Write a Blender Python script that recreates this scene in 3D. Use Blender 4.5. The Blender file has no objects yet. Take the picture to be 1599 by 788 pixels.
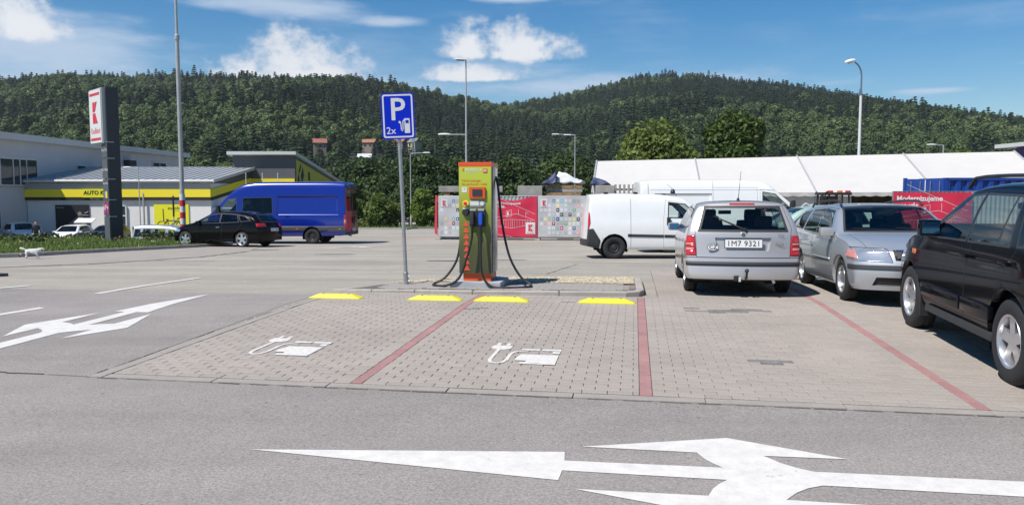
import bpy, bmesh, math, random
import numpy as np
from mathutils import Vector, Matrix

R = math.radians
SC = bpy.context.scene
COL = SC.collection

# ------------------------------------------------------------ camera, world, sun
cam_d = bpy.data.cameras.new('camera')
cam = bpy.data.objects.new('camera', cam_d)
COL.objects.link(cam)
cam_d.sensor_width = 36.0
cam_d.lens = 36.0 * 1208 / 1599
cam_d.clip_end = 6000
cam.location = (0, 0, 1.6)
cam.rotation_euler = (R(90 - 4.544), 0, 0)
SC.camera = cam

SUN_EL, SUN_AZ = 56.0, 233.0          # azimuth clockwise from +Y (north)
sun_dir = Vector((math.sin(R(SUN_AZ)) * math.cos(R(SUN_EL)), math.cos(R(SUN_AZ)) * math.cos(R(SUN_EL)), math.sin(R(SUN_EL))))
sun_d = bpy.data.lights.new('sun', 'SUN')
sun_d.energy = 4.5
sun_d.angle = R(0.53)
sun_d.color = (1.0, 0.955, 0.89)
sun = bpy.data.objects.new('sun', sun_d)
COL.objects.link(sun)
sun.rotation_euler = sun_dir.to_track_quat('Z', 'Y').to_euler()

world = bpy.data.worlds.new('World')
SC.world = world
world.use_nodes = True


def build_world():
    nt = world.node_tree
    N, L = nt.nodes, nt.links
    N.clear()
    out = N.new('ShaderNodeOutputWorld')
    bg = N.new('ShaderNodeBackground')
    bg.inputs['Strength'].default_value = 0.105
    sky = N.new('ShaderNodeTexSky')
    sky.sky_type = 'NISHITA'
    sky.sun_disc = False
    sky.sun_elevation = R(SUN_EL)
    sky.sun_rotation = R(SUN_AZ)
    sky.altitude = 300
    sky.air_density = 1.0
    sky.dust_density = 0.15
    sky.ozone_density = 2.0
    grade = N.new('ShaderNodeHueSaturation')
    grade.inputs['Saturation'].default_value = 1.5
    grade.inputs['Value'].default_value = 0.74
    L.new(sky.outputs[0], grade.inputs['Color'])
    tc = N.new('ShaderNodeTexCoord')

    def math_(op, a, b=None, clamp=False):
        n = N.new('ShaderNodeMath')
        n.operation = op
        n.use_clamp = clamp
        for i, v in enumerate((a, b)):
            if v is None:
                continue
            if isinstance(v, (int, float)):
                n.inputs[i].default_value = v
            else:
                L.new(v, n.inputs[i])
        return n.outputs[0]

    def smooth(v, lo, hi, t0=0.0, t1=1.0):
        n = N.new('ShaderNodeMapRange')
        n.interpolation_type = 'SMOOTHSTEP'
        L.new(v, n.inputs[0])
        n.inputs[1].default_value = lo
        n.inputs[2].default_value = hi
        n.inputs[3].default_value = t0
        n.inputs[4].default_value = t1
        return n.outputs[0]
    sep = N.new('ShaderNodeSeparateXYZ')
    L.new(tc.outputs['Generated'], sep.inputs[0])
    # azimuth and elevation of the view direction
    az = math_('ARCTAN2', sep.outputs[0], sep.outputs[1])
    el = math_('ARCSINE', sep.outputs[2])
    comb = N.new('ShaderNodeCombineXYZ')
    L.new(az, comb.inputs[0])
    L.new(el, comb.inputs[1])

    def noise(scale, detail, rough, stretch=(1, 1, 1), off=(0, 0, 0)):
        mp = N.new('ShaderNodeMapping')
        mp.inputs['Scale'].default_value = stretch
        mp.inputs['Location'].default_value = off
        L.new(comb.outputs[0], mp.inputs[0])
        n = N.new('ShaderNodeTexNoise')
        n.inputs['Scale'].default_value = scale
        n.inputs['Detail'].default_value = detail
        n.inputs['Roughness'].default_value = rough
        L.new(mp.outputs[0], n.inputs['Vector'])
        return n.outputs['Fac']
    puff = noise(15.0, 9, 0.62, (1, 1.2, 1))
    puff2 = noise(42.0, 6, 0.6, (1, 1.2, 1), (3, 1, 0))
    wisp = noise(5.0, 8, 0.6, (1, 4.5, 1), (0.7, 2.3, 0))
    big = noise(1.7, 4, 0.5, (1, 2.2, 1), (5.1, 1.7, 0))

    # cumulus heaps: (azimuth, base elevation, half width, height)
    heaps = [(-0.257, 0.123, 0.105, 0.076), (-0.33, 0.128, 0.06, 0.04), (-0.052, 0.172, 0.040, 0.044), (0.014, 0.170, 0.072, 0.046), (-0.05, 0.142, 0.075, 0.022),
             (-0.555, 0.168, 0.05, 0.050), (-0.62, 0.17, 0.05, 0.06), (1.05, 0.15, 0.12, 0.08), (1.6, 0.2, 0.2, 0.1), (-1.3, 0.16, 0.14, 0.09),
             (2.3, 0.14, 0.16, 0.09), (-2.1, 0.2, 0.2, 0.12), (3.0, 0.17, 0.18, 0.09)]
    field = None
    for a, e, w, h in heaps:
        dx = math_('DIVIDE', math_('SUBTRACT', az, a), w)
        dy = math_('DIVIDE', math_('SUBTRACT', el, e), h)
        up = math_('MAXIMUM', dy, 0.0)
        dn = math_('MULTIPLY', math_('MINIMUM', dy, 0.0), 4.0)
        rr = math_('ADD', math_('ADD', math_('MULTIPLY', dx, dx), math_('MULTIPLY', up, up)), math_('MULTIPLY', dn, dn))
        f = math_('SUBTRACT', 1.0, math_('SQRT', rr))
        field = f if field is None else math_('MAXIMUM', field, f)
    field = math_('MAXIMUM', field, -1.5)
    lump = math_('ADD', math_('MULTIPLY', math_('SUBTRACT', puff, 0.5), 2.1), math_('MULTIPLY', math_('SUBTRACT', puff2, 0.5), 0.8))
    heap = smooth(math_('ADD', field, lump), -0.02, 0.62)
    heap = math_('MULTIPLY', heap, smooth(field, -0.6, 0.05))
    # flat streaks of thin cloud, denser lower in the sky
    streaks = [(-0.30, 0.222, 0.16, 0.020), (-0.15, 0.208, 0.055, 0.009), (-0.52, 0.15, 0.22, 0.05), (-0.02, 0.148, 0.12, 0.03), (0.0, 0.238, 0.07, 0.008), (0.05, 0.13, 0.3, 0.022), (0.5, 0.112, 0.05, 0.005), (0.62, 0.135, 0.06, 0.004)]
    sf = None
    for a, e, w, h in streaks:
        dx = math_('DIVIDE', math_('SUBTRACT', az, a), w)
        dy = math_('DIVIDE', math_('SUBTRACT', el, e), h)
        f = math_('SUBTRACT', 1.0, math_('SQRT', math_('ADD', math_('MULTIPLY', dx, dx), math_('MULTIPLY', dy, dy))))
        sf = f if sf is None else math_('MAXIMUM', sf, f)
    sf = math_('MAXIMUM', sf, -1.0)
    streak = smooth(math_('ADD', sf, math_('MULTIPLY', math_('SUBTRACT', wisp, 0.5), 2.6)), -0.05, 0.95, 0.0, 0.72)
    veil = smooth(math_('ADD', math_('MULTIPLY', wisp, 0.55), math_('MULTIPLY', big, 0.6)), 0.58, 0.85, 0.0, 0.35)
    thin = math_('MAXIMUM', streak, veil)
    # clouds are lit from above: greyer towards their flat bases
    shade = smooth(math_('ADD', field, math_('MULTIPLY', puff2, 0.8)), 0.1, 1.2, 0.0, 1.0)
    cmix = N.new('ShaderNodeMix')
    cmix.data_type = 'RGBA'
    L.new(shade, cmix.inputs[0])
    cmix.inputs[6].default_value = (4.6, 5.0, 5.7, 1)
    cmix.inputs[7].default_value = (5.9, 6.1, 6.4, 1)
    m1 = N.new('ShaderNodeMix')
    m1.data_type = 'RGBA'
    L.new(thin, m1.inputs[0])
    L.new(grade.outputs[0], m1.inputs[6])
    m1.inputs[7].default_value = (4.3, 5.0, 6.0, 1)
    m2 = N.new('ShaderNodeMix')
    m2.data_type = 'RGBA'
    L.new(heap, m2.inputs[0])
    L.new(m1.outputs[2], m2.inputs[6])
    L.new(cmix.outputs[2], m2.inputs[7])
    L.new(m2.outputs[2], bg.inputs['Color'])
    L.new(bg.outputs[0], out.inputs[0])


build_world()
VS = SC.view_settings
VS.view_transform = 'Standard'
VS.look = 'None'
VS.exposure = 0.45
VS.gamma = 1.0
VS.use_curve_mapping = False
SC.cycles.use_denoising = True
SC.cycles.max_bounces = 6
SC.cycles.transparent_max_bounces = 16
SC.cycles.caustics_reflective = False
SC.cycles.caustics_refractive = False

# ------------------------------------------------------------ materials
MATS = {}


def mat(name, color, rough=0.6, metal=0.0, coat=0.0, var=0.0, vscale=3.0, bump=0.0, bscale=40.0, spec=0.5, speck=0.0, detail=4.0):
    """procedural principled material: base colour with two scales of noise, optional fine relief"""
    if name in MATS:
        return MATS[name]
    m = bpy.data.materials.new(name)
    m.use_nodes = True
    nt = m.node_tree
    N, L = nt.nodes, nt.links
    b = N['Principled BSDF']
    b.inputs['Base Color'].default_value = (*color, 1)
    b.inputs['Roughness'].default_value = rough
    b.inputs['Metallic'].default_value = metal
    b.inputs['Coat Weight'].default_value = coat
    b.inputs['Coat Roughness'].default_value = 0.04
    b.inputs['Specular IOR Level'].default_value = spec
    tc = N.new('ShaderNodeTexCoord')
    if var > 0 or speck > 0:
        n1 = N.new('ShaderNodeTexNoise')
        n1.inputs['Scale'].default_value = vscale
        n1.inputs['Detail'].default_value = detail
        n1.inputs['Roughness'].default_value = 0.6
        L.new(tc.outputs['Object'], n1.inputs['Vector'])
        mr = N.new('ShaderNodeMapRange')
        mr.inputs[1].default_value = 0.3
        mr.inputs[2].default_value = 0.7
        mr.inputs[3].default_value = 1 - var
        mr.inputs[4].default_value = 1 + var
        L.new(n1.outputs['Fac'], mr.inputs[0])
        val = mr.outputs[0]
        if speck > 0:
            n2 = N.new('ShaderNodeTexNoise')
            n2.inputs['Scale'].default_value = 70
            n2.inputs['Detail'].default_value = 3
            L.new(tc.outputs['Object'], n2.inputs['Vector'])
            mr2 = N.new('ShaderNodeMapRange')
            mr2.inputs[1].default_value = 0.3
            mr2.inputs[2].default_value = 0.7
            mr2.inputs[3].default_value = 1 - speck
            mr2.inputs[4].default_value = 1 + speck
            L.new(n2.outputs['Fac'], mr2.inputs[0])
            mm = N.new('ShaderNodeMath')
            mm.operation = 'MULTIPLY'
            L.new(val, mm.inputs[0])
            L.new(mr2.outputs[0], mm.inputs[1])
            val = mm.outputs[0]
        vm = N.new('ShaderNodeVectorMath')
        vm.operation = 'SCALE'
        vm.inputs[0].default_value = color
        L.new(val, vm.inputs['Scale'])
        L.new(vm.outputs[0], b.inputs['Base Color'])
    if bump > 0:
        n3 = N.new('ShaderNodeTexNoise')
        n3.inputs['Scale'].default_value = bscale
        n3.inputs['Detail'].default_value = 4
        L.new(tc.outputs['Object'], n3.inputs['Vector'])
        bp = N.new('ShaderNodeBump')
        bp.inputs['Strength'].default_value = bump
        bp.inputs['Distance'].default_value = 0.02
        L.new(n3.outputs['Fac'], bp.inputs['Height'])
        L.new(bp.outputs[0], b.inputs['Normal'])
    MATS[name] = m
    return m


def foliage_mat(name, dark, light, trans=0.25, patch=0.0, patch_col=None):
    if name in MATS:
        return MATS[name]
    m = bpy.data.materials.new(name)
    m.use_nodes = True
    nt = m.node_tree
    N, L = nt.nodes, nt.links
    N.clear()
    out = N.new('ShaderNodeOutputMaterial')
    geo = N.new('ShaderNodeNewGeometry')
    oi = N.new('ShaderNodeObjectInfo')
    add = N.new('ShaderNodeMath')
    add.operation = 'MULTIPLY_ADD'
    L.new(geo.outputs['Random Per Island'], add.inputs[0])
    add.inputs[1].default_value = 0.55
    mul = N.new('ShaderNodeMath')
    mul.operation = 'MULTIPLY'
    L.new(oi.outputs['Random'], mul.inputs[0])
    mul.inputs[1].default_value = 0.45
    L.new(mul.outputs[0], add.inputs[2])
    mix = N.new('ShaderNodeMix')
    mix.data_type = 'RGBA'
    L.new(add.outputs[0], mix.inputs[0])
    mix.inputs[6].default_value = (*dark, 1)
    mix.inputs[7].default_value = (*light, 1)
    colo = mix.outputs[2]
    if patch_col:
        n = N.new('ShaderNodeTexNoise')
        n.inputs['Scale'].default_value = 0.018
        n.inputs['Detail'].default_value = 3
        L.new(oi.outputs['Location'], n.inputs['Vector'])
        mr = N.new('ShaderNodeMapRange')
        mr.inputs[1].default_value = 0.5
        mr.inputs[2].default_value = 0.68
        mr.inputs[4].default_value = patch
        L.new(n.outputs['Fac'], mr.inputs[0])
        mx = N.new('ShaderNodeMix')
        mx.data_type = 'RGBA'
        L.new(mr.outputs[0], mx.inputs[0])
        L.new(colo, mx.inputs[6])
        mx.inputs[7].default_value = (*patch_col, 1)
        colo = mx.outputs[2]
    d = N.new('ShaderNodeBsdfPrincipled')
    d.inputs['Roughness'].default_value = 0.6
    d.inputs['Specular IOR Level'].default_value = 0.25
    L.new(colo, d.inputs['Base Color'])
    t = N.new('ShaderNodeBsdfTranslucent')
    L.new(colo, t.inputs['Color'])
    ms = N.new('ShaderNodeMixShader')
    ms.inputs[0].default_value = trans
    L.new(d.outputs[0], ms.inputs[1])
    L.new(t.outputs[0], ms.inputs[2])
    L.new(ms.outputs[0], out.inputs[0])
    MATS[name] = m
    return m


def glass_mat(name, tint, refl=1.5):
    if name in MATS:
        return MATS[name]
    m = bpy.data.materials.new(name)
    m.use_nodes = True
    nt = m.node_tree
    N, L = nt.nodes, nt.links
    N.clear()
    out = N.new('ShaderNodeOutputMaterial')
    tr = N.new('ShaderNodeBsdfTransparent')
    tr.inputs[0].default_value = (*tint, 1)
    gl = N.new('ShaderNodeBsdfGlossy')
    gl.inputs['Roughness'].default_value = 0.015
    fr = N.new('ShaderNodeFresnel')
    geo = N.new('ShaderNodeNewGeometry')
    io = N.new('ShaderNodeMapRange')          # the same thin pane from either side
    io.inputs[3].default_value = refl
    io.inputs[4].default_value = 1.0 / refl
    L.new(geo.outputs['Backfacing'], io.inputs[0])
    L.new(io.outputs[0], fr.inputs[0])
    ms = N.new('ShaderNodeMixShader')
    L.new(fr.outputs[0], ms.inputs[0])
    L.new(tr.outputs[0], ms.inputs[1])
    L.new(gl.outputs[0], ms.inputs[2])
    L.new(ms.outputs[0], out.inputs[0])
    MATS[name] = m
    return m


# ------------------------------------------------------------ object helpers
def tag(o, label=None, cat=None, group=None, kind=None):
    if label:
        o['label'] = label
    if cat:
        o['category'] = cat
    if group:
        o['group'] = group
    if kind:
        o['kind'] = kind
    return o


def thing(name, label, cat, loc=(0, 0, 0), rotz=0.0, group=None):
    o = bpy.data.objects.new(name, None)
    o.empty_display_size = 0.2
    COL.objects.link(o)
    o.location = loc
    o.rotation_euler = (0, 0, rotz)
    return tag(o, label, cat, group)


def link_mesh(name, me, parent=None, mats=None, smooth=False):
    o = bpy.data.objects.new(name, me)
    COL.objects.link(o)
    o.parent = parent
    if mats is not None:
        for m in (mats if isinstance(mats, (list, tuple)) else [mats]):
            me.materials.append(m)
    if smooth:
        me.polygons.foreach_set('use_smooth', [True] * len(me.polygons))
    return o


class MB:
    """collects simple shapes into one mesh"""

    def __init__(self):
        self.v, self.f, self.m = [], [], []

    def add(self, verts, faces, mi=0):
        o = len(self.v)
        self.v += [tuple(p) for p in verts]
        for f in faces:
            self.f.append([i + o for i in f])
            self.m.append(mi)
        return self

    def box(self, c, s, rot=(0, 0, 0), mi=0):
        M = Matrix.Translation(c) @ (Matrix.Rotation(rot[2], 4, 'Z') @ Matrix.Rotation(rot[1], 4, 'Y') @ Matrix.Rotation(rot[0], 4, 'X'))
        vs = [M @ Vector((sx * s[0] / 2, sy * s[1] / 2, sz * s[2] / 2)) for sx in (-1, 1) for sy in (-1, 1) for sz in (-1, 1)]
        return self.add(vs, [(0, 1, 3, 2), (4, 6, 7, 5), (0, 4, 5, 1), (2, 3, 7, 6), (0, 2, 6, 4), (1, 5, 7, 3)], mi)

    def bbox(self, c, s, b=0.02, rot=(0, 0, 0), mi=0):
        """box with chamfered edges"""
        bm = bmesh.new()
        bmesh.ops.create_cube(bm, size=1.0)
        bmesh.ops.scale(bm, vec=s, verts=bm.verts)
        bmesh.ops.bevel(bm, geom=list(bm.edges), offset=b, segments=2, profile=0.7, affect='EDGES')
        M = Matrix.Translation(c) @ (Matrix.Rotation(rot[2], 4, 'Z') @ Matrix.Rotation(rot[1], 4, 'Y') @ Matrix.Rotation(rot[0], 4, 'X'))
        bm.verts.index_update()
        self.add([M @ v.co for v in bm.verts], [[v.index for v in f.verts] for f in bm.faces], mi)
        bm.free()
        return self

    def tube(self, path, r, n=8, mi=0, caps=True):
        path = [Vector(p) for p in path]
        rs = r if isinstance(r, (list, tuple)) else [r] * len(path)
        vs, fs = [], []
        ref = None
        for i, p in enumerate(path):
            d = (path[min(i + 1, len(path) - 1)] - path[max(i - 1, 0)]).normalized()
            if ref is None:
                ref = d.orthogonal().normalized()
            ref = (ref - d * ref.dot(d))
            ref = ref.normalized() if ref.length > 1e-6 else d.orthogonal().normalized()
            b = d.cross(ref)
            for k in range(n):
                a = 2 * math.pi * k / n
                vs.append(p + (ref * math.cos(a) + b * math.sin(a)) * rs[i])
        for i in range(len(path) - 1):
            for k in range(n):
                fs.append((i * n + k, i * n + (k + 1) % n, (i + 1) * n + (k + 1) % n, (i + 1) * n + k))
        if caps:
            fs.append(tuple(range(n))[::-1])
            fs.append(tuple((len(path) - 1) * n + k for k in range(n)))
        return self.add(vs, fs, mi)

    def lathe(self, prof, axis='z', n=24, c=(0, 0, 0), mi=0):
        """profile of (radius, height) spun about an axis"""
        vs, fs = [], []
        for r, h in prof:
            for k in range(n):
                a = 2 * math.pi * k / n
                p = (r * math.cos(a), r * math.sin(a), h)
                if axis == 'y':
                    p = (p[0], p[2], p[1])
                elif axis == 'x':
                    p = (p[2], p[0], p[1])
                vs.append((p[0] + c[0], p[1] + c[1], p[2] + c[2]))
        for i in range(len(prof) - 1):
            for k in range(n):
                fs.append((i * n + k, i * n + (k + 1) % n, (i + 1) * n + (k + 1) % n, (i + 1) * n + k))
        return self.add(vs, fs, mi)

    def prism(self, pts, h, mi=0, M=None):
        """flat polygon in xy extruded along z by h (z0, z1)"""
        n = len(pts)
        vs = [Vector((p[0], p[1], h[0])) for p in pts] + [Vector((p[0], p[1], h[1])) for p in pts]
        if M is not None:
            vs = [M @ v for v in vs]
        fs = [tuple(range(n))[::-1], tuple(range(n, 2 * n))] + [(i, (i + 1) % n, n + (i + 1) % n, n + i) for i in range(n)]
        return self.add(vs, fs, mi)

    def mesh(self, name='mesh'):
        me = bpy.data.meshes.new(name)
        me.from_pydata(self.v, [], self.f)
        me.polygons.foreach_set('material_index', self.m)
        bm = bmesh.new()
        bm.from_mesh(me)
        bmesh.ops.recalc_face_normals(bm, faces=bm.faces)
        bm.to_mesh(me)
        bm.free()
        return me

    def build(self, name, mats, parent=None, smooth=False, label=None):
        o = link_mesh(name, self.mesh(name), parent, mats)
        if smooth:
            shade_auto(o.data, 35)
        if label:
            o['label'] = label
        return o


def shade_auto(me, deg=35):
    me.polygons.foreach_set('use_smooth', [True] * len(me.polygons))
    bm = bmesh.new()
    bm.from_mesh(me)
    lim = R(deg)
    for e in bm.edges:
        if len(e.link_faces) == 2:
            e.smooth = e.calc_face_angle(0) < lim
    bm.to_mesh(me)
    bm.free()


def text_mesh(s, size, bold=0.0, align='CENTER', shear=0.0, spacing=1.0, extrude=0.0):
    cu = bpy.data.curves.new('lettering', 'FONT')
    cu.body = s
    cu.size = size
    cu.align_x = align
    cu.align_y = 'CENTER'
    cu.offset = bold * size
    cu.shear = shear
    cu.space_character = spacing
    cu.resolution_u = 3
    cu.extrude = extrude
    o = bpy.data.objects.new('lettering', cu)
    COL.objects.link(o)
    dg = bpy.context.evaluated_depsgraph_get()
    me = bpy.data.meshes.new_from_object(o.evaluated_get(dg))
    bpy.data.objects.remove(o)
    bpy.data.curves.remove(cu)
    me.name = 'lettering'
    return me


def text(s, size, m, parent, loc, rot, name='lettering', **k):
    me = text_mesh(s, size, **k)
    me.materials.clear()
    o = link_mesh(name, me, parent, m)
    o.location = loc
    o.rotation_euler = rot
    return o


# height of the lot: level in front, then falling gently away towards the road
KY = [-60, 5, 10.5, 13, 22, 34, 56, 80, 110, 400]
KZ = [0, 0, 0.05, 0, -0.3, -0.72, -1.15, -2.2, -2.6, -2.6]


def gz(y):
    return float(np.interp(y, KY, KZ))


def sheet(name, polys, dz, m, kind='structure', parent=None, thick=0.0):
    """flat polygons (list of xy lists) draped on the lot, dz above it"""
    bm = bmesh.new()
    for poly in polys:
        vs = [bm.verts.new((x, y, 0)) for x, y in poly]
        f = bm.faces.new(vs)
        f.normal_update()
        if f.normal.z < 0:
            f.normal_flip()
    for y in KY[1:-1]:
        bmesh.ops.bisect_plane(bm, geom=bm.verts[:] + bm.edges[:] + bm.faces[:], plane_co=(0, y, 0), plane_no=(0, 1, 0), dist=1e-5)
    bmesh.ops.triangulate(bm, faces=bm.faces[:])
    for v in bm.verts:
        v.co.z = gz(v.co.y) + dz
    if thick:
        r = bmesh.ops.extrude_face_region(bm, geom=bm.faces[:])
        for g in r['geom']:
            if isinstance(g, bmesh.types.BMVert):
                g.co.z += thick
        bmesh.ops.recalc_face_normals(bm, faces=bm.faces)
    me = bpy.data.meshes.new(name)
    bm.to_mesh(me)
    bm.free()
    o = link_mesh(name, me, parent, m)
    if kind:
        o['kind'] = kind
    return o


def leaf_cloud(rng, lobes, n, size, outward=0.6, fill=0.0, squash=1.0):
    """n leaf-clump quads spread through ellipsoid lobes [(cx,cy,cz,rx,ry,rz)]; returns verts, faces"""
    lob = np.array(lobes, float)
    area = (lob[:, 3] * lob[:, 4] + lob[:, 3] * lob[:, 5] + lob[:, 4] * lob[:, 5])
    k = rng.choice(len(lob), n, p=area / area.sum())
    d = rng.normal(size=(n, 3))
    d /= np.linalg.norm(d, axis=1)[:, None]
    rad = 1 - np.abs(rng.normal(0, 0.16 + fill, n))
    rad = np.clip(rad, 0.05, 1.08)
    c = lob[k, :3] + d * lob[k, 3:6] * rad[:, None]
    nrm = d * outward + rng.normal(size=(n, 3)) * (1 - outward) + np.array([0, 0, 0.25])
    nrm /= np.linalg.norm(nrm, axis=1)[:, None]
    t = np.cross(nrm, rng.normal(size=(n, 3)))
    t /= np.linalg.norm(t, axis=1)[:, None] + 1e-9
    b = np.cross(nrm, t)
    s = size * rng.uniform(0.55, 1.3, n)[:, None]
    v = np.stack([c - t * s, c - b * s * 0.62 * squash, c + t * s, c + b * s * 0.62 * squash], 1).reshape(-1, 3)
    f = np.arange(n * 4).reshape(n, 4)
    return v, f


def np_mesh(name, v, f):
    me = bpy.data.meshes.new(name)
    me.vertices.add(len(v))
    me.vertices.foreach_set('co', np.ascontiguousarray(v, dtype=np.float32).ravel())
    k = f.shape[1]
    me.loops.add(f.size)
    me.loops.foreach_set('vertex_index', f.ravel().astype(np.int32))
    me.polygons.add(len(f))
    me.polygons.foreach_set('loop_start', np.arange(0, f.size, k, dtype=np.int32))
    me.update(calc_edges=True)
    me.validate()
    return me

# ============================================================ THE GROUND
def asphalt(name, color, var, crack=0.0, seed=0.0, mortar=False):
    """weathered asphalt: broad stains, wheel polish, aggregate specks"""
    m = bpy.data.materials.new(name)
    m.use_nodes = True
    nt = m.node_tree
    N, L = nt.nodes, nt.links
    b = N['Principled BSDF']
    tc = N.new('ShaderNodeTexCoord')

    def noise(sc, det, rough=0.6, stretch=(1, 1, 1)):
        mp = N.new('ShaderNodeMapping')
        mp.inputs['Scale'].default_value = stretch
        mp.inputs['Location'].default_value = (seed, seed * 2, 0)
        L.new(tc.outputs['Object'], mp.inputs[0])
        n = N.new('ShaderNodeTexNoise')
        n.inputs['Scale'].default_value = sc
        n.inputs['Detail'].default_value = det
        n.inputs['Roughness'].default_value = rough
        L.new(mp.outputs[0], n.inputs['Vector'])
        return n.outputs['Fac']

    def rng(v, a, b_, lo, hi):
        n = N.new('ShaderNodeMapRange')
        L.new(v, n.inputs[0])
        for i, q in enumerate((a, b_, lo, hi)):
            n.inputs[i + 1].default_value = q
        return n.outputs[0]

    def mul(a, b_):
        n = N.new('ShaderNodeMath')
        n.operation = 'MULTIPLY'
        L.new(a, n.inputs[0])
        L.new(b_, n.inputs[1])
        return n.outputs[0]
    v = mul(rng(noise(0.35, 5), 0.3, 0.7, 1 - var, 1 + var), rng(noise(2.2, 5, 0.7), 0.3, 0.7, 1 - var * 0.6, 1 + var * 0.6))
    v = mul(v, rng(noise(60, 2, 0.5), 0.25, 0.75, 0.74, 1.26))
    v = mul(v, rng(noise(170, 1, 0.5), 0.25, 0.75, 0.8, 1.2))
    v = mul(v, rng(noise(1.1, 3, 0.5, (0.10, 1, 1)), 0.35, 0.7, 1.06, 0.86))
    # small dark chips
    v = mul(v, rng(noise(24, 1, 0.4), 0.745, 0.79, 1.0, 0.5))
    vm = N.new('ShaderNodeVectorMath')
    vm.operation = 'SCALE'
    vm.inputs[0].default_value = color
    L.new(v, vm.inputs['Scale'])
    L.new(vm.outputs[0], b.inputs['Base Color'])
    b.inputs['Roughness'].default_value = 0.85
    b.inputs['Specular IOR Level'].default_value = 0.3
    bp = N.new('ShaderNodeBump')
    bp.inputs['Strength'].default_value = 0.35
    bp.inputs['Distance'].default_value = 0.01
    L.new(noise(120, 2), bp.inputs['Height'])
    L.new(bp.outputs[0], b.inputs['Normal'])
    return m


M_LIGHT = asphalt('pale_asphalt', (0.325, 0.296, 0.252), 0.09)
M_DARK = asphalt('grey_asphalt', (0.262, 0.239, 0.222), 0.09, seed=4.0)
M_PAINT = mat('road_paint', (0.62, 0.595, 0.555), 0.6, var=0.10, vscale=9, speck=0.05, detail=8)
M_PAINT_OLD = mat('worn_road_paint', (0.42, 0.405, 0.38), 0.7, var=0.22, vscale=6, speck=0.1, detail=8)
M_CRACK = mat('joint_tar', (0.03, 0.028, 0.027), 0.9)
M_TAR = mat('tar_patch', (0.10, 0.096, 0.092), 0.85, var=0.2, vscale=5)
M_KERB = mat('kerb_concrete', (0.35, 0.32, 0.285), 0.85, var=0.14, vscale=4, bump=0.2, bscale=60, speck=0.06)
M_WALK = mat('walk_asphalt', (0.300, 0.268, 0.232), 0.85, var=0.08, vscale=2, bump=0.2, bscale=90)

def wear(m, amount, base):
    """paint rubbed through to the asphalt in small ragged spots"""
    nt = m.node_tree
    N, L = nt.nodes, nt.links
    b = N['Principled BSDF']
    src = b.inputs['Base Color'].links[0].from_socket
    tc = N.new('ShaderNodeTexCoord')
    n = N.new('ShaderNodeTexNoise')
    n.inputs['Scale'].default_value = 5.0
    n.inputs['Detail'].default_value = 12
    n.inputs['Roughness'].default_value = 0.72
    L.new(tc.outputs['Object'], n.inputs['Vector'])
    mr = N.new('ShaderNodeMapRange')
    mr.inputs[1].default_value = amount
    mr.inputs[2].default_value = amount + 0.05
    mr.inputs[4].default_value = 0.75
    L.new(n.outputs['Fac'], mr.inputs[0])
    mx = N.new('ShaderNodeMix')
    mx.data_type = 'RGBA'
    L.new(mr.outputs[0], mx.inputs[0])
    L.new(src, mx.inputs[6])
    mx.inputs[7].default_value = (*base, 1)
    L.new(mx.outputs[2], b.inputs['Base Color'])


wear(M_PAINT, 0.625, (0.24, 0.22, 0.205))
wear(M_PAINT_OLD, 0.54, (0.29, 0.265, 0.23))
sheet('ground', [[(-1500, -60), (1500, -60), (1500, 399), (-15.6, 399), (-15.6, 38.6), (-1500, 38.6)]], 0.0, M_LIGHT)
# the car shop's yard lies lower, behind a turf bank
LOW = -2.25
tag(MB().add([(-1500, 39.9, LOW), (-15.0, 39.9, LOW), (-15.0, 399, LOW), (-1500, 399, LOW)], [(0, 1, 2, 3)]).build('shop_yard', M_LIGHT), kind='structure')
M_TURF = mat('turf', (0.075, 0.115, 0.03), 0.95, var=0.3, vscale=1.2)
_g = gz(38.6)
tag(MB().add([(-1500, 38.55, _g), (-15.6, 38.55, _g), (-15.6, 40.0, LOW), (-1500, 40.0, LOW)], [(0, 1, 2, 3)]).build('bank', M_TURF), kind='structure')
_e = [(-15.55, y, gz(y)) for y in (38.55, 56, 80, 110, 399)] + [(-15.75, y, LOW - 0.4) for y in (399, 110, 80, 56, 38.55)]
tag(MB().add(_e, [(0, 1, 8, 9), (1, 2, 7, 8), (2, 3, 6, 7), (3, 4, 5, 6)]).build('bank', M_TURF), kind='structure')
far = MB().add([(-3000, 398, -2.62), (3000, 398, -2.62), (3000, 4000, -2.62), (-3000, 4000, -2.62)], [(0, 1, 2, 3)])
M_FIELD = mat('field', (0.07, 0.11, 0.035), 0.9, var=0.2, vscale=0.05)
tag(far.build('field', M_FIELD), kind='structure')

CB, SB = math.cos(R(9)), math.sin(R(9))
BO = (1.04, 5.89)


def uv(u, v):
    """bay grid (u across the bays, v into them) to the lot"""
    return (BO[0] + u * CB + v * SB, BO[1] - u * SB + v * CB)


sheet('road', [[(-60, 21.2), (-2.95, 11.62), uv(-4.70, -0.14), uv(14, -0.14), uv(30, -0.14), (40, -40), (-60, -40)]], 0.004, M_DARK)


def strip(p, q, w):
    p, q = Vector(p), Vector(q)
    d = (q - p).normalized()
    n = Vector((-d.y, d.x)) * w / 2
    return [tuple(p - n), tuple(q - n), tuple(q + n), tuple(p + n)]


def wobble(p, q, w, n, amp, seed):
    """ragged strip along a line: a worn joint"""
    rg = random.Random(seed)
    p, q = Vector(p), Vector(q)
    d = (q - p)
    nn = Vector((-d.y, d.x)).normalized()
    out = []
    k = 0
    while k < n:
        a, b_ = k / n, (k + rg.uniform(0.6, 1.0)) / n
        ww = w * rg.uniform(0.4, 1.5)
        oa, ob = rg.uniform(-amp, amp), rg.uniform(-amp, amp)
        A, B = p + d * a + nn * oa, p + d * min(b_, 1) + nn * ob
        out.append(strip(A, B, ww))
        k += 1
    return out


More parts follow.
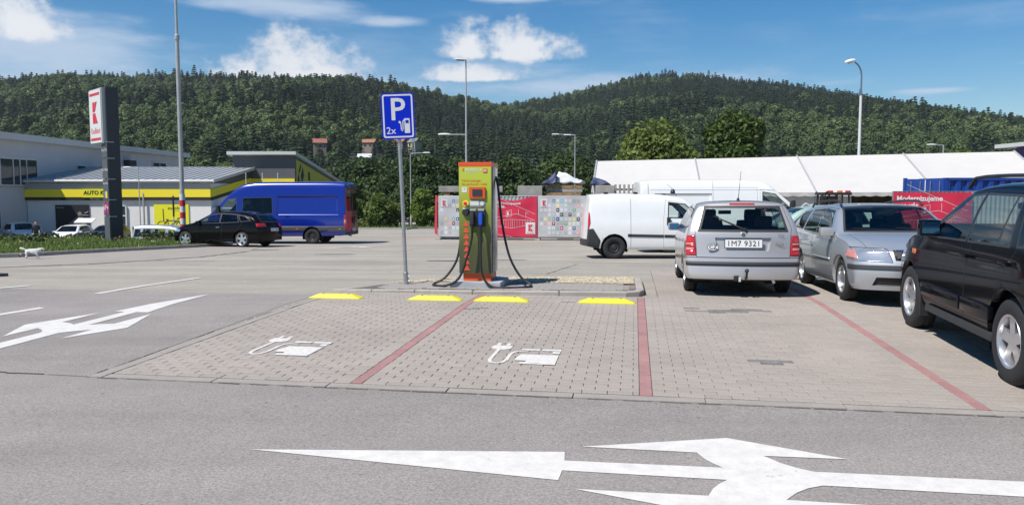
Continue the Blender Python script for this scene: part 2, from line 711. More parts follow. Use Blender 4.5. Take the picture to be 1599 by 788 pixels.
def blob(p, q, w, seed):
    """soft-edged long patch"""
    rg = random.Random(seed)
    p, q = Vector(p), Vector(q)
    c, d = (p + q) / 2, (q - p) / 2
    n = Vector((-d.y, d.x)).normalized() * w / 2
    return [tuple(c + d * math.cos(a) * rg.uniform(.9, 1.1) + n * math.sin(a) * rg.uniform(.7, 1.3)) for a in [2 * math.pi * k / 26 for k in range(26)]]


sheet('joint', wobble(uv(-4.6, -0.145), uv(12, -0.145), 0.009, 60, 0.003, 1) + wobble(uv(-9.5, 0.0), uv(-4.7, -0.13), 0.014, 12, 0.02, 2)
      + wobble(uv(-4.715, 0.0), uv(-4.715, 5.3), 0.013, 24, 0.006, 3)
      + [strip(uv(a, -0.13), uv(a + 0.03, -0.02), 0.02) for a in (-3.13, -1.6, -0.0, 1.05)], 0.009, M_CRACK)

# --- turning arrows, all one shape: straight shaft, two hooked arms
A_UP = [(1.93, 0.235), (1.94, 0.082), (2.856, 0.096), (2.807, 0.159), (2.765, 0.234), (2.73, 0.34), (2.03, 0.349), (2.946, 0.655), (3.618, 0.349), (3.124, 0.337), (3.20, 0.227), (3.272, 0.157), (3.361, 0.105), (5.0, 0.12)]
ARROW = [(0, 0)] + A_UP + [(x, -y) for x, y in reversed(A_UP)]


def arrow_at(tip, direc, scale=1.0, parts=ARROW):
    d = Vector(direc).normalized()
    n = Vector((-d.y, d.x))
    return [(tip[0] + (d.x * a + n.x * b) * scale, tip[1] + (d.y * a + n.y * b) * scale) for a, b in parts]


def lane_arrow(label, tip, direc, m, scale=1.0):
    o = sheet('lane_arrow', [arrow_at(tip, direc, scale)], 0.008, m, kind=None)
    return tag(o, label, 'road marking', 'painted lane arrows')


lane_arrow('large white three-way lane arrow painted on the grey asphalt in front of the bays', (-1.62, 4.68), (0.9894, -0.1452), M_PAINT)
lane_arrow('white three-way lane arrow painted on the asphalt beside the paved charging bays', (-4.61, 11.77), (-0.15, -0.99), M_PAINT)
lane_arrow('small white lane arrow painted on the far asphalt beside the blue van', (-7.6, 28.0), (0.55, 0.83), M_PAINT, 0.95)


def line_mark(label, p, q, w, m, cat='road marking'):
    o = sheet('lane_line', [strip(p, q, w)], 0.008, m, kind=None)
    return tag(o, label, cat, 'painted lane lines')


line_mark('white lane dash pointing past the tip of the left arrow', (-6.38, 11.80), (-5.95, 14.67), 0.12, M_PAINT)
line_mark('short white lane dash at the asphalt seam left of the arrows', (-8.6, 12.3), (-8.15, 13.0), 0.14, M_PAINT)
line_mark('white lane dash on the grey asphalt left of the three-way arrow', (-6.75, 8.9), (-6.25, 10.2), 0.12, M_PAINT)
line_mark('thin faded line across the pale asphalt towards the grass island', (-10.8, 20.2), (-7.9, 20.5), 0.09, M_PAINT_OLD)
line_mark('thin faded line across the pale asphalt before the blue van', (-6.4, 20.2), (-3.2, 20.1), 0.09, M_PAINT_OLD)
line_mark('short faded line slanting behind the parking sign', (-3.9, 25.6), (-3.55, 29.0), 0.10, M_PAINT_OLD)
line_mark('white line on the asphalt in front of the small white van', (2.0, 19.9), (5.6, 19.2), 0.14, M_PAINT)
line_mark('thinner white line beside the line in front of the small white van', (2.6, 18.9), (5.6, 18.3), 0.07, M_PAINT_OLD)

# tar repairs and old oil on the pale asphalt
sheet('tar_patch', [blob((-11.0, 26.5), (-8.3, 27.4), 0.6, 5), blob((-6.2, 24.0), (-4.9, 24.1), 0.35, 7), blob((-2.3, 20.4), (-0.9, 20.5), 0.4, 8), blob((-0.7, 20.9), (0.4, 20.8), 0.2, 12)]
      + wobble((-10.6, 23.2), (-6.4, 24.4), 0.05, 30, 0.02, 6) + wobble((-2.6, 17.9), (1.5, 17.5), 0.03, 30, 0.012, 9) + wobble((0.7, 15.7), (1.6, 18.9), 0.028, 30, 0.012, 10)
      + wobble((-8.3, 19.0), (-2.5, 16.3), 0.02, 40, 0.015, 11), 0.006, M_TAR)
# worn seam across the road, foreground scuffs


# ------------------------------------------------------------ paved bays
M_PAVE = mat('paver_concrete', (0.318, 0.279, 0.243), 0.85, var=0.11, vscale=0.55, bump=0.25, bscale=70, speck=0.10)
M_PAVE_RED = mat('paver_red', (0.325, 0.175, 0.165), 0.85, var=0.14, vscale=2, bump=0.25, bscale=70, speck=0.10)
M_PAVE_STAIN = mat('paver_oil_stained', (0.17, 0.160, 0.152), 0.8, var=0.3, vscale=6, bump=0.25, bscale=70)
M_JOINT = mat('joint_sand', (0.165, 0.145, 0.125), 0.95, var=0.75, vscale=1.1, detail=6)
paving = sheet('paving', [[uv(-4.56, -0.01), uv(9.46, -0.01), uv(9.46, 11.11), uv(0.24, 11.11), uv(0.24, 5.41), uv(-4.56, 5.41)]], 0.0065, M_JOINT)


def paver_mesh(name, L_, W_, m):
    """one block with chamfered top edges, 4 mm joints all round"""
    a, b_, c = L_ / 2 - 0.002, W_ / 2 - 0.002, 0.004
    v = [(-a, -b_, 0.002), (a, -b_, 0.002), (a, b_, 0.002), (-a, b_, 0.002), (-a, -b_, 0.009), (a, -b_, 0.009), (a, b_, 0.009), (-a, b_, 0.009),
         (-a + c, -b_ + c, 0.013), (a - c, -b_ + c, 0.013), (a - c, b_ - c, 0.013), (-a + c, b_ - c, 0.013)]
    f = [(8, 9, 10, 11)]
    for k in range(4):
        f += [(k, (k + 1) % 4, 4 + (k + 1) % 4, 4 + k), (4 + k, 4 + (k + 1) % 4, 8 + (k + 1) % 4, 8 + k)]
    me = bpy.data.meshes.new(name)
    me.from_pydata(v, [], f)
    if m:
        me.materials.append(m)
    return me, v, f


def lay_pavers():
    rg = random.Random(11)
    LINES = [-2.35, 0.0, 2.42, 4.85, 7.3]
    blocks = []                                  # (u, v, length, width, turned, kind)
    spans = []
    prev = -4.55
    for u in LINES:
        spans.append((prev, u - 0.05))
        prev = u + 0.05
    spans.append((prev, 9.45))
    stains = [(1.12, 1.33, 0.34, 0.13), (1.0, 4.2, 0.75, 0.2), (-2.2, 3.9, 0.3, 0.05), (4.4, 2.2, 0.5, 0.15), (-1.0, 4.6, 0.25, 0.1)]
    for (v0, v1, umin) in ((0.0, 5.4, -9), (5.4, 11.1, 0.25)):
        n = int((v1 - v0) / 0.1)
        for i in range(n):
            v = v0 + (i + 0.5) * 0.1
            for a, b_ in spans:
                if b_ < umin:
                    continue
                a2 = max(a, umin)
                x = a2
                first = i % 2 == 1
                while x < b_ - 0.03:
                    ln = 0.1 if first else 0.2
                    first = False
                    ln = min(ln, b_ - x)
                    if b_ - x - ln < 0.05:
                        ln = b_ - x
                    uc = x + ln / 2
                    st = any(((uc - s[0]) / s[2]) ** 2 + ((v - s[1]) / s[3]) ** 2 < rg.uniform(0.05, 1.2) for s in stains)
                    blocks.append((uc, v, ln, 0.1, 0, 2 if st else 0))
                    x += ln
        for u in LINES:
            if u < umin or (v0 > 5 and u > 2.5):
                continue
            for k in range(int((v1 - v0) / 0.2)):
                blocks.append((u, v0 + 0.1 + k * 0.2, 0.2, 0.1, 1, 1))
    mats_ = [M_PAVE, M_PAVE_RED, M_PAVE_STAIN]

    def place(bk):
        x, y = uv(bk[0], bk[1])
        return x, y, gz(y) + 0.0045
    # the ones that show largest: nearest in view
    def size(bk):
        x, y, _ = place(bk)
        return y + (50 if abs(x) > 0.66 * y else 0)
    order = sorted(range(len(blocks)), key=lambda i: size(blocks[i]))
    near = [i for i in order if blocks[i][2] > 0.15][:296]
    nearset = set(near)
    cache = {}
    for i in near:
        u, v, ln, w, turned, kd = blocks[i]
        key = (round(ln, 3), kd)
        if key not in cache:
            cache[key] = paver_mesh('paver', ln, w, mats_[kd])[0]
        o = bpy.data.objects.new('paver', cache[key])
        COL.objects.link(o)
        o.parent = paving
        x, y, z = place(blocks[i])
        o.location = (x, y, z + rg.uniform(-0.0012, 0.0015))
        o.rotation_euler = (rg.uniform(-.006, .006), rg.uniform(-.004, .004), -R(9) + (math.pi / 2 if turned else 0))
    V, F, MI = [], [], []
    for i, bk in enumerate(blocks):
        if i in nearset:
            continue
        u, v, ln, w, turned, kd = bk
        x, y, z = place(bk)
        a = -R(9) + (math.pi / 2 if turned else 0)
        ca, sa = math.cos(a), math.sin(a)
        z += rg.uniform(-0.0012, 0.0015)
        _, pv, pf = None, None, None
        A, B, c = ln / 2 - 0.002, w / 2 - 0.002, 0.004
        pv = [(-A, -B, 0.002), (A, -B, 0.002), (A, B, 0.002), (-A, B, 0.002), (-A, -B, 0.009), (A, -B, 0.009), (A, B, 0.009), (-A, B, 0.009),
              (-A + c, -B + c, 0.013), (A - c, -B + c, 0.013), (A - c, B - c, 0.013), (-A + c, B - c, 0.013)]
        o = len(V)
        V += [(x + p[0] * ca - p[1] * sa, y + p[0] * sa + p[1] * ca, z + p[2]) for p in pv]
        F.append((o + 8, o + 9, o + 10, o + 11))
        MI.append(kd)
        for k in range(4):
            F.append((o + k, o + (k + 1) % 4, o + 4 + (k + 1) % 4, o + 4 + k))
            F.append((o + 4 + k, o + 4 + (k + 1) % 4, o + 8 + (k + 1) % 4, o + 8 + k))
            MI += [kd, kd]
    me = bpy.data.meshes.new('paver_field')
    me.from_pydata(V, [], F)
    me.polygons.foreach_set('material_index', MI)
    o = link_mesh('paver_field', me, paving, mats_)
    o['kind'] = 'stuff'


lay_pavers()


# block colour differs a little from block to block
def vary_by_object(m, amt):
    nt = m.node_tree
    N, L = nt.nodes, nt.links
    b = N['Principled BSDF']
    src = b.inputs['Base Color'].links[0].from_socket
    geo = N.new('ShaderNodeNewGeometry')
    oi = N.new('ShaderNodeObjectInfo')
    ad = N.new('ShaderNodeMath')
    ad.operation = 'ADD'
    L.new(geo.outputs['Random Per Island'], ad.inputs[0])
    L.new(oi.outputs['Random'], ad.inputs[1])
    fr = N.new('ShaderNodeMath')
    fr.operation = 'FRACT'
    L.new(ad.outputs[0], fr.inputs[0])
    mr = N.new('ShaderNodeMapRange')
    mr.inputs[3].default_value = 1 - amt
    mr.inputs[4].default_value = 1 + amt
    L.new(fr.outputs[0], mr.inputs[0])
    vm = N.new('ShaderNodeVectorMath')
    vm.operation = 'SCALE'
    L.new(src, vm.inputs[0])
    L.new(mr.outputs[0], vm.inputs['Scale'])
    L.new(vm.outputs[0], b.inputs['Base Color'])


vary_by_object(M_PAVE, 0.055)
vary_by_object(M_PAVE_RED, 0.06)


M_EDGE = mat('edging_concrete', (0.300, 0.272, 0.243), 0.85, var=0.16, vscale=2.5, bump=0.2, bscale=60, speck=0.08)
# flush concrete edging round the paved bays
def edging(p, q, w, n):
    p, q = Vector(p), Vector(q)
    d = (q - p)
    ln = d.length / n
    me = None
    for k in range(n):
        c = p + d * ((k + 0.5) / n)
        if me is None:
            me = MB().bbox((0, 0, 0), (ln - 0.008, w - 0.006, 0.06), 0.004).mesh('edging_stone')
            me.materials.append(M_EDGE)
        o = bpy.data.objects.new('edging_stone', me)
        COL.objects.link(o)
        o.parent = paving
        o.location = (c.x, c.y, gz(c.y) - 0.016 + 0.001 * (k % 3))
        o.rotation_euler = (0, -math.atan2(gz(c.y + 0.3) - gz(c.y - 0.3), 0.6) * abs(d.normalized().y), math.atan2(d.y, d.x))


edging(uv(-4.56, -0.075), uv(9.44, -0.075), 0.12, 14)
edging(uv(-4.625, -0.13), uv(-4.625, 5.40), 0.12, 6)


# --- painted charging symbols
def ev_symbol(du, label):
    def q(pts):
        return [uv(u + du, v) for u, v in pts]
    polys = [q([(-1.50, 1.50), (-1.46, 1.44), (-1.36, 1.44), (-1.30, 1.50), (-1.30, 1.63), (-1.50, 1.63)]),
             q([(-1.47, 1.635), (-1.43, 1.635), (-1.43, 1.75), (-1.47, 1.75)]), q([(-1.37, 1.635), (-1.33, 1.635), (-1.33, 1.75), (-1.37, 1.75)])]
    path = [(-1.415, 1.437), (-1.42, 1.0), (-1.40, 0.90), (-1.34, 0.865), (-1.29, 0.90), (-1.265, 1.0), (-1.265, 1.25), (-1.25, 1.33), (-1.215, 1.37), (-1.12, 1.37)]
    for a, b_ in zip(path, path[1:]):
        d = (Vector(b_) - Vector(a)).normalized() * 0.012
        polys.append(q(strip(Vector(a) - d, Vector(b_) + d, 0.034)))
    polys += [q([(-1.19, 1.43), (-1.005, 1.43), (-1.005, 1.50), (-1.19, 1.50)]), q([(-0.985, 1.43), (-0.795, 1.43), (-0.795, 1.50), (-0.985, 1.50)]),
              q([(-0.87, 1.31), (-0.80, 1.31), (-0.80, 1.41), (-0.87, 1.41)]),
              q([(-1.16, 1.25), (-0.80, 1.25), (-0.80, 0.86), (-1.13, 0.86), (-1.13, 0.93), (-1.08, 0.93), (-1.08, 0.99), (-1.19, 0.99), (-1.19, 1.10)])]
    bits = []
    for k, p in enumerate(polys):
        bits.append(p)
    o = sheet('charging_symbol', bits, 0.0205, M_PAINT_BAY, kind=None)
    for i, v in enumerate(o.data.vertices):
        pass
    return tag(o, label, 'road marking', 'painted charging symbols')


M_PAINT_BAY = mat('bay_paint', (0.60, 0.575, 0.54), 0.7, var=0.16, vscale=22, speck=0.12, detail=8)
wear(M_PAINT_BAY, 0.58, (0.31, 0.275, 0.24))
# shift so that overlapping strokes of one symbol never share a plane
def lift_islands(o, step):
    bm = bmesh.new()
    bm.from_mesh(o.data)
    seen, n = set(), 0
    for v in bm.verts:
        if v in seen:
            continue
        st, n = [v], n + 1
        while st:
            w = st.pop()
            if w in seen:
                continue
            seen.add(w)
            w.co.z += step * n
            st += [e.other_vert(w) for e in w.link_edges]
    bm.to_mesh(o.data)
    bm.free()


for du, lab in ((0, 'white plug and pump symbol painted on the bay in front of the charger'), (-2.36, 'white plug and pump symbol painted on the bay beside the asphalt lane')):
    lift_islands(ev_symbol(du, lab), 0.0002)

# ------------------------------------------------------------ kerbed island with gravel
isl = thing('kerbed_island', 'low kerbed island with beige gravel under the green charger', 'traffic island')
G0 = 0.105


def drape(poly, z0, z1, name, m, parent, **k):
    o = sheet(name, [poly], z0, m, kind=None, parent=parent, thick=z1 - z0)
    return o


isl_front = [(-2.90, 12.30), (-2.2, 12.00), (-1.5, 11.78), (-0.6, 11.56), (0.7, 11.43), (1.70, 11.36), (1.90, 11.43), (2.0, 11.62)]
isl_back = [(2.30, 13.72), (1.2, 13.92), (-0.5, 13.92), (-1.7, 13.55), (-2.40, 12.88)]
outer = isl_front + isl_back


def inset(poly, d):
    n = len(poly)
    out = []
    ar = sum(poly[i][0] * poly[(i + 1) % n][1] - poly[(i + 1) % n][0] * poly[i][1] for i in range(n))
    s = 1 if ar > 0 else -1
    for i in range(n):
        a, b_, c = Vector(poly[i - 1]), Vector(poly[i]), Vector(poly[(i + 1) % n])
        n1 = Vector((-(b_ - a).y, (b_ - a).x)).normalized() * s
        n2 = Vector((-(c - b_).y, (c - b_).x)).normalized() * s
        nn = (n1 + n2)
        nn = nn / max(nn.length_squared / 2, 0.3)
        out.append(tuple(b_ + nn * d))
    return out


inner = inset(outer, 0.12)
n_o = len(outer)
kerb_h = [0.02, 0.045, 0.065, 0.075, 0.08, 0.08, 0.085, 0.09, 0.09, 0.09, 0.08, 0.05, 0.02]
# one kerb stone per run of the outline (the joints between stones show)
for i in range(n_o):
    j = (i + 1) % n_o
    A, B, C, D = Vector(outer[i]), Vector(outer[j]), Vector(inner[j]), Vector(inner[i])
    ln = (B - A).length
    k = max(1, round(ln / 1.0))
    for s in range(k):
        g = 0.006 / max(ln, 0.01)
        t0, t1 = s / k + g, (s + 1) / k - g
        vs = []
        for (P_, Q_), t in (((A, B), t0), ((A, B), t1), ((D, C), t1), ((D, C), t0)):
            vs.append(P_.lerp(Q_, t))
        h0 = kerb_h[i] + (kerb_h[j] - kerb_h[i]) * t0
        h1 = kerb_h[i] + (kerb_h[j] - kerb_h[i]) * t1
        hs = [h0, h1, h1, h0]
        top, edge = [], []
        verts = [(p.x, p.y, gz(p.y) - 0.03) for p in vs] + [(p.x, p.y, gz(p.y) + h - 0.012) for p, h in zip(vs, hs)]
        cc = sum(vs, Vector((0, 0))) / 4
        verts += [(p.x + (cc.x - p.x) * 0.02 + (vs[3 - q] - p).x * 0.12, p.y + (cc.y - p.y) * 0.02 + (vs[3 - q] - p).y * 0.12, gz(p.y) + h) for q, (p, h) in enumerate(zip(vs, hs))]
        f = [(8, 9, 10, 11)]
        for q in range(4):
            f += [(q, (q + 1) % 4, 4 + (q + 1) % 4, 4 + q), (4 + q, 4 + (q + 1) % 4, 8 + (q + 1) % 4, 8 + q)]
        MB().add(verts, f).build('kerb_stone', M_KERB, isl)
in2 = inset(outer, 0.125)


def isl_sheet(name, poly, dz, m):
    o = sheet(name, [poly], 0.0, m, kind=None, parent=isl)
    for v in o.data.vertices:
        # follows the kerb, lower towards the pointed end
        t = min(1, max(0, (v.co.x + 2.9) / 1.8))
        v.co.z += 0.02 + 0.065 * t + dz
    return o


M_SLAB = mat('island_paving', (0.295, 0.268, 0.242), 0.85, var=0.12, vscale=3, bump=0.2, bscale=60)
M_GRAVEL = mat('gravel_bed', (0.34, 0.29, 0.21), 0.95, var=0.25, vscale=30)
isl_sheet('bed', in2, -0.012, M_JOINT)
# strip of paving blocks along the front of the island
rgi = random.Random(3)
blkm = {}
for row in range(-4, 14):
    for c in range(-17, 24):
        u = -0.6 + c * 0.2 + (row % 2) * 0.1
        x, y = -0.62 + u * CB + row * 0.1 * SB, 11.80 - u * SB + row * 0.1 * CB
        fy = np.interp(x, [-2.2, -1.5, -0.6, 0.7, 1.7], [12.2, 11.95, 11.74, 11.61, 11.55])
        if x < -2.1 or x > 1.78 or y < fy or y > 12.72 - 0.13 * x:
            continue
        if 'b' not in blkm:
            blkm['b'] = paver_mesh('block', 0.2, 0.1, M_SLAB)[0]
        o = bpy.data.objects.new('paving_block', blkm['b'])
        COL.objects.link(o)
        o.parent = isl
        t = min(1, max(0, (x + 2.9) / 1.8))
        o.location = (x, y, gz(y) + 0.009 + 0.065 * t + rgi.uniform(-.002, .002))
        o.rotation_euler = (0, 0, -R(9))
# gravel behind it
gv = []
gpoly = [(-2.08, 13.0), (-1.4, 12.88), (0.3, 12.66), (1.98, 12.44), (2.12, 13.58), (1.2, 13.76), (-0.5, 13.76), (-1.6, 13.40)]
isl_sheet('gravel_bed', gpoly, 0.006, M_GRAVEL)


def in_poly(x, y, poly):
    c = False
    j = len(poly) - 1
    for i in range(len(poly)):
        if (poly[i][1] > y) != (poly[j][1] > y) and x < (poly[j][0] - poly[i][0]) * (y - poly[i][1]) / (poly[j][1] - poly[i][1]) + poly[i][0]:
            c = not c
        j = i
    return c


V, F = [], []
ico = [(0, 0, 1), (0.9, 0, 0.3), (0.28, 0.85, 0.3), (-0.72, 0.53, 0.3), (-0.72, -0.53, 0.3), (0.28, -0.85, 0.3)]
while len(F) < 4200 * 5:
    x, y = rgi.uniform(-2.3, 2.4), rgi.uniform(12.3, 13.9)
    if not in_poly(x, y, gpoly):
        continue
    t = min(1, max(0, (x + 2.9) / 1.8))
    z = gz(y) + 0.026 + 0.065 * t
    s = rgi.uniform(0.012, 0.028)
    a = rgi.uniform(0, 6.28)
    o = len(V)
    for p in ico:
        V.append((x + s * (p[0] * math.cos(a) - p[1] * math.sin(a)), y + s * (p[0] * math.sin(a) + p[1] * math.cos(a)) * rgi.uniform(.7, 1.1), z + s * p[2] * 0.7))
    F += [(o, o + 1 + k, o + 1 + (k + 1) % 5) for k in range(5)]
me = bpy.data.meshes.new('gravel')
me.from_pydata(V, [], F)
M_PEBBLE = mat('pebble', (0.42, 0.355, 0.255), 0.9, var=0.2, vscale=8)
vary_by_object(M_PEBBLE, 0.35)
tag(link_mesh('gravel', me, isl, M_PEBBLE), kind='stuff')

# ------------------------------------------------------------ grass island with kerb and walk, left
M_TURF = mat('turf', (0.075, 0.115, 0.03), 0.95, var=0.3, vscale=1.2)
gkerb = [(-40, 18.6), (-20.0, 19.6), (-15.5, 20.9), (-14.2, 22.2), (-13.9, 24.0), (-13.3, 26.2), (-12.5, 28.6), (-11.9, 31.0), (-12.0, 33.0), (-13.2, 34.6)]
grass_poly = gkerb + [(-19, 37.6), (-40, 37.0)]
sheet('verge', [grass_poly], 0.06, M_TURF)
walk_poly = gkerb + [(-11.4, 34.2), (-9.9, 30.5), (-8.9, 26.0), (-9.0, 22.2), (-10.4, 18.9), (-12.2, 17.3), (-20, 15.7), (-40, 14.6)]
sheet('pavement', [walk_poly], 0.008, M_WALK)


def kerb_line(pts, w, h, name, step=1.0, parent=None, m=M_KERB):
    """kerb stones laid along a line, one object each"""
    P_ = [Vector(p) for p in pts]
    run = []
    for a, b_ in zip(P_, P_[1:]):
        n = max(1, round((b_ - a).length / step))
        run += [a.lerp(b_, k / n) for k in range(n)]
    run.append(P_[-1])
    for a, b_ in zip(run, run[1:]):
        d = (b_ - a)
        ln = d.length
        c = (a + b_) / 2
        o = MB().bbox((0, 0, 0), (ln - 0.012, w, h), 0.012).build(name, m, parent)
        o.location = (c.x, c.y, gz(c.y) + h / 2 - 0.03)
        o.rotation_euler = (0, -math.atan2(gz(b_.y) - gz(a.y), ln), math.atan2(d.y, d.x))


vk = thing('kerb', 'long concrete kerb along the grass island by the pylon', 'kerb')
kerb_line(gkerb[1:], 0.14, 0.15, 'kerb_stone', 1.0, vk)
sheet('joint', wobble((-20, 15.72), (-12.2, 17.32), 0.05, 14, 0.02, 21) + wobble((-12.2, 17.3), (-10.4, 18.9), 0.06, 5, 0.02, 22) + wobble((-10.4, 18.9), (-9.0, 22.2), 0.05, 7, 0.02, 23) + wobble((-9.0, 22.2), (-8.9, 26.0), 0.05, 5, 0.02, 24), 0.012, M_TAR)


def blades(name, poly, n, h, seed, m, dz=0.06, parent=None):
    rg = np.random.default_rng(seed)
    xs = [p[0] for p in poly]
    ys = [p[1] for p in poly]
    P_ = []
    while len(P_) < n:
        x, y = rg.uniform(min(xs), max(xs)), rg.uniform(min(ys), max(ys))
        if in_poly(x, y, poly):
            P_.append((x, y))
    P_ = np.array(P_)
    clump = 0.6 + 0.6 * (np.sin(P_[:, 0] * 1.7 + 1.3 * np.sin(P_[:, 1] * 0.9)) * np.sin(P_[:, 1] * 2.1 + P_[:, 0] * 0.4) > 0.1)
    z = np.interp(P_[:, 1], KY, KZ) + dz
    hh = h * rg.uniform(0.4, 1.3, n) * clump
    a = rg.uniform(0, np.pi, n)
    w = rg.uniform(0.012, 0.03, n)
    base = np.column_stack([P_, z])
    t = np.column_stack([np.cos(a), np.sin(a), np.zeros(n)]) * w[:, None]
    lean = np.column_stack([rg.normal(0, .25, n) * hh, rg.normal(0, .25, n) * hh, hh])
    v = np.stack([base - t, base + t, base + lean], 1).reshape(-1, 3)
    o = link_mesh(name, np_mesh(name, v, np.arange(3 * n).reshape(n, 3)), parent, m)
    o['kind'] = 'stuff'
    return o


M_GRASS = foliage_mat('grass_blades', (0.095, 0.15, 0.035), (0.24, 0.30, 0.085), 0.35)
tag(blades('grass', [(-26, 19.6), (-20.0, 19.8), (-15.6, 21.1), (-14.3, 22.3), (-14.0, 24.0), (-13.4, 26.2), (-12.6, 28.6), (-12.0, 31.0), (-12.1, 33.0), (-13.3, 34.5), (-19, 37.4), (-30, 37)], 42000, 0.17, 2, M_GRASS), 'green grass growing over the kerbed island round the pylon', 'grass')
M_FLOWER = mat('dry_flower_heads', (0.62, 0.55, 0.25), 0.9, var=0.3, vscale=2)
M_POPPY = mat('red_flower_heads', (0.6, 0.09, 0.03), 0.9)
rgn = np.random.default_rng(9)


def flower_heads(name, n, poly, size, m, label, seed):
    rg = np.random.default_rng(seed)
    pts = []
    while len(pts) < n:
        x, y = rg.uniform(-28, -12), rg.uniform(19.5, 37.5)
        if in_poly(x, y, poly):
            pts.append((x, y, gz(y) + 0.06 + rg.uniform(0.12, 0.28), size, size, size * 0.7))
    v, f = leaf_cloud(rg, pts, n * 5, size * 0.6)
    o = link_mesh(name, np_mesh(name, v, f), None, m)
    tag(o, label, 'flowers', kind='stuff')


flower_heads('wild_flowers', 260, grass_poly, 0.035, M_FLOWER, 'small pale yellow flower heads scattered in the grass', 4)
flower_heads('poppies', 16, [(-17.5, 33.5), (-13, 32), (-12.5, 34), (-16, 36)], 0.06, M_POPPY, 'red flowers in the grass beside the striped mast', 5)

# far verge behind the blue van
verge2 = [(-15.5, 55.2), (-7.5, 54.6), (-7.2, 58.0), (-3, 60), (-3, 74), (-15.5, 74)]
sheet('verge', [verge2], 0.05, M_TURF)
tag(blades('grass', verge2, 9000, 0.22, 7, M_GRASS), 'strip of grass behind the blue van in front of bushes', 'grass')
k2 = thing('kerb', 'far concrete kerb edging the grass strip behind the blue van', 'kerb')
kerb_line([(-15.5, 55.1), (-7.5, 54.5), (-7.15, 58.0), (-3, 59.9)], 0.15, 0.16, 'kerb_stone', 1.6, k2)

# ============================================================ HILLS AND WOODS
def crest_fn(pts, yc, th):
    xs = [(p[0] - 799.5) / 1208 * yc for p in pts]
    zs = [1.6 + (298 - p[1]) / 1208 * yc - th for p in pts]
    return lambda x: np.interp(x, xs, zs)


HILLS = [  # (foot y, crest y, crest height over x)
    (165, 650, crest_fn([(-900, 190), (-400, 150), (-100, 138), (0, 130), (60, 124), (135, 117), (200, 119), (340, 117), (460, 122), (560, 124), (620, 133), (700, 147), (760, 158), (830, 172), (900, 195), (1000, 225), (1200, 262), (1500, 280), (2600, 290)], 650, 9)),
    (230, 820, crest_fn([(300, 290), (600, 215), (700, 185), (800, 163), (850, 154), (900, 143), (940, 133), (985, 121), (1040, 118), (1085, 118), (1130, 126), (1200, 131), (1260, 142), (1330, 156), (1400, 168), (1460, 182), (1540, 205), (1700, 235), (2200, 270)], 820, 9.5)),
    (600, 1350, crest_fn([(900, 290), (1150, 220), (1300, 182), (1400, 176), (1480, 176), (1560, 179), (1650, 184), (1900, 190), (2600, 230)], 1350, 13)),
]


def hill_z(x, y):
    x, y = np.asarray(x, float), np.asarray(y, float)
    z = np.full(np.broadcast(x, y).shape, -3.0)
    for y0, yc, fn in HILLS:
        t = np.clip((y - y0) / (yc - y0), 0, None)
        up = np.where(t < 1, t ** 1.12, np.clip(1 - (t - 1) * 1.4, 0, 1))
        h = -3 + (fn(x) + 3) * up
        z = np.maximum(z, h)
    z = z + np.where(y > 200, (np.sin(x * 0.021 + 1.3 * np.sin(y * 0.013)) * np.sin(y * 0.017 + 0.8) * 9.0 + np.sin(x * 0.05 + y * 0.03) * 3.0 + np.sin(x * 0.033 - 1.0) * 5.0) * np.clip((y - 200) / 200, 0, 1) * np.clip((640 - y) / 150, 0, 1), 0)
    return z


gx = np.arange(-1250, 1500, 16.0)
gy = np.concatenate([np.arange(150, 860, 14.0), np.arange(860, 1700, 40.0)])
GX, GY = np.meshgrid(gx, gy)
GZ = hill_z(GX, GY)
nv = len(gx)
v = np.column_stack([GX.ravel(), GY.ravel(), GZ.ravel()])
ii = np.arange(len(gx) - 1)
f = np.concatenate([np.column_stack([r * nv + ii, r * nv + ii + 1, (r + 1) * nv + ii + 1, (r + 1) * nv + ii]) for r in range(len(gy) - 1)])
M_HILL = mat('forest_floor', (0.018, 0.030, 0.010), 0.95, var=0.3, vscale=0.03)
tag(link_mesh('hill', np_mesh('hill', v, f), None, M_HILL, True), kind='structure')

F_CON = foliage_mat('conifer_needles', (0.018, 0.036, 0.020), (0.062, 0.095, 0.048), 0.12, 0.55, (0.060, 0.095, 0.034))
F_DEC = foliage_mat('broadleaf_far', (0.032, 0.060, 0.018), (0.105, 0.155, 0.050), 0.22, 0.75, (0.145, 0.195, 0.070))
F_MID = foliage_mat('broadleaf_mid', (0.018, 0.038, 0.010), (0.070, 0.110, 0.028), 0.22, 0.5, (0.085, 0.12, 0.032))
M_BARK = mat('bark', (0.07, 0.055, 0.04), 0.9, var=0.3, vscale=4)

PROTO = bpy.data.collections.new('tree_kinds')


def proto(name, v, f, m, trunk_h, trunk_r):
    v2, f2 = [], []
    mb = MB().tube([(0, 0, -1.0), (0, 0, trunk_h)], [trunk_r, trunk_r * 0.4], 5)
    tv = np.array(mb.v)
    tf = [q for q in mb.f if len(q) == 4]
    vv = np.vstack([v, tv])
    ff = np.vstack([f, np.array(tf) + len(v)])
    me = np_mesh(name, vv, ff)
    me.materials.append(m)
    me.materials.append(M_BARK)
    mi = np.zeros(len(ff), np.int32)
    mi[len(f):] = 1
    me.polygons.foreach_set('material_index', mi)
    o = bpy.data.objects.new(name, me)
    return o


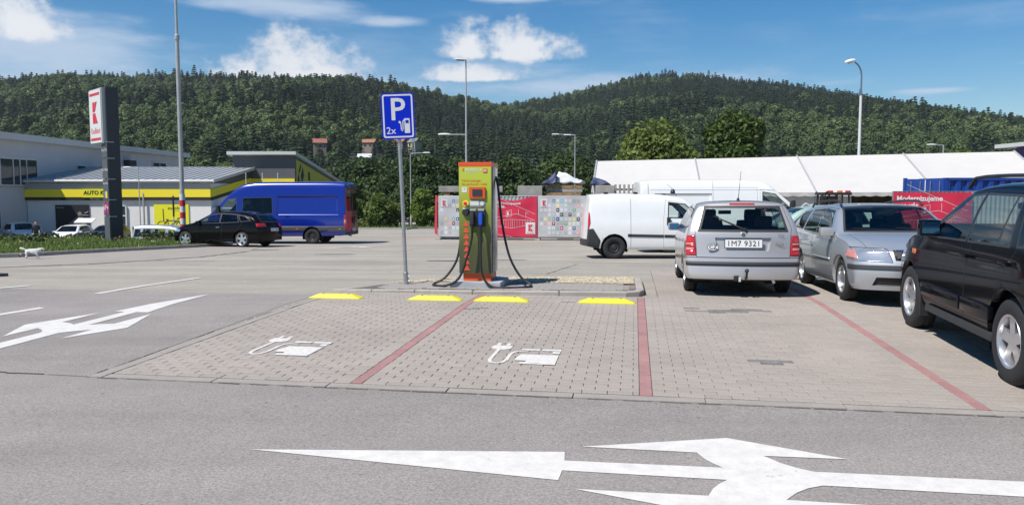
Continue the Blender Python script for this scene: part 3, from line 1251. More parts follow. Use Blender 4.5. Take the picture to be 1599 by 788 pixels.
def con_leaves(rg, h, r, n, size):
    """spruce: drooping boughs in tiers"""
    t = rg.uniform(0.06, 1, n) ** 0.8
    tier = np.floor(t * 11) / 11 + rg.normal(0, 0.012, n)
    rad = r * (1 - tier ** 1.7) ** 0.9 * rg.uniform(0.45, 1.05, n) + 0.1
    a = rg.uniform(0, 2 * np.pi, n)
    c = np.column_stack([np.cos(a) * rad, np.sin(a) * rad, h * np.clip(tier, 0.04, 1) - rad * 0.22])
    out = np.column_stack([np.cos(a), np.sin(a), np.full(n, -0.45)])
    side = np.column_stack([-np.sin(a), np.cos(a), rg.normal(0, .25, n)])
    s = size * rg.uniform(0.6, 1.25, n)[:, None] * (0.45 + 0.75 * (1 - tier))[:, None]
    v = np.stack([c - out * s * 0.9, c - side * s * 0.6, c + out * s * 0.9, c + side * s * 0.6], 1).reshape(-1, 3)
    return v, np.arange(4 * n).reshape(n, 4)


rgt = np.random.default_rng(21)
kinds = {'con': [], 'dec': [], 'mid': []}
for k, (h, r) in enumerate([(15, 2.9), (17, 3.1), (13, 2.9), (15, 2.5)]):
    v, f = con_leaves(rgt, h, r, 300, 1.5)
    kinds['con'].append(proto('spruce', v, f, F_CON, h * 0.95, 0.22))


def dec_lobes(rg, h, r, k):
    L_ = [(0, 0, h * 0.62, r * 0.75, r * 0.75, h * 0.33)]
    for i in range(k):
        a = i * 2.4 + rg.uniform(-.4, .4)
        q = rg.uniform(0.35, 0.62) * r
        s = rg.uniform(0.38, 0.58) * r
        L_.append((math.cos(a) * q, math.sin(a) * q, h * rg.uniform(0.42, 0.84), s, s, s * 0.85))
    return L_


for k, (h, r) in enumerate([(13, 4.2), (11, 4.6), (15, 4.4)]):
    v, f = leaf_cloud(rgt, dec_lobes(rgt, h, r, 7), 420, 0.85, 0.7)
    kinds['dec'].append(proto('broadleaf', v, f, F_DEC, h * 0.5, 0.25))
for k, (h, r) in enumerate([(10, 4.0), (8.5, 3.6), (12, 4.2)]):
    v, f = leaf_cloud(rgt, dec_lobes(rgt, h, r, 9), 2600, 0.36, 0.62)
    kinds['mid'].append(proto('broadleaf', v, f, F_MID, h * 0.5, 0.2))


def scatter(name, label, cat, pts, scales, kind):
    """one wood: tree shapes instanced on points"""
    coll = bpy.data.collections.new(name + '_kinds')
    for o in kinds[kind]:
        coll.objects.link(o)
    me = bpy.data.meshes.new(name)
    me.from_pydata([tuple(p) for p in pts], [], [])
    at_ = me.attributes.new('tree_scale', 'FLOAT', 'POINT')
    at_.data.foreach_set('value', np.asarray(scales, np.float32))
    o = link_mesh(name, me)
    ng = bpy.data.node_groups.new(name, 'GeometryNodeTree')
    ng.interface.new_socket('Geometry', in_out='INPUT', socket_type='NodeSocketGeometry')
    ng.interface.new_socket('Geometry', in_out='OUTPUT', socket_type='NodeSocketGeometry')
    N, L = ng.nodes, ng.links
    gi, go = N.new('NodeGroupInput'), N.new('NodeGroupOutput')
    iop = N.new('GeometryNodeInstanceOnPoints')
    ci = N.new('GeometryNodeCollectionInfo')
    ci.inputs['Collection'].default_value = coll
    ci.inputs['Separate Children'].default_value = True
    ci.inputs['Reset Children'].default_value = True
    iop.inputs['Pick Instance'].default_value = True
    rv = N.new('FunctionNodeRandomValue')
    rv.data_type = 'INT'
    rv.inputs['Min'].default_value = 0
    rv.inputs['Max'].default_value = len(kinds[kind]) - 1
    ro = N.new('FunctionNodeRandomValue')
    ro.data_type = 'FLOAT_VECTOR'
    ro.inputs['Max'].default_value = (0.06, 0.06, 6.28)
    na = N.new('GeometryNodeInputNamedAttribute')
    na.data_type = 'FLOAT'
    na.inputs['Name'].default_value = 'tree_scale'
    L.new(gi.outputs[0], iop.inputs['Points'])
    L.new(ci.outputs[0], iop.inputs['Instance'])
    L.new([s for s in rv.outputs if s.type == 'INT'][0], iop.inputs['Instance Index'])
    L.new(ro.outputs[0], iop.inputs['Rotation'])
    L.new(na.outputs[0], iop.inputs['Scale'])
    L.new(iop.outputs[0], go.inputs[0])
    md = o.modifiers.new('trees', 'NODES')
    md.node_group = ng
    return tag(o, label, cat, kind='stuff')


# far houses stand in small clearings on the lower slope
HOUSES = [((-68, 276), 4.2, 3.6, 'red'), ((-46.5, 246), 3.8, 2.8, 'white'), ((-53, 290), 4.6, 3.2, 'orange'), ((-43, 300), 4.2, 3.0, 'orange'), ((-37.0, 296), 4.0, 3.6, 'cream')]


def far_wood():
    rg = np.random.default_rng(5)
    P_, D_ = [], []
    for y0, y1, step in ((168, 420, 4.9), (420, 860, 4.5), (900, 1380, 9.0)):
        xs = np.arange(-0.95 * y1, 0.95 * y1, step)
        ys = np.arange(y0, y1, step)
        X, Y = np.meshgrid(xs, ys)
        X = X.ravel() + rg.uniform(-.45, .45, X.size) * step
        Y = Y.ravel() + rg.uniform(-.45, .45, Y.size) * step
        keep = (np.abs(X) < 0.88 * Y + 20)
        if y0 >= 900:
            keep &= (X > 0.40 * Y)
        # skip what the crests hide
        zz = hill_z(X, Y)
        if y0 == 420:
            a_front = HILLS[0][2](X / Y * 650) + 12
            keep &= ~((Y > 665) & (zz + 18 < (a_front - 1.6) * Y / 650 - 4))
        for (hx, hy), w, h, c in HOUSES:
            keep &= ~((np.abs(X - hx * Y / hy) < w * 0.9 + 2) & (Y < hy + 6) & (Y > hy - 26))
        X, Y, zz = X[keep], Y[keep], zz[keep]
        nz = np.sin(X * 0.012 + 2 * np.sin(Y * 0.009)) * np.sin(Y * 0.015 + X * 0.004 + 1.0) + rg.normal(0, .26, X.size) + np.clip((330 - Y) / 260, -0.12, 1) * 1.3
        dec = nz > -0.02
        P_.append(np.column_stack([X, Y, zz - 0.5]))
        D_.append(dec)
    P_, D_ = np.vstack(P_), np.concatenate(D_)
    sc = np.clip(rg.normal(0.66, 0.15, len(P_)), 0.36, 1.1) * np.where(P_[:, 1] < 330, 0.78, 1.0) * np.where(D_, 0.92, 1.0)
    scatter('spruce_forest', 'dark green spruce forest covering the hills behind the lot', 'forest', P_[~D_], sc[~D_], 'con')
    scatter('broadleaf_forest', 'lighter green broadleaf patches among the hillside forest', 'forest', P_[D_], sc[D_], 'dec')
    # nearer wood at the foot of the hill
    xs, ys = np.meshgrid(np.arange(-150, 150, 5.6), np.arange(70, 176, 5.8))
    X = xs.ravel() + rg.uniform(-2.4, 2.4, xs.size)
    Y = ys.ravel() + rg.uniform(-2.4, 2.4, ys.size)
    keep = (np.abs(X) < 0.72 * Y + 14) & ~((X < -16) & (Y < 100)) & ~((X > -2) & (Y < 78)) & ~((X < -13) & (Y < 84))
    X, Y = X[keep], Y[keep]
    Z = np.where(Y > 150, hill_z(X, Y), np.interp(Y, KY, KZ)) - 0.2
    sc = rg.uniform(0.62, 1.0, len(X)) * np.interp(Y, [70, 110, 176], [0.72, 0.85, 1.0]) * np.where(X < -30, 0.72, 1)
    sc *= np.where((X > 10) & (Y < 130), 0.72, 1)
    scatter('lower_wood', 'dense broadleaf wood along the foot of the hills behind the fence', 'forest', np.column_stack([X, Y, Z]), sc, 'mid')


far_wood()

M_ROOF = {'red': mat('clay_roof', (0.28, 0.10, 0.075), 0.8, var=0.2, vscale=2), 'orange': mat('orange_roof', (0.30, 0.13, 0.075), 0.8, var=0.2, vscale=2),
          'white': mat('tin_roof', (0.55, 0.56, 0.58), 0.5), 'cream': mat('grey_roof', (0.2, 0.18, 0.16), 0.8)}
M_HWALL = {'red': mat('dark_gable', (0.22, 0.18, 0.15), 0.9), 'orange': mat('brown_gable', (0.25, 0.2, 0.16), 0.9), 'white': mat('white_render', (0.65, 0.65, 0.63), 0.9), 'cream': mat('cream_render', (0.5, 0.46, 0.3), 0.9)}
M_DARKGLASS = mat('window_dark', (0.02, 0.025, 0.03), 0.12, spec=0.8)
HL = {'red': 'small far house with red gable roof among the hillside trees', 'white': 'small white hut with pale tin roof on the wooded slope', 'orange': 'far cottage with orange roof on the slope', 'cream': 'cream far house with grey roof beside the lattice mast'}
for n, ((hx, hy), w, h, c) in enumerate(HOUSES):
    lab = HL[c] if n != 3 else 'low far cottage with orange roof peeking out behind the parking sign pole'
    if n == 2:
        lab = 'wide far cottage with orange roof left of the parking sign pole'
    t = thing('house', lab, 'house', (hx, hy, float(hill_z(hx, hy)) + 2.9), 0.3 - n * 0.25, 'houses on the wooded slope')
    MB().box((0, 0, h * 0.3 - 1.5), (w, w * 0.8, h * 0.6 + 3.0)).build('wall', M_HWALL[c], t)
    a, e = w / 2 + 0.35, w * 0.4 + 0.35
    MB().add([(-a, -e, h * 0.56), (a, -e, h * 0.56), (a, e, h * 0.56), (-a, e, h * 0.56), (-a, 0, h), (a, 0, h)], [(0, 1, 5, 4), (2, 3, 4, 5), (0, 4, 3), (1, 2, 5), (0, 3, 2, 1)]).build('roof', M_ROOF[c], t)
    for s in (-1, 1):
        MB().box((s * w * 0.22, -w * 0.4 - 0.02, h * 0.3), (0.9, 0.08, 1.1)).build('window', M_DARKGLASS, t)

# ------------------------------------------------------------ single trees and bushes
M_BARK2 = mat('tree_bark', (0.10, 0.08, 0.06), 0.9, var=0.3, vscale=6, bump=0.4, bscale=20)


def tree(name, label, loc, h, r, n, leaf, fm, seed, group=None, low=0.25, lobes=11):
    rg = np.random.default_rng(seed)
    t = thing(name, label, 'tree' if 'tree' in name else 'bush', loc, 0, group)
    L_ = [(0, 0, h * (0.5 + low / 2), r * 0.72, r * 0.72, h * (0.5 - low / 2) * 0.9)]
    mb = MB()
    mb.tube([(0, 0, -0.2), (0.05, 0.03, h * 0.3), (0, 0, h * 0.6), (0.1, 0, h * 0.85)], [0.045 * r + 0.05, 0.035 * r + 0.04, 0.02 * r + 0.02, 0.02], 7)
    for i in range(lobes):
        a = i * 2.399 + rg.uniform(-.4, .4)
        q = rg.uniform(0.4, 0.72) * r
        zc = h * rg.uniform(low + 0.1, 0.86)
        q *= 1.0 if zc < h * 0.65 else 0.65
        s = rg.uniform(0.28, 0.46) * r
        c = (math.cos(a) * q, math.sin(a) * q, zc)
        L_.append((*c, s, s, s * 0.8))
        mb.tube([(0, 0, max(0.1, zc - q * 0.9) * 0.8), (c[0] * 0.5, c[1] * 0.5, zc * 0.85), c], [0.02 * r + 0.015, 0.012 * r + 0.01, 0.008], 5)
    mb.build('trunk', M_BARK2, t, True)
    v, f = leaf_cloud(rg, L_, n, leaf, 0.55, 0.05)
    link_mesh('crown', np_mesh('crown', v, f), t, fm)
    return t


F_OLIVE = foliage_mat('olive_leaves', (0.040, 0.068, 0.010), (0.175, 0.220, 0.052), 0.3)
F_GREEN = foliage_mat('green_leaves', (0.030, 0.060, 0.010), (0.15, 0.205, 0.045), 0.3)
F_BRIGHT = foliage_mat('bright_leaves', (0.085, 0.14, 0.02), (0.19, 0.27, 0.05), 0.35)
F_BUSH = foliage_mat('bush_leaves', (0.055, 0.090, 0.018), (0.155, 0.20, 0.05), 0.3)
tree('broad_tree', 'broad olive green tree rising behind the left part of the tent', (11.3, 62, -2.1), 9.9, 4.0, 9000, 0.21, F_OLIVE, 1)
tree('broad_tree', 'taller rounded green tree behind the tent, right of the olive one', (17.6, 62, -2.1), 10.6, 3.3, 9000, 0.2, F_GREEN, 2, low=0.2)
tree('young_tree', 'yellow green tree showing above the right end of the tent', (47.5, 82, -2.3), 8.6, 3.1, 5000, 0.25, F_BRIGHT, 3)
for k, (x, y, h, r) in enumerate([(-38, 104, 8.2, 3.4), (-33.5, 108, 8.9, 3.6), (-43.5, 106, 7.6, 3.2)]):
    tree('leafy_tree', ['mid green tree behind the grey tin roof, by the tall mast', 'mid green tree between the grey roof and the dark annex', 'lower mid green tree behind the roof of the grey building'][k], (x, y, -2.5), h, r, 4500, 0.3, F_BUSH, 30 + k, 'trees behind the car shop', low=0.15)
for k, (x, y, h, r, fm, lab) in enumerate([(-10.2, 60, 2.7, 1.8, F_BUSH, 'rounded olive bush on the grass strip behind the parking sign'), (-13.0, 62, 2.6, 2.0, F_GREEN, 'dark low bush behind the rear doors of the blue van'),
                                           (-6.9, 60, 3.2, 1.35, F_BRIGHT, 'bright green shrub beside the end of the banner fence'), (-5.2, 60, 3.0, 1.25, F_BRIGHT, 'bright green shrub just behind the first grey banner')]):
    tree('round_bush' if k < 2 else 'tall_shrub', lab, (x, y, gz(y)), h, r, 4200, 0.13, fm, 50 + k, low=0.0, lobes=9)


def hedge(label, p, q, w, h, seed):
    rg = np.random.default_rng(seed)
    p, q = Vector(p), Vector(q)
    n = int((q - p).length / 0.5)
    L_ = []
    for i in range(n):
        c = p.lerp(q, (i + .5) / n)
        L_.append((c.x, c.y, gz(c.y) + h * 0.45 + rg.normal(0, .04), 0.42, w / 2, h * 0.52 + rg.normal(0, .03)))
    t = thing('hedge', label, 'hedge', (0, 0, 0))
    v, f = leaf_cloud(rg, L_, n * 130, 0.075, 0.5, 0.05)
    link_mesh('foliage', np_mesh('foliage', v, f), t, F_HEDGE)
    mb = MB()
    for i in range(0, n, 2):
        c = p.lerp(q, (i + .5) / n)
        mb.tube([(c.x, c.y, gz(c.y)), (c.x + .05, c.y, gz(c.y) + h * 0.7)], [0.03, 0.012], 5)
    mb.build('stems', M_BARK2, t)


F_HEDGE = foliage_mat('hedge_leaves', (0.016, 0.032, 0.008), (0.050, 0.085, 0.020), 0.2)
hedge('clipped dark hedge along the back of the grass island', (-28, 36.2), (-19.5, 37.6), 0.9, 0.36, 1)
hedge('lower clipped hedge in the grass near the walking dog', (-26, 31.2), (-20.3, 33.4), 0.8, 0.30, 2)
hedge('low hedge piece between the pylon and the parked silver van', (-18.4, 38.2), (-16.9, 38.5), 0.7, 0.4, 3)

# ============================================================ BUILDINGS ON THE LEFT
M_RENDER = mat('grey_render', (0.52, 0.52, 0.54), 0.85, var=0.05, vscale=0.6, bump=0.1, bscale=60)
M_WHITEWALL = mat('white_cladding', (0.72, 0.71, 0.69), 0.7, var=0.03, vscale=0.8)
M_ROOFWHITE = mat('white_roof_sheet', (0.55, 0.55, 0.545), 0.5, var=0.04, vscale=0.5)
M_TIN = mat('grey_tin', (0.42, 0.43, 0.43), 0.45, metal=0.3, var=0.06, vscale=0.7)
M_YELLOW = mat('yellow_band', (0.85, 0.70, 0.03), 0.5)
M_YELLOW2 = mat('poster_yellow', (0.76, 0.72, 0.02), 0.5)
M_BLACK = mat('black_panel', (0.018, 0.018, 0.02), 0.5)
M_DGREY = mat('dark_grey_cladding', (0.10, 0.10, 0.108), 0.6, var=0.05, vscale=0.6)
M_FRAME = mat('white_frame', (0.58, 0.58, 0.58), 0.5)
M_FRAMEG = mat('grey_frame', (0.35, 0.36, 0.37), 0.5)
M_GLASSB = mat('building_glass', (0.03, 0.04, 0.05), 0.06, spec=0.9)
M_WHITE = mat('white_print', (0.62, 0.62, 0.61), 0.5)
M_RED = mat('red_print', (0.62, 0.02, 0.05), 0.5)
M_STEEL = mat('galvanised', (0.42, 0.43, 0.44), 0.4, metal=0.8, var=0.12, vscale=8)
M_GREYPAINT = mat('grey_paint', (0.38, 0.39, 0.39), 0.5, metal=0.2, var=0.08, vscale=5)
M_RUBBER = mat('black_rubber', (0.014, 0.014, 0.015), 0.55)
M_PLASTIC = mat('black_plastic', (0.02, 0.02, 0.022), 0.45)
FRONT = (R(90), 0, 0)          # lettering that faces the camera side (-y)


def slab(poly_xz, y0, y1):
    """outline in x,z pushed through y"""
    n = len(poly_xz)
    vs = [(x, y0, z) for x, z in poly_xz] + [(x, y1, z) for x, z in poly_xz]
    return vs, [tuple(range(n)), tuple(range(2 * n - 1, n - 1, -1))] + [(i, n + i, n + (i + 1) % n, (i + 1) % n) for i in range(n)]


# --- two-storey grey building, its long face runs away from the lot
ga = thing('grey_building', 'grey rendered two-storey building with low white roof', 'building', (0, 0, 0))
GX0 = -38.2
MB().box((GX0 - 7, 67, 1.35), (14, 46, 8.3)).build('wall', M_RENDER, ga)
# roof slab: overhanging white sheet, falling away from the lot
mb = MB()
mb.add([(GX0 + 0.6, 43.5, 5.45), (GX0 + 0.6, 91, 5.45), (GX0 - 15, 91, 6.6), (GX0 - 15, 43.5, 6.6), (GX0 + 0.6, 43.5, 5.95), (GX0 + 0.6, 91, 5.95), (GX0 - 15, 91, 7.1), (GX0 - 15, 43.5, 7.1)],
       [(0, 1, 2, 3), (4, 7, 6, 5), (0, 4, 5, 1), (1, 5, 6, 2), (2, 6, 7, 3), (3, 7, 4, 0)])
mb.build('roof', M_ROOFWHITE, ga)


def side_window(y, z, w, h, bars, parent, dark=M_GLASSB):
    o = MB().box((GX0 + 0.02, y, z), (0.06, w, h)).build('window', dark, parent)
    m = MB()
    for s in (-1, 1):
        m.box((GX0 + 0.05, y + s * w / 2, z), (0.10, 0.12, h + 0.12))
        m.box((GX0 + 0.05, y, z + s * h / 2), (0.096, w - 0.1, 0.12))
    for b_ in bars:
        m.box((GX0 + 0.05, y + b_ * w, z), (0.09, 0.09, h - 0.1))
    m.build('window_frame', M_FRAME, o)
    MB().box((GX0 + 0.09, y, z - h / 2 - 0.09), (0.22, w + 0.2, 0.05)).build('window_sill', M_FRAMEG, o)


side_window(60.2, 3.05, 4.6, 2.05, (-0.16, 0.02, 0.2), ga)
side_window(52.0, 3.05, 4.6, 2.05, (-0.16, 0.02, 0.2), ga)
side_window(68.9, 3.35, 1.5, 1.0, (), ga)
side_window(57.0, -0.45, 1.5, 1.6, (), ga)
side_window(63.6, -0.45, 1.9, 1.6, (), ga)
side_window(84.2, 4.2, 3.2, 0.9, (0.0,), ga)
# air conditioner on the wall
ac = thing('air_conditioner', 'white air conditioner unit fixed to the grey wall', 'air conditioner', (GX0 + 0.22, 73.4, 3.05))
MB().bbox((0.1, 0, 0.45), (0.42, 1.35, 0.95), 0.05).build('case', M_FRAME, ac)
MB().lathe([(0.36, 0.30), (0.36, 0.33), (0.30, 0.335), (0.05, 0.335), (0.0, 0.335)], 'x', 20, (0.0, 0.1, 0.45)).build('fan_grille', M_FRAMEG, ac)
MB().box((0.05, -0.4, -0.05), (0.5, 0.06, 0.06)).box((0.05, 0.4, -0.05), (0.5, 0.06, 0.06)).build('bracket', M_FRAMEG, ac)
ac2 = thing('flue_box', 'small dark box flue with pipe on the grey wall', 'flue', (GX0 + 0.2, 77.2, 4.15))
MB().bbox((0.15, 0, 0.2), (0.5, 1.5, 0.55), 0.03).build('case', M_BLACK, ac2)
MB().tube([(0.15, -0.5, 0), (0.15, -0.5, -1.2), (0.1, -1.6, -1.2)], 0.05, 6).build('pipe', M_FRAMEG, ac2)

# --- low car shop with tin roof and yellow band
shop = thing('car_shop', 'long low white car shop with grey tin roof and yellow band', 'shop', (0, 0, 0))
SX0, SX1, SY = GX0 + 0.05, -23.7, 61.0
MB().box(((SX0 + SX1) / 2, SY + 4.6, 0.0), (SX1 - SX0, 9.2, 4.4)).build('wall', M_WHITEWALL, shop)
# side wall under the verge is a wedge
vs, fs = slab([(SY, 2.2), (SY + 9.2, 2.2), (SY + 9.2, 3.30)], SX1 - 0.15, SX1 - 0.001)
MB().add([(p[1], p[0], p[2]) for p in vs], fs).build('gable', M_DGREY, shop)
# roof sheet with standing seams
mb = MB()
mb.add([(SX0 - .1, SY - 0.28, 2.32), (SX1 + 0.45, SY - 0.28, 2.32), (SX1 + 0.45, SY + 10, 3.66), (SX0 - .1, SY + 10, 3.66),
        (SX0 - .1, SY - 0.28, 2.44), (SX1 + 0.45, SY - 0.28, 2.44), (SX1 + 0.45, SY + 10, 3.78), (SX0 - .1, SY + 10, 3.78)],
       [(0, 1, 2, 3), (4, 7, 6, 5), (0, 4, 5, 1), (1, 5, 6, 2), (2, 6, 7, 3), (3, 7, 4, 0)])
rf = mb.build('roof', M_TIN, shop)
seam = MB()
k = SX0
while k < SX1 + 0.4:
    seam.add([(k, SY - 0.25, 2.45), (k + 0.06, SY - 0.25, 2.45), (k + 0.06, SY + 9.9, 3.765), (k, SY + 9.9, 3.765), (k, SY - 0.25, 2.51), (k + 0.06, SY - 0.25, 2.51), (k + 0.06, SY + 9.9, 3.825), (k, SY + 9.9, 3.825)],
             [(0, 4, 5, 1), (4, 7, 6, 5), (1, 5, 6, 2), (3, 7, 4, 0)])
    k += 0.62
seam.build('roof_seams', M_TIN, rf)['kind'] = 'stuff'
gut = MB().tube([(SX0 - 0.1, SY - 0.34, 2.36), (SX1 + 0.45, SY - 0.34, 2.36)], 0.11, 8)
gut.build('gutter', M_ROOFWHITE, shop)
vb = MB().add([(SX1 + 0.46, SY - 0.6, 2.25), (SX1 + 0.46, SY + 10, 3.59), (SX1 + 0.46, SY + 10, 3.84), (SX1 + 0.46, SY - 0.6, 2.50), (SX1 + 0.52, SY - 0.6, 2.25), (SX1 + 0.52, SY + 10, 3.59), (SX1 + 0.52, SY + 10, 3.84), (SX1 + 0.52, SY - 0.6, 2.50)],
              [(0, 1, 2, 3), (4, 7, 6, 5), (0, 4, 5, 1), (3, 2, 6, 7), (0, 3, 7, 4), (1, 5, 6, 2)])
vb.build('verge_board', M_ROOFWHITE, shop)
MB().box(((SX0 + SX1) / 2, SY - 0.09, 1.96), (SX1 - SX0, 0.14, 0.50)).build('fascia', M_FRAMEG, shop)
MB().box(((SX0 + SX1) / 2 + 0.02, SY - 0.12, 1.42), (SX1 - SX0 + 0.1, 0.2, 0.62)).build('yellow_band', M_YELLOW, shop)
MB().box(((SX0 + SX1) / 2 + 0.02, SY - 0.11, 0.99), (SX1 - SX0 + 0.1, 0.18, 0.24)).build('black_band', M_BLACK, shop)
for z0, h, m, nm in ((1.13, 0.60, M_YELLOW, 'yellow_band'), (0.86, 0.26, M_BLACK, 'black_band')):
    b = [(SX1 + 0.02, SY + 0.05, z0), (SX1 + 0.02, SY + 9.2, z0 + 1.05), (SX1 + 0.02, SY + 9.2, z0 + h + 1.05), (SX1 + 0.02, SY + 0.05, z0 + h)]
    MB().add(b + [(x + 0.1, y, z) for x, y, z in b], [(0, 1, 2, 3), (4, 7, 6, 5), (0, 4, 5, 1), (3, 2, 6, 7), (0, 3, 7, 4), (1, 5, 6, 2)]).build(nm, m, shop)
# posters, door, canopy
ps = MB().box((-34.6, SY - 0.05, -0.55), (2.65, 0.06, 2.1)).build('poster', M_BLACK, shop, label='dark poster with a grey figure beside a car')
M_POSTERG = mat('poster_grey', (0.20, 0.19, 0.19), 0.6, var=0.3, vscale=3)
MB().prism([(-34.5, -1.55), (-33.45, -1.55), (-33.5, -0.75), (-33.8, -0.45), (-34.25, -0.45), (-34.9, -0.95)], (0, 0.02), M=Matrix(((1, 0, 0, 0), (0, 0, -1, SY - 0.085), (0, 1, 0, 0), (0, 0, 0, 1)))).lathe([(0.0, 0.0), (0.17, 0.0), (0.17, 0.02), (0, 0.02)], 'y', 14, (-34.0, SY - 0.11, -0.2)).build('print', M_POSTERG, ps)
MB().tube([(-33.6, SY - 0.1, -0.15), (-33.3, SY - 0.1, -0.02), (-33.32, SY - 0.1, 0.0)], 0.03, 5).box((-33.6, SY - 0.09, -0.3), (0.55, 0.02, 0.05)).build('print', M_FRAMEG, ps)
text('Motorex', 0.16, M_WHITE, ps, (-35.5, SY - 0.09, 0.3), FRONT)
dr = MB().box((-31.2, SY - 0.03, -0.75), (1.75, 0.06, 2.35)).build('door', M_GLASSB, shop)
m = MB()
for x in (-32.05, -31.2, -30.35):
    m.box((x, SY - 0.08, -0.75), (0.11, 0.1, 2.35))
for z in (0.44, -0.35, -1.9):
    m.box((-31.2, SY - 0.079, z), (1.6, 0.09, 0.10))
m.build('door_frame', M_FRAME, dr)
MB().box((-32.3, SY - 0.26, 1.42), (2.6, 0.08, 0.66)).build('sign_board', M_YELLOW2, shop)
text('AUTO KELLY', 0.42, M_BLACK, shop, (-32.3, SY - 0.31, 1.44), FRONT, bold=0.035, shear=0.12)
text('vše nejen na auto', 0.23, M_WHITE, shop, (-32.3, SY - 0.21, 0.98), FRONT, bold=0.012)
bp = MB().box((-26.8, SY - 0.05, -0.55), (2.72, 0.06, 2.2)).build('poster', M_YELLOW2, shop, label='yellow poster with a bicycle print')
text('eurobike', 0.36, M_BLACK, bp, (-26.45, SY - 0.09, 0.25), FRONT, shear=0.2)
text('kola a doplňky', 0.13, M_DGREY, bp, (-26.2, SY - 0.09, 0.02), FRONT)
bk = MB()
for cx_ in (-27.55, -26.05):
    ring = [(cx_ + 0.42 * math.cos(a * math.pi / 12), SY - 0.085, -1.18 + 0.42 * math.sin(a * math.pi / 12)) for a in range(25)]
    bk.tube(ring, 0.022, 5, caps=False)
for a, b_ in (((-27.55, -1.18), (-27.0, -1.16)), ((-27.0, -1.16), (-26.35, -0.72)), ((-27.15, -0.72), (-26.35, -0.72)), ((-27.15, -0.66), (-27.0, -1.16)), ((-27.55, -1.18), (-27.15, -0.72)), ((-26.35, -0.56), (-26.05, -1.18)), ((-27.25, -0.62), (-27.05, -0.62)), ((-26.35, -0.56), (-26.15, -0.5)), ((-27.45, 0.2), (-27.42, -0.8))):
    bk.tube([(a[0], SY - 0.088, a[1]), (b_[0], SY - 0.088, b_[1])], 0.028, 5)
bk.build('print', M_BLACK, bp)
MB().tube([(-28.95, SY - 0.12, 1.9), (-28.95, SY - 0.12, 1.6), (-28.9, SY - 0.2, 1.35), (-28.9, SY - 0.2, -2.0)], 0.07, 8).build('downpipe', M_FRAMEG, shop)
MB().box((-22.9, SY + 1.0, 0.25), (1.6, 1.4, 0.12)).build('canopy', M_ROOFWHITE, shop)
MB().tube([(-23.5, SY + 0.4, -0.6), (-22.4, SY + 0.4, 0.15)], 0.035, 6).build('canopy_strut', M_FRAMEG, shop)
for x in (-29.3, -29.0, -28.7):
    t = thing('waste_bin', 'black waste bin standing against the car shop wall beside the downpipe', 'bin', (x, SY - 0.9, LOW), 0, 'bins by the shop wall')
    MB().bbox((0, 0, 0.5), (0.26, 0.35, 1.0), 0.03).build('body', M_PLASTIC, t)
    MB().bbox((0, 0, 1.03), (0.29, 0.38, 0.08), 0.02).build('lid', M_BLACK, t)

# --- tall annex with mono-pitch roof
an = thing('annex', 'dark grey annex with sloping roof and yellow side wall', 'building', (0, 0, 0))
AX0, AX1, AY0, AY1 = -25.2, -19.6, 70.2, 88.5
vs, fs = slab([(AY0, -2.6), (AY1, -2.6), (AY1, 2.42), (AY0, 4.78)], AX0, AX1)
MB().add([(p[1], p[0], p[2]) for p in vs], fs).build('wall', M_DGREY, an)
vs, fs = slab([(AY0 - 0.5, 4.84), (AY1 + 0.3, 2.40), (AY1 + 0.3, 2.62), (AY0 - 0.5, 5.12)], AX0 - 0.35, AX1 + 0.25)
MB().add([(p[1], p[0], p[2]) for p in vs], fs).build('roof', M_ROOFWHITE, an)
MB().box(((AX0 + AX1) / 2, AY0 - 0.06, 2.42), (AX1 - AX0 - 0.05, 0.10, 0.55)).build('yellow_band', M_YELLOW, an)
side = [(AX1 + 0.03, AY0 + 0.4, -2.0), (AX1 + 0.03, AY1 - 0.3, -2.0), (AX1 + 0.03, AY1 - 0.3, 2.2), (AX1 + 0.03, AY0 + 0.4, 4.45)]
sp = MB().add([(x - 0.04, y, z) for x, y, z in side] + side, [(0, 1, 2, 3), (4, 7, 6, 5), (0, 4, 5, 1), (3, 2, 6, 7), (0, 3, 7, 4), (1, 5, 6, 2)]).build('side_panel', mat('olive_yellow', (0.52, 0.46, 0.04), 0.6), an)
gm = MB()
YZ = Matrix(((0, 0, 1, AX1 + 0.034), (1, 0, 0, 0), (0, 1, 0, 0), (0, 0, 0, 1)))
for poly in ([(71.0, 1.9), (71.5, 2.6), (71.2, 3.2), (70.9, 2.6)], [(71.3, 3.4), (72.0, 4.1), (72.2, 3.9), (71.6, 3.2)], [(72.3, 2.3), (73.1, 3.0), (72.7, 3.8), (72.0, 3.0)], [(73.0, 1.8), (73.8, 1.7), (73.4, 2.3)], [(74.6, 2.6), (75.2, 2.6), (75.2, 3.4), (74.6, 3.4)], [(76.5, 1.6), (77.4, 1.5), (77.0, 2.3)],
             [(79.0, 1.9), (79.8, 1.7), (79.6, 2.5)], [(81.5, 1.5), (83.0, 1.4), (82.4, 2.0)]):
    gm.prism(poly, (0.0, 0.02), M=YZ)
gm.build('print', M_BLACK, sp)
for i, x in enumerate((-22.6, -21.2, -19.9)):
    t = thing('flag_pole', ['slim white flagpole beside the end of the tin roof', 'slim white flagpole before the middle of the dark annex', 'slim white flagpole next to the yellow side wall of the annex'][i], 'flagpole', (x, 66.0, LOW), 0, 'flagpoles by the annex')
    MB().tube([(0, 0, 0), (0, 0, 5.25)], [0.055, 0.03], 8).build('pole', M_WHITE, t)
    MB().lathe([(0, 5.25), (0.05, 5.28), (0.05, 5.33), (0, 5.36)], 'z', 8).build('finial', M_WHITE, t)

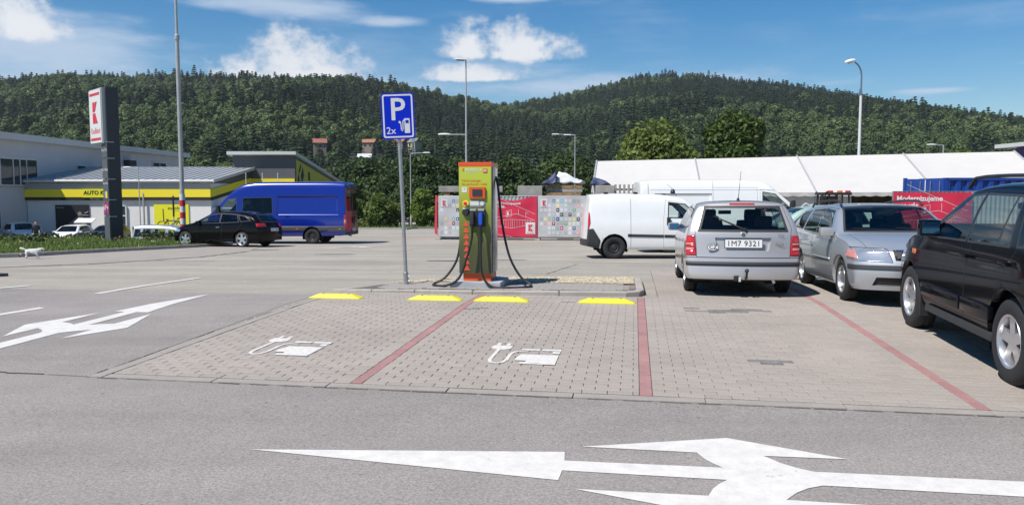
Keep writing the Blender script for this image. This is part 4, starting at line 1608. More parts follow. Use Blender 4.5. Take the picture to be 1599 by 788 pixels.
# ------------------------------------------------------------ pylon sign
py = thing('pylon_sign', 'tall dark grey shop pylon with white and red sign box', 'pylon sign', (-17.75, 34.4, gz(34.4)), R(-46))
M_PYL = mat('pylon_grey', (0.085, 0.090, 0.100), 0.5, var=0.05, vscale=2)
M_PYD = mat('pylon_dark', (0.030, 0.033, 0.042), 0.45)
MB().box((0.22, 0.01, 3.40), (0.62, 0.50, 6.80)).build('column', M_PYD, py)
pz = [0.02, 1.22, 1.95, 2.85, 3.75, 4.45]
for i in range(5):
    MB().box((0.20, -0.27, (pz[i] + pz[i + 1]) / 2), (0.70, 0.05, pz[i + 1] - pz[i] - 0.03)).build('panel', M_PYL, py)
    MB().box((0.545, -0.14, pz[i + 1] - 0.01), (0.04, 0.30, 0.03)).build('joint_strip', M_FRAME, py)
sb = MB().bbox((-0.42, -0.18, 5.58), (1.72, 0.42, 2.40), 0.03).build('sign_box', M_TIN, py)
MB().box((-0.44, -0.40, 5.58), (1.60, 0.03, 2.30)).build('sign_face', M_WHITE, sb)
rd = MB().box((-0.44, -0.42, 6.55), (1.36, 0.02, 0.10)).box((-0.44, -0.42, 4.60), (1.36, 0.02, 0.10))
XZ = Matrix(((1, 0, 0, -0.44), (0, 0, -1, -0.41), (0, 1, 0, 5.75), (0, 0, 0, 1)))
for poly in ([(-0.30, 0.04), (-0.06, 0.04), (-0.06, 0.46), (-0.30, 0.46)], [(-0.30, -0.46), (-0.06, -0.46), (-0.06, -0.02), (-0.30, -0.02)], [(0.0, 0.04), (0.30, 0.46), (0.05, 0.46), (0.0, 0.36)], [(0.0, -0.02), (0.05, -0.02), (0.34, -0.46), (0.0, -0.46)]):
    rd.prism(poly, (0, 0.02), M=XZ)
rd.build('logo', M_RED, sb)
text('Kaufland', 0.36, M_RED, sb, (-0.44, -0.42, 4.95), FRONT)
for s, z, sz in (('Po-So 7-21', 0.20, None), ('Ne 7-20 hod', 0.20, None), ('Vaše prodejna', 0.15, None)):
    pass
for s, z, q in (('Po-So 7-21h', 4.10, 0.15), ('Ne 7-20hod', 3.25, 0.16), ('Vaše prodejna', 2.66, 0.12)):
    text(s, q, M_WHITE, py, (0.20, -0.30, z), FRONT, bold=0.01)
ic = MB().box((-0.04, -0.30, 1.58), (0.19, 0.02, 0.50), mi=0).box((0.19, -0.30, 1.58), (0.21, 0.02, 0.50), mi=1).box((0.42, -0.30, 1.58), (0.19, 0.02, 0.50), mi=0)
ic.build('pictogram', [M_RED, mat('sign_blue', (0.005, 0.05, 0.42), 0.4)], py)
text('P', 0.36, M_WHITE, py, (0.19, -0.315, 1.58), FRONT, bold=0.02)
text('+', 0.34, M_WHITE, py, (0.42, -0.315, 1.58), FRONT, bold=0.02)
text('&', 0.26, M_WHITE, py, (-0.04, -0.315, 1.58), FRONT, bold=0.01)
MB().box((0.16, -0.30, 2.16), (0.14, 0.02, 0.26)).build('pictogram', M_FRAMEG, py)
MB().box((0.33, -0.30, 2.16), (0.16, 0.02, 0.30)).build('pictogram', M_YELLOW, py)


# ------------------------------------------------------------ masts and lamps
M_RW = mat('red_paint', (0.55, 0.02, 0.03), 0.5, var=0.06)
mast = thing('striped_mast', 'tall grey mast with red and white striped foot', 'mast', (-15.05, 35.4, gz(35.4)))
MB().tube([(0, 0, 2.2), (0, 0, 9.2)], [0.10, 0.085], 14).tube([(0, 0, 9.2), (0, 0, 15)], [0.065, 0.04], 12).build('shaft', M_GREYPAINT, mast, True)
MB().lathe([(0.0, 9.1), (0.11, 9.1), (0.11, 9.3), (0.065, 9.35)], 'z', 14).build('collar', M_GREYPAINT, mast, True)
for i in range(8):
    MB().tube([(0, 0, i * 0.275), (0, 0, (i + 1) * 0.275)], 0.122, 14, caps=(i == 7)).build('band', M_RW if i % 2 == 0 else M_WHITE, mast, True)


def lamp(label, loc, h, arms, r=0.07, group='lamp posts', head=0.55, base=True, m=None):
    """arms: list of (dx, dy, height, rise) from pole to lamp head"""
    t = thing('lamp_post', label, 'street lamp', loc, 0, group)
    m = m or M_GREYPAINT
    MB().tube([(0, 0, -0.1), (0, 0, h * 0.55), (0, 0, h)], [r, r * 0.75, r * 0.5], 10).build('pole', m, t, True)
    if base:
        MB().lathe([(r * 1.9, 0), (r * 1.9, 0.05), (r * 1.3, 0.08), (r * 1.3, 1.0), (r, 1.05)], 'z', 10).build('base', m, t, True)
    for dx, dy, z, up in arms:
        e = Vector((dx, dy, z + up))
        if dx or dy:
            p0 = Vector((0, 0, z))
            MB().tube([p0, p0.lerp(e, 0.25) + Vector((0, 0, up * 0.45)), p0.lerp(e, 0.6) + Vector((0, 0, up * 0.25)), e], r * 0.42, 8).build('arm', m, t, True)
        d = Vector((dx, dy, 0)).normalized() if (dx or dy) else Vector((-1, -0.3, 0)).normalized()
        a = math.atan2(d.y, d.x)
        mb = MB().lathe([(0.0, -0.5), (0.11, -0.46), (0.17, -0.2), (0.17, 0.15), (0.13, 0.42), (0, 0.5)], 'x', 12)
        mb.v = [(x * head, y * head * 1.0, max(z_ * head * 0.62, -0.05 * head)) for x, y, z_ in mb.v]
        hd = mb.build('lamp_head', M_FRAME, t, True)
        hd.location = e + d * head * 0.42
        hd.rotation_euler = (0, 0, a)
        gl = MB().box((0, 0, -0.06 * head), (0.6 * head, 0.24 * head, 0.03 * head)).build('lens', M_GLASSB, hd)
    return t


lamp('tall lamp post with one side arm behind the green charger', (-2.64, 45.0, gz(45)), 10.0, [(0, 0, 10.0, 0), (-0.95, 0, 5.75, 0.02)], 0.075, head=0.75)
lamp('two-headed lamp post beyond the banner fence', (4.85, 60.0, gz(60)), 7.2, [(-0.35, 0, 7.18, 0.02), (-1.25, 0, 7.2, 0.05)], 0.06, head=0.6, base=False)
lamp('slim bent lamp post behind the leaning parking sign', (-9.0, 69.0, gz(69)), 6.6, [(1.15, 0, 6.55, 0.12)], 0.075, head=0.7)
lamp('thin lamp post standing in front of the car shop wall', (-24.5, 51.0, LOW), 5.4, [(-0.5, 0, 5.3, 0.08)], 0.045, head=0.55, base=False)
lamp('small far lamp post rising behind the right end of the tent', (41.5, 75.0, gz(75)), 8.0, [(-0.8, 0, 7.9, 0.1)], 0.09, head=0.9, base=False)
# lamp with swan neck behind the tent
sn = thing('lamp_post', 'tall lamp post with dark curved swan neck behind the tent', 'street lamp', (23.6, 53.0, gz(53)), 0, 'lamp posts')
MB().tube([(0, 0, 0), (0, 0, 9.1)], [0.11, 0.08], 10).build('pole', M_FRAME, sn, True)
arc = [(0, 0, 9.1), (0, 0, 10.4)] + [(-0.75 + 0.75 * math.cos(a), -0.12 * (1 - math.cos(a)), 10.4 + 0.95 * math.sin(a)) for a in (0.35, 0.7, 1.0, 1.25)]
MB().tube(arc, 0.055, 8).build('neck', mat('blue_grey_paint', (0.10, 0.13, 0.2), 0.5), sn, True)
mb = MB().lathe([(0.0, -0.5), (0.16, -0.46), (0.26, -0.2), (0.26, 0.15), (0.18, 0.42), (0, 0.5)], 'x', 12)
mb.v = [(x * 0.75, y * 0.75, max(z_ * 0.6, -0.06)) for x, y, z_ in mb.v]
hd = mb.build('lamp_head', M_FRAME, sn, True)
hd.location = (-0.86, -0.1, 11.36)
hd.rotation_euler = (0, R(-14), 0)
MB().lathe([(0, -0.14), (0.18, -0.12), (0.2, -0.05), (0, -0.05)], 'z', 10, (0.03, 0, 0)).build('lens', M_FRAMEG, hd)
# lattice mast far off
lm = thing('power_mast', 'thin grey power mast on the slope beside the cream house', 'power mast', (-31.5, 250, 5.0))
mb = MB()
for s in (-1, 1):
    for q in (-1, 1):
        mb.tube([(s * 0.8, q * 0.8, 0), (s * 0.15, q * 0.15, 17)], 0.09, 4)
for k in range(11):
    w0, w1 = 0.8 - 0.65 * k / 11, 0.8 - 0.65 * (k + 1) / 11
    mb.tube([(-w0, -w0, k * 1.55), (w1, -w1, (k + 1) * 1.55)], 0.05, 4).tube([(w0, -w0, k * 1.55), (-w1, -w1, (k + 1) * 1.55)], 0.05, 4)
mb.build('lattice', M_STEEL, lm)
mb = MB()
for z in (12.5, 14.5, 16.3):
    mb.box((0, 0, z), (2.4, 0.12, 0.12))
mb.build('crossarm', M_STEEL, lm)

# ============================================================ BANNER FENCE, TENT, CONTAINER
M_CORR = mat('white_corrugated', (0.42, 0.44, 0.43), 0.5, metal=0.2, var=0.05, vscale=1)
M_BGREY = mat('banner_grey', (0.46, 0.46, 0.47), 0.6, var=0.03, vscale=2)
M_BRED = mat('banner_red', (0.55, 0.018, 0.06), 0.6, var=0.05, vscale=1.5)
M_BCOL = {'white': (0.60, 0.60, 0.60), 'blue': (0.12, 0.28, 0.5), 'cyan': (0.08, 0.42, 0.62), 'navy': (0.02, 0.02, 0.22), 'yellow': (0.75, 0.58, 0.22), 'mint': (0.42, 0.68, 0.60), 'salmon': (0.75, 0.38, 0.34),
          'black': (0.03, 0.03, 0.03), 'green': (0.10, 0.36, 0.22), 'lilac': (0.42, 0.40, 0.58), 'maroon': (0.28, 0.01, 0.06), 'crimson': (0.58, 0.02, 0.10), 'grey': (0.38, 0.38, 0.39)}
BM = {k: mat('banner_' + k + '_print', c, 0.6) for k, c in M_BCOL.items()}
SQ = {(3, 0): 'blue', (5, 0): 'cyan', (11, 0): 'navy', (4, 1): 'yellow', (6, 1): 'mint', (9, 1): 'salmon', (4, 2): 'black', (8, 2): 'green', (11, 2): 'yellow', (5, 3): 'black', (7, 3): 'black', (11, 3): 'green', (3, 3): 'lilac',
      (1, 4): 'yellow', (3, 4): 'green', (4, 4): 'navy', (5, 4): 'mint', (8, 4): 'yellow', (9, 4): 'black', (2, 5): 'salmon', (3, 5): 'maroon', (6, 5): 'green', (7, 5): 'yellow', (8, 5): 'mint', (11, 5): 'black', (3, 6): 'mint', (5, 6): 'crimson', (8, 6): 'navy', (9, 7): 'salmon'}


def cloth(W, H, seed, amp=0.018, nx=26, nz=18, sag=0.0):
    """hanging banner: thin sheet with folds"""
    rg = random.Random(seed)
    ph = [rg.uniform(0, 6) for _ in range(6)]

    def dy(x, z):
        return amp * (math.sin(x * 2.3 + z * 1.6 + ph[0]) + 0.6 * math.sin(x * 5.1 - z * 2.7 + ph[1]) + 0.4 * math.sin(z * 7 + x * 1.5 + ph[2]))

    def dz(x, z):
        return -sag * math.exp(-((x - W * 0.5) / (W * 0.28)) ** 2) * max(0, (z / H - 0.75) / 0.25)
    vs, fs = [], []
    for s in (0, 1):
        for j in range(nz + 1):
            for i in range(nx + 1):
                x, z = W * i / nx, H * j / nz
                vs.append((x, dy(x, z) + s * 0.006, z + dz(x, z)))
    n = (nx + 1) * (nz + 1)
    for j in range(nz):
        for i in range(nx):
            a = j * (nx + 1) + i
            fs.append((a, a + 1, a + nx + 2, a + nx + 1))
            fs.append((n + a, n + a + nx + 1, n + a + nx + 2, n + a + 1))
    return vs, fs, dy, dz


def logo_k(mb, x, z, s, dyf, off, white, red, band=True):
    """white card with a red K and a small red line"""
    def q(pts, o, mi):
        mb.add([(x + p[0] * s, dyf(x + p[0] * s, z + p[1] * s) - o, z + p[1] * s) for p in pts], [tuple(range(len(pts)))], mi)
    q([(-0.5, -0.62), (0.5, -0.62), (0.5, 0.62), (-0.5, 0.62)], off, white)
    for poly in ([(-0.22, 0.06), (-0.04, 0.06), (-0.04, 0.40), (-0.22, 0.40)], [(-0.22, -0.28), (-0.04, -0.28), (-0.04, 0.02), (-0.22, 0.02)], [(0.0, 0.06), (0.24, 0.40), (0.04, 0.40), (0.0, 0.33)], [(0.0, 0.02), (0.04, 0.02), (0.26, -0.28), (0.0, -0.28)]):
        q(poly, off + 0.022, red)
    if band:
        q([(-0.4, -0.56), (0.4, -0.56), (0.4, -0.51), (-0.4, -0.51)], off + 0.004, red)


def grey_banner(label, loc, rz, W=2.42, H=1.98, seed=1):
    t = thing('banner', label, 'banner', loc, rz, 'banners hung on the hoarding')
    vs, fs, dy, dz = cloth(W, H, seed)
    MB().add(vs, fs).build('sheet', M_BGREY, t, True)
    keys = list(BM)
    mb = MB()
    rg = random.Random(seed + 5)
    cw, ch = W / 12.2, H / 9.0
    for r in range(8):
        for c in range(12):
            col = SQ.get((c, r))
            if col is None:
                k = rg.random()
                col = 'white' if k < 0.34 else ('grey' if k < 0.55 else None)
                if r < 2 and c < 2:
                    col = None
            if col is None:
                continue
            x0, z0 = 0.07 * W / 2.4 + c * cw, H - 0.12 - (r + 1) * ch
            g = 0.028
            pts = [(x0 + g, z0 + g), (x0 + cw - g, z0 + g), (x0 + cw - g, z0 + ch - g), (x0 + g, z0 + ch - g)]
            mb.add([(x, dy(x, z) - 0.004, z) for x, z in pts], [(0, 1, 2, 3)], keys.index(col))
            if col not in ('white', 'grey'):
                w2, h2 = cw - 2 * g, ch - 2 * g
                ins = 'white' if col not in ('yellow', 'mint') else 'white'
                shp = rg.choice(([(.2, .35), (.8, .35), (.65, .65), (.2, .65)], [(.3, .2), (.7, .2), (.5, .8)], [(.25, .25), (.75, .25), (.75, .5), (.5, .75), (.25, .75)], [(.4, .2), (.6, .2), (.6, .5), (.8, .8), (.2, .8), (.4, .5)]))
                mb.add([(x0 + g + a * w2, dy(x0 + g + a * w2, z0 + g + b_ * h2) - 0.007, z0 + g + b_ * h2) for a, b_ in shp], [tuple(range(len(shp)))], keys.index(ins))
    keys2 = [BM[k] for k in keys] + [M_RED]
    logo_k(mb, 0.30, H - 0.34, 0.34, dy, 0.008, keys.index('white'), len(keys))
    mb.build('print', keys2, t)
    return t


def red_banner(label, loc, rz, W=2.42, H=1.98, seed=2, sag=0.0, fs_=0.24):
    t = thing('banner', label, 'banner', loc, rz, 'banners hung on the hoarding')
    vs, fs, dy, dz = cloth(W, H, seed, 0.02, sag=sag)
    MB().add(vs, fs).build('sheet', M_BRED, t, True)
    for s_, zz in (('Modernizujeme', H - 0.26), ('pro vás.', H - 0.26 - fs_ * 0.95)):
        o = text(s_, fs_, M_WHITE, t, (0, 0, 0), (0, 0, 0), bold=0.03, align='LEFT')
        for v in o.data.vertices:
            x_, z_ = v.co.x + 0.1 * W / 2.4, v.co.y + zz
            v.co = (x_, dy(x_, z_) - 0.007, z_ + dz(x_, z_))
    mb = MB()
    k = W / 2.4

    def ln(a, b_, w=0.014):
        a, b_ = Vector(a) * k, Vector(b_) * k
        d = (b_ - a).normalized()
        n = Vector((-d.y, d.x)) * w / 2
        seg = max(1, int((b_ - a).length / 0.12))
        for i in range(seg):
            p, q = a.lerp(b_, i / seg), a.lerp(b_, (i + 1) / seg)
            mb.add([(v.x, dy(v.x, v.y) - 0.006, v.y) for v in (p - n, q - n, q + n, p + n)], [(0, 1, 2, 3)])
    # line drawing of a store with its sign cube
    for a, b_ in (((0.10, 0.55), (1.2, 0.42)), ((1.2, 0.42), (2.2, 0.62)), ((0.10, 0.55), (0.10, 0.78)), ((0.10, 0.78), (1.2, 0.85)), ((1.2, 0.85), (2.2, 0.78)), ((1.2, 0.42), (1.2, 0.85)), ((0.0, 0.86), (1.4, 1.12)), ((1.4, 1.12), (2.3, 0.80)),
                  ((0.9, 0.95), (0.9, 1.25)), ((0.9, 1.25), (1.15, 1.30)), ((1.15, 1.30), (1.15, 1.0)), ((1.15, 1.0), (0.9, 0.95)), ((1.5, 1.1), (1.5, 1.35)), ((1.85, 1.2), (1.85, 0.95)), ((1.85, 1.2), (1.98, 1.12)),
                  ((0.0, 0.2), (1.2, 0.0)), ((0.4, 1.95), (2.3, 1.1))):
        ln(a, b_)
    for i in range(9):
        x = 0.2 + i * 0.115
        ln((x, 0.555 - (x - 0.1) * 0.118), (x, 0.80), 0.010)
    for i in range(7):
        x = 1.3 + i * 0.13
        ln((x, 0.44 + (x - 1.2) * 0.2), (x, 0.83), 0.010)
    mb.add([(x * k, dy(x * k, z * k) - 0.007, z * k) for x, z in ((0.95, 1.02), (1.02, 1.03), (1.02, 1.22), (0.95, 1.21))], [(0, 1, 2, 3)])
    mb.build('print', M_WHITE, t)
    m2 = MB()
    logo_k(m2, W - 0.32 * k, 0.42 * k, 0.46 * k, dy, 0.012, 0, 1)
    m2.build('logo', [M_WHITE, M_RED], t)
    return t


def hoarding(label, loc, rz, W, H, foot=True):
    """mobile hoarding panel: corrugated sheet in a tube frame on a concrete foot"""
    t = thing('hoarding_panel', label, 'fence panel', loc, rz, 'hoarding panels')
    vs, fs = [], []
    n = int(W / 0.045)
    for i in range(n + 1):
        x = W * i / n
        y = 0.018 * (1 if (i // 2) % 2 else -1)
        vs += [(x, y, 0.12), (x, y, H)]
    for i in range(n):
        fs.append((2 * i, 2 * i + 2, 2 * i + 3, 2 * i + 1))
    MB().add(vs, fs).build('corrugated_sheet', M_CORR, t)
    fr = MB()
    for x in (0, W):
        fr.tube([(x, 0, 0.0), (x, 0, H + 0.03)], 0.022, 8)
    fr.tube([(0, 0, H + 0.02), (W, 0, H + 0.02)], 0.022, 8).tube([(0, 0, 0.12), (W, 0, 0.12)], 0.022, 8)
    fr.build('frame', M_STEEL, t, True)
    if foot:
        MB().bbox((0.0, 0, 0.02), (0.24, 0.72, 0.13), 0.03).build('foot', M_KERB, t)
        MB().bbox((W * 0.55, 0.05, 0.0), (0.8, 0.3, 0.12), 0.03).build('foot', M_BLACK, t)
    return t


FR = math.atan2(-0.8, 7.4)
P0 = Vector((-3.62, 38.3, 0))
FD = Vector((math.cos(FR), math.sin(FR), 0))
for i in range(3):
    p = P0 + FD * (2.46 * i)
    zg = gz(p.y)
    hoarding(['first hoarding panel behind the grey banner left of the charger', 'hoarding panel behind the red banner', 'hoarding panel behind the grey banner near the small van'][i], (p.x, p.y, zg), FR, 2.42, 2.12)
    q = p + Vector((math.sin(FR), -math.cos(FR), 0)) * 0.10
    loc = (q.x, q.y, zg + 0.16)
    if i == 1:
        red_banner('red banner with white store drawing behind the green charger', loc, FR, seed=4, sag=0.22)
    else:
        grey_banner('grey banner with coloured squares just left of the charger' if i == 0 else 'grey banner with coloured squares beside the tail of the small white van', loc, FR, seed=7 + i)
p = P0 + FD * 7.42
hoarding('hoarding panel with red banner end behind the small white van', (p.x, p.y, gz(p.y)), FR, 2.42, 2.15)
q = p + Vector((math.sin(FR), -math.cos(FR), 0)) * 0.10
red_banner('red banner mostly hidden behind the small white van', (q.x, q.y, gz(q.y) + 0.2), FR, seed=9)
# red banner turned round the left end of the fence
q = P0 + Vector((-0.04, 0.0, 0))
red_banner('red banner end folded round the left edge of the fence', (q.x - 0.05, q.y + 0.05, gz(q.y) + 0.2), R(98), seed=12)
# right-hand run near the container
for i in range(3):
    p = Vector((16.15 + 3.0 * i, 32.9 - 0.25 * i, 0))
    hoarding(['hoarding panel under the red banner in front of the blue container', 'bare white corrugated hoarding panel right of the red banner', 'last white corrugated hoarding panel behind the black car'][i], (p.x, p.y, gz(p.y) - 0.05), -0.083, 2.96, 2.28)
red_banner('large red banner in front of the blue shipping container', (16.1, 32.76, gz(33) - 0.02), -0.083, 3.18, 2.24, 21, fs_=0.30)

# building-site stuff behind the fence
M_CONC = mat('old_concrete', (0.34, 0.32, 0.29), 0.9, var=0.2, vscale=2)
M_TARP = mat('blue_tarp', (0.03, 0.04, 0.10), 0.6)
M_TARPW = mat('white_tarp', (0.62, 0.63, 0.64), 0.6)
M_WOOD = mat('weathered_board', (0.32, 0.20, 0.11), 0.85, var=0.35, vscale=3)
t = thing('concrete_beam', 'long pale concrete beam lying level behind the grey banner', 'concrete beam', (-2.2, 41.5, gz(41.5)))
MB().bbox((0, 0, 2.56), (3.4, 0.5, 0.32), 0.03).build('beam', M_CONC, t)
for x in (-1.3, 1.3):
    MB().box((x, 0, 1.15), (0.3, 0.4, 2.5)).build('support', M_WOOD, t)
for i, (x, w, h) in enumerate(((0.9, 1.3, 2.75), (4.9, 1.0, 2.78))):
    t = thing('concrete_block', ['pale concrete block stack behind the left of the red banner', 'pale concrete block stack right of the tarpaulin heap'][i], 'concrete block', (x, 41.8, gz(41.8)))
    for k in range(3):
        MB().bbox((0.03 * k, 0, (k + .5) * h / 3), (w, 0.9, h / 3 - 0.015), 0.03).build('block', M_CONC, t)
t = thing('timber_stack', 'stack of weathered boards behind the red banner', 'timber', (2.75, 42.2, gz(42.2)))
rgk = random.Random(8)
for k in range(14):
    MB().box((rgk.uniform(-.1, .1), rgk.uniform(-.2, .2), 0.1 + k * 0.2), (1.9, 0.6, 0.17), (0, 0, rgk.uniform(-.04, .04))).build('board', M_WOOD if k % 3 else M_CONC, t)


def tarp(label, loc, pts, m, mi2=None):
    t = thing('tarpaulin', label, 'tarpaulin', loc)
    bm = bmesh.new()
    vs = [bm.verts.new(p) for p in pts]
    bmesh.ops.convex_hull(bm, input=vs)
    bmesh.ops.triangulate(bm, faces=bm.faces[:])
    for k in range(3):
        bmesh.ops.subdivide_edges(bm, edges=bm.edges[:], cuts=1, use_grid_fill=True)
    rg = random.Random(len(label))
    for v in bm.verts:
        v.co += Vector((rg.uniform(-.02, .02), rg.uniform(-.02, .02), rg.uniform(-.02, .02))) + Vector((0, 0, 0.05 * math.sin(v.co.x * 9 + v.co.y * 6)))
    me = bpy.data.meshes.new('sheet')
    bm.to_mesh(me)
    bm.free()
    link_mesh('sheet', me, t, m, True)


zt = gz(42.2) + 2.9
tarp('white crumpled tarpaulin heaped on the boards', (2.8, 42.2, zt), [(-0.5, -0.3, 0), (1.2, -0.3, 0), (1.1, 0.4, 0), (-0.5, 0.4, 0), (-0.25, 0, 0.66), (0.25, 0, 0.45)], M_TARPW)
tarp('dark blue tarpaulin on the left of the board stack', (2.05, 42.0, zt), [(-0.5, -0.4, -0.1), (0.35, -0.4, 0), (0.3, 0.4, 0), (-0.5, 0.4, -0.1), (0.35, -0.1, 0.6)], M_TARP)
tarp('small dark blue tarpaulin on the right block stack', (4.6, 41.8, gz(41.8) + 2.8), [(-0.4, -0.4, 0), (0.7, -0.4, 0), (0.6, 0.4, 0), (-0.4, 0.4, 0), (-0.2, 0, 0.45)], M_TARP)
t = thing('pallet_fence', 'low grey slatted barrier behind the second grey banner', 'barrier', (5.6, 42.0, gz(42)))
for k in range(17):
    MB().box((k * 0.24, 0, 1.45), (0.12, 0.05, 2.75)).build('slat', M_CONC, t)
MB().box((1.95, 0.05, 2.55), (4.2, 0.05, 0.12)).box((1.95, 0.05, 1.2), (4.2, 0.05, 0.12)).build('rail', M_CONC, t)

# --- long white tent
M_TENT = mat('tent_fabric', (0.53, 0.508, 0.48), 0.7, var=0.03, vscale=1.2)
M_TENTB = mat('tent_beige_wall', (0.16, 0.12, 0.055), 0.8, var=0.1, vscale=2)
TR = math.atan2(-0.156, 0.988)
tent = thing('event_tent', 'long white event tent with ridge roof behind the vans', 'tent', (5.45, 50.0, 0), TR)
LT, WT = 24.6, 5.2


def tent_pt(u, w):
    """u along, w: -1 front eave, 0 ridge, 1 back eave"""
    rz = 3.50 + 0.42 * u / LT
    ez = 1.58 + 0.10 * u / LT
    zz = rz + (ez - rz) * abs(w) + 0.07 * math.cos(2 * math.pi * u / (LT / 4)) * (1 - abs(w)) * 0.0
    return zz


for b in range(4):
    u0, u1 = LT * b / 4, LT * (b + 1) / 4
    vs, fs = [], []
    nu, nw = 14, 20
    for j in range(nw + 1):
        w = -1.06 + 2.12 * j / nw
        for i in range(nu + 1):
            u = u0 + (u1 - u0) * i / nu
            belly = -0.10 * math.sin(math.pi * i / nu) * math.sin(math.pi * min(1, abs(w))) - 0.02 * math.sin(u * 9 + w * 3) * max(0, abs(w) - 0.85) / 0.2
            z = tent_pt(u, w) + belly
            vs.append((u, w * WT, z))
    for j in range(nw):
        for i in range(nu):
            a = j * (nu + 1) + i
            fs.append((a, a + 1, a + nu + 2, a + nu + 1))
    o = MB().add(vs, fs).build('roof_sheet', M_TENT, tent, True)
    # scalloped valance along the front eave
    vs, fs = [], []
    ez = 40
    for i in range(ez + 1):
        u = u0 + (u1 - u0) * i / ez
        z = tent_pt(u, 1.06)
        sc = 0.17 + 0.05 * abs(math.sin(math.pi * i / 4.0))
        vs += [(u, -1.065 * WT - 0.02, z + 0.01), (u, -1.065 * WT + 0.015 * math.sin(i), z - sc)]
    for i in range(ez):
        fs.append((2 * i, 2 * i + 2, 2 * i + 3, 2 * i + 1))
    MB().add(vs, fs).build('valance', M_TENT, tent)
for b in range(5):
    u = LT * b / 4
    z0 = tent_pt(u, 0)
    m = MB()
    m.tube([(u, -WT * 1.06, tent_pt(u, 1.06) + 0.02), (u, 0, z0 + 0.03), (u, WT * 1.06, tent_pt(u, 1.06) + 0.02)], 0.055, 6)
    m.build('rafter', M_FRAMEG, tent)
    for s in (-1, 1):
        MB().box((u, s * WT, 0.2), (0.12, 0.12, 2.7)).build('leg', M_FRAMEG, tent)


def curtain(u0, u1, wy, m, nm):
    vs, fs = [], []
    n = int((u1 - u0) / 0.08)
    for i in range(n + 1):
        u = u0 + (u1 - u0) * i / n
        y = wy * WT + 0.05 * math.sin(u * 5.1) + 0.035 * math.sin(u * 11 + 1)
        vs += [(u, y, -1.2), (u, y + 0.02, tent_pt(u, 1) - 0.05)]
    for i in range(n):
        fs.append((2 * i, 2 * i + 2, 2 * i + 3, 2 * i + 1))
    MB().add(vs, fs).build(nm, m, tent, True)


curtain(0.05, 14.2, -1.0, M_TENT, 'side_curtain')
curtain(14.2, 24.5, 0.9, M_TENTB, 'side_curtain')
gab = [(-WT, -1.2), (WT, -1.2), (WT, tent_pt(0, 1) - 0.03), (0, tent_pt(0, 0) - 0.03), (-WT, tent_pt(0, 1) - 0.03)]
MB().add([(0.03, y, z) for y, z in gab], [(0, 1, 2, 3, 4)]).build('gable_sheet', M_TENT, tent)

# --- blue container
M_CBLUE = mat('container_blue', (0.008, 0.045, 0.25), 0.45, var=0.15, vscale=1.5)
ct = thing('shipping_container', 'dark blue corrugated shipping container in front of the tent', 'container', (18.75, 35.6, gz(35.6) + 0.05), -0.02)
cw_, ch_, cl_ = 2.2, 2.9, 7.0
# the door end faces left-front, the long side runs off to the right
vs, fs = [], []
n = 96
for i in range(n + 1):
    x = 1.1 + (cl_ - 1.1) * i / n
    y = -0.02 + 0.045 * (1 if (i // 4) % 2 else -1)
    vs += [(x, y, 0.16), (x, y, ch_ - 0.12)]
for i in range(n):
    fs.append((2 * i, 2 * i + 2, 2 * i + 3, 2 * i + 1))
MB().add(vs, fs).build('side_sheet', M_CBLUE, ct)
fr = MB()
fr.box((cl_ / 2 + 0.55, -0.02, ch_ - 0.06), (cl_ - 1.1, 0.14, 0.12)).box((cl_ / 2 + 0.55, -0.02, 0.08), (cl_ - 1.1, 0.14, 0.16))
fr.box((cl_, 0, ch_ / 2), (0.16, 0.18, ch_))
fr.box((1.1, 0, ch_ / 2), (0.16, 0.18, ch_))
fr.box((cl_ / 2 + 0.5, 1.2, ch_ - 0.03), (cl_ - 1.1, 2.3, 0.04))
fr.build('frame', M_CBLUE, ct)
a = math.atan2(1.6, -1.3)
dd = Vector((-1.3, 0.9, 0)).normalized()
for k in range(2):
    c = Vector((1.1, 0, 0)) + dd * (0.42 + 0.80 * k)
    MB().box((c.x, c.y, ch_ / 2), (0.76, 0.08, ch_ - 0.1), (0, 0, math.atan2(dd.y, dd.x))).build('door', M_CBLUE, ct)
    for s in (-0.2, 0.18):
        e = c + dd * s + Vector((-0.05, -0.08, 0))
        MB().tube([(e.x, e.y, 0.2), (e.x, e.y, ch_ - 0.15)], 0.022, 6).build('lock_bar', M_STEEL, ct)
e = Vector((1.1, 0, 0)) + dd * 1.66
MB().box((e.x, e.y, ch_ / 2), (0.14, 0.14, ch_)).build('corner_post', M_CBLUE, ct)
# shop roof edge far right behind the tent
mk = thing('market_roof', 'white edged flat roof with dark violet front behind the tent end', 'roof', (33.5, 47.5, gz(47.5)))
MB().box((3, 2, 5.55), (8, 6, 0.25)).build('roof', M_ROOFWHITE, mk)
MB().box((3, 1.5, 2.7), (7, 4, 5.4)).build('wall', mat('violet_front', (0.10, 0.07, 0.22), 0.6, var=0.4, vscale=0.8), mk)

# ============================================================ VEHICLES
def pinterp(pts, x):
    return float(np.interp(x, [p[0] for p in pts], [p[1] for p in pts]))


def sstep(t):
    t = min(1.0, max(0.0, t))
    return t * t * (3 - 2 * t)


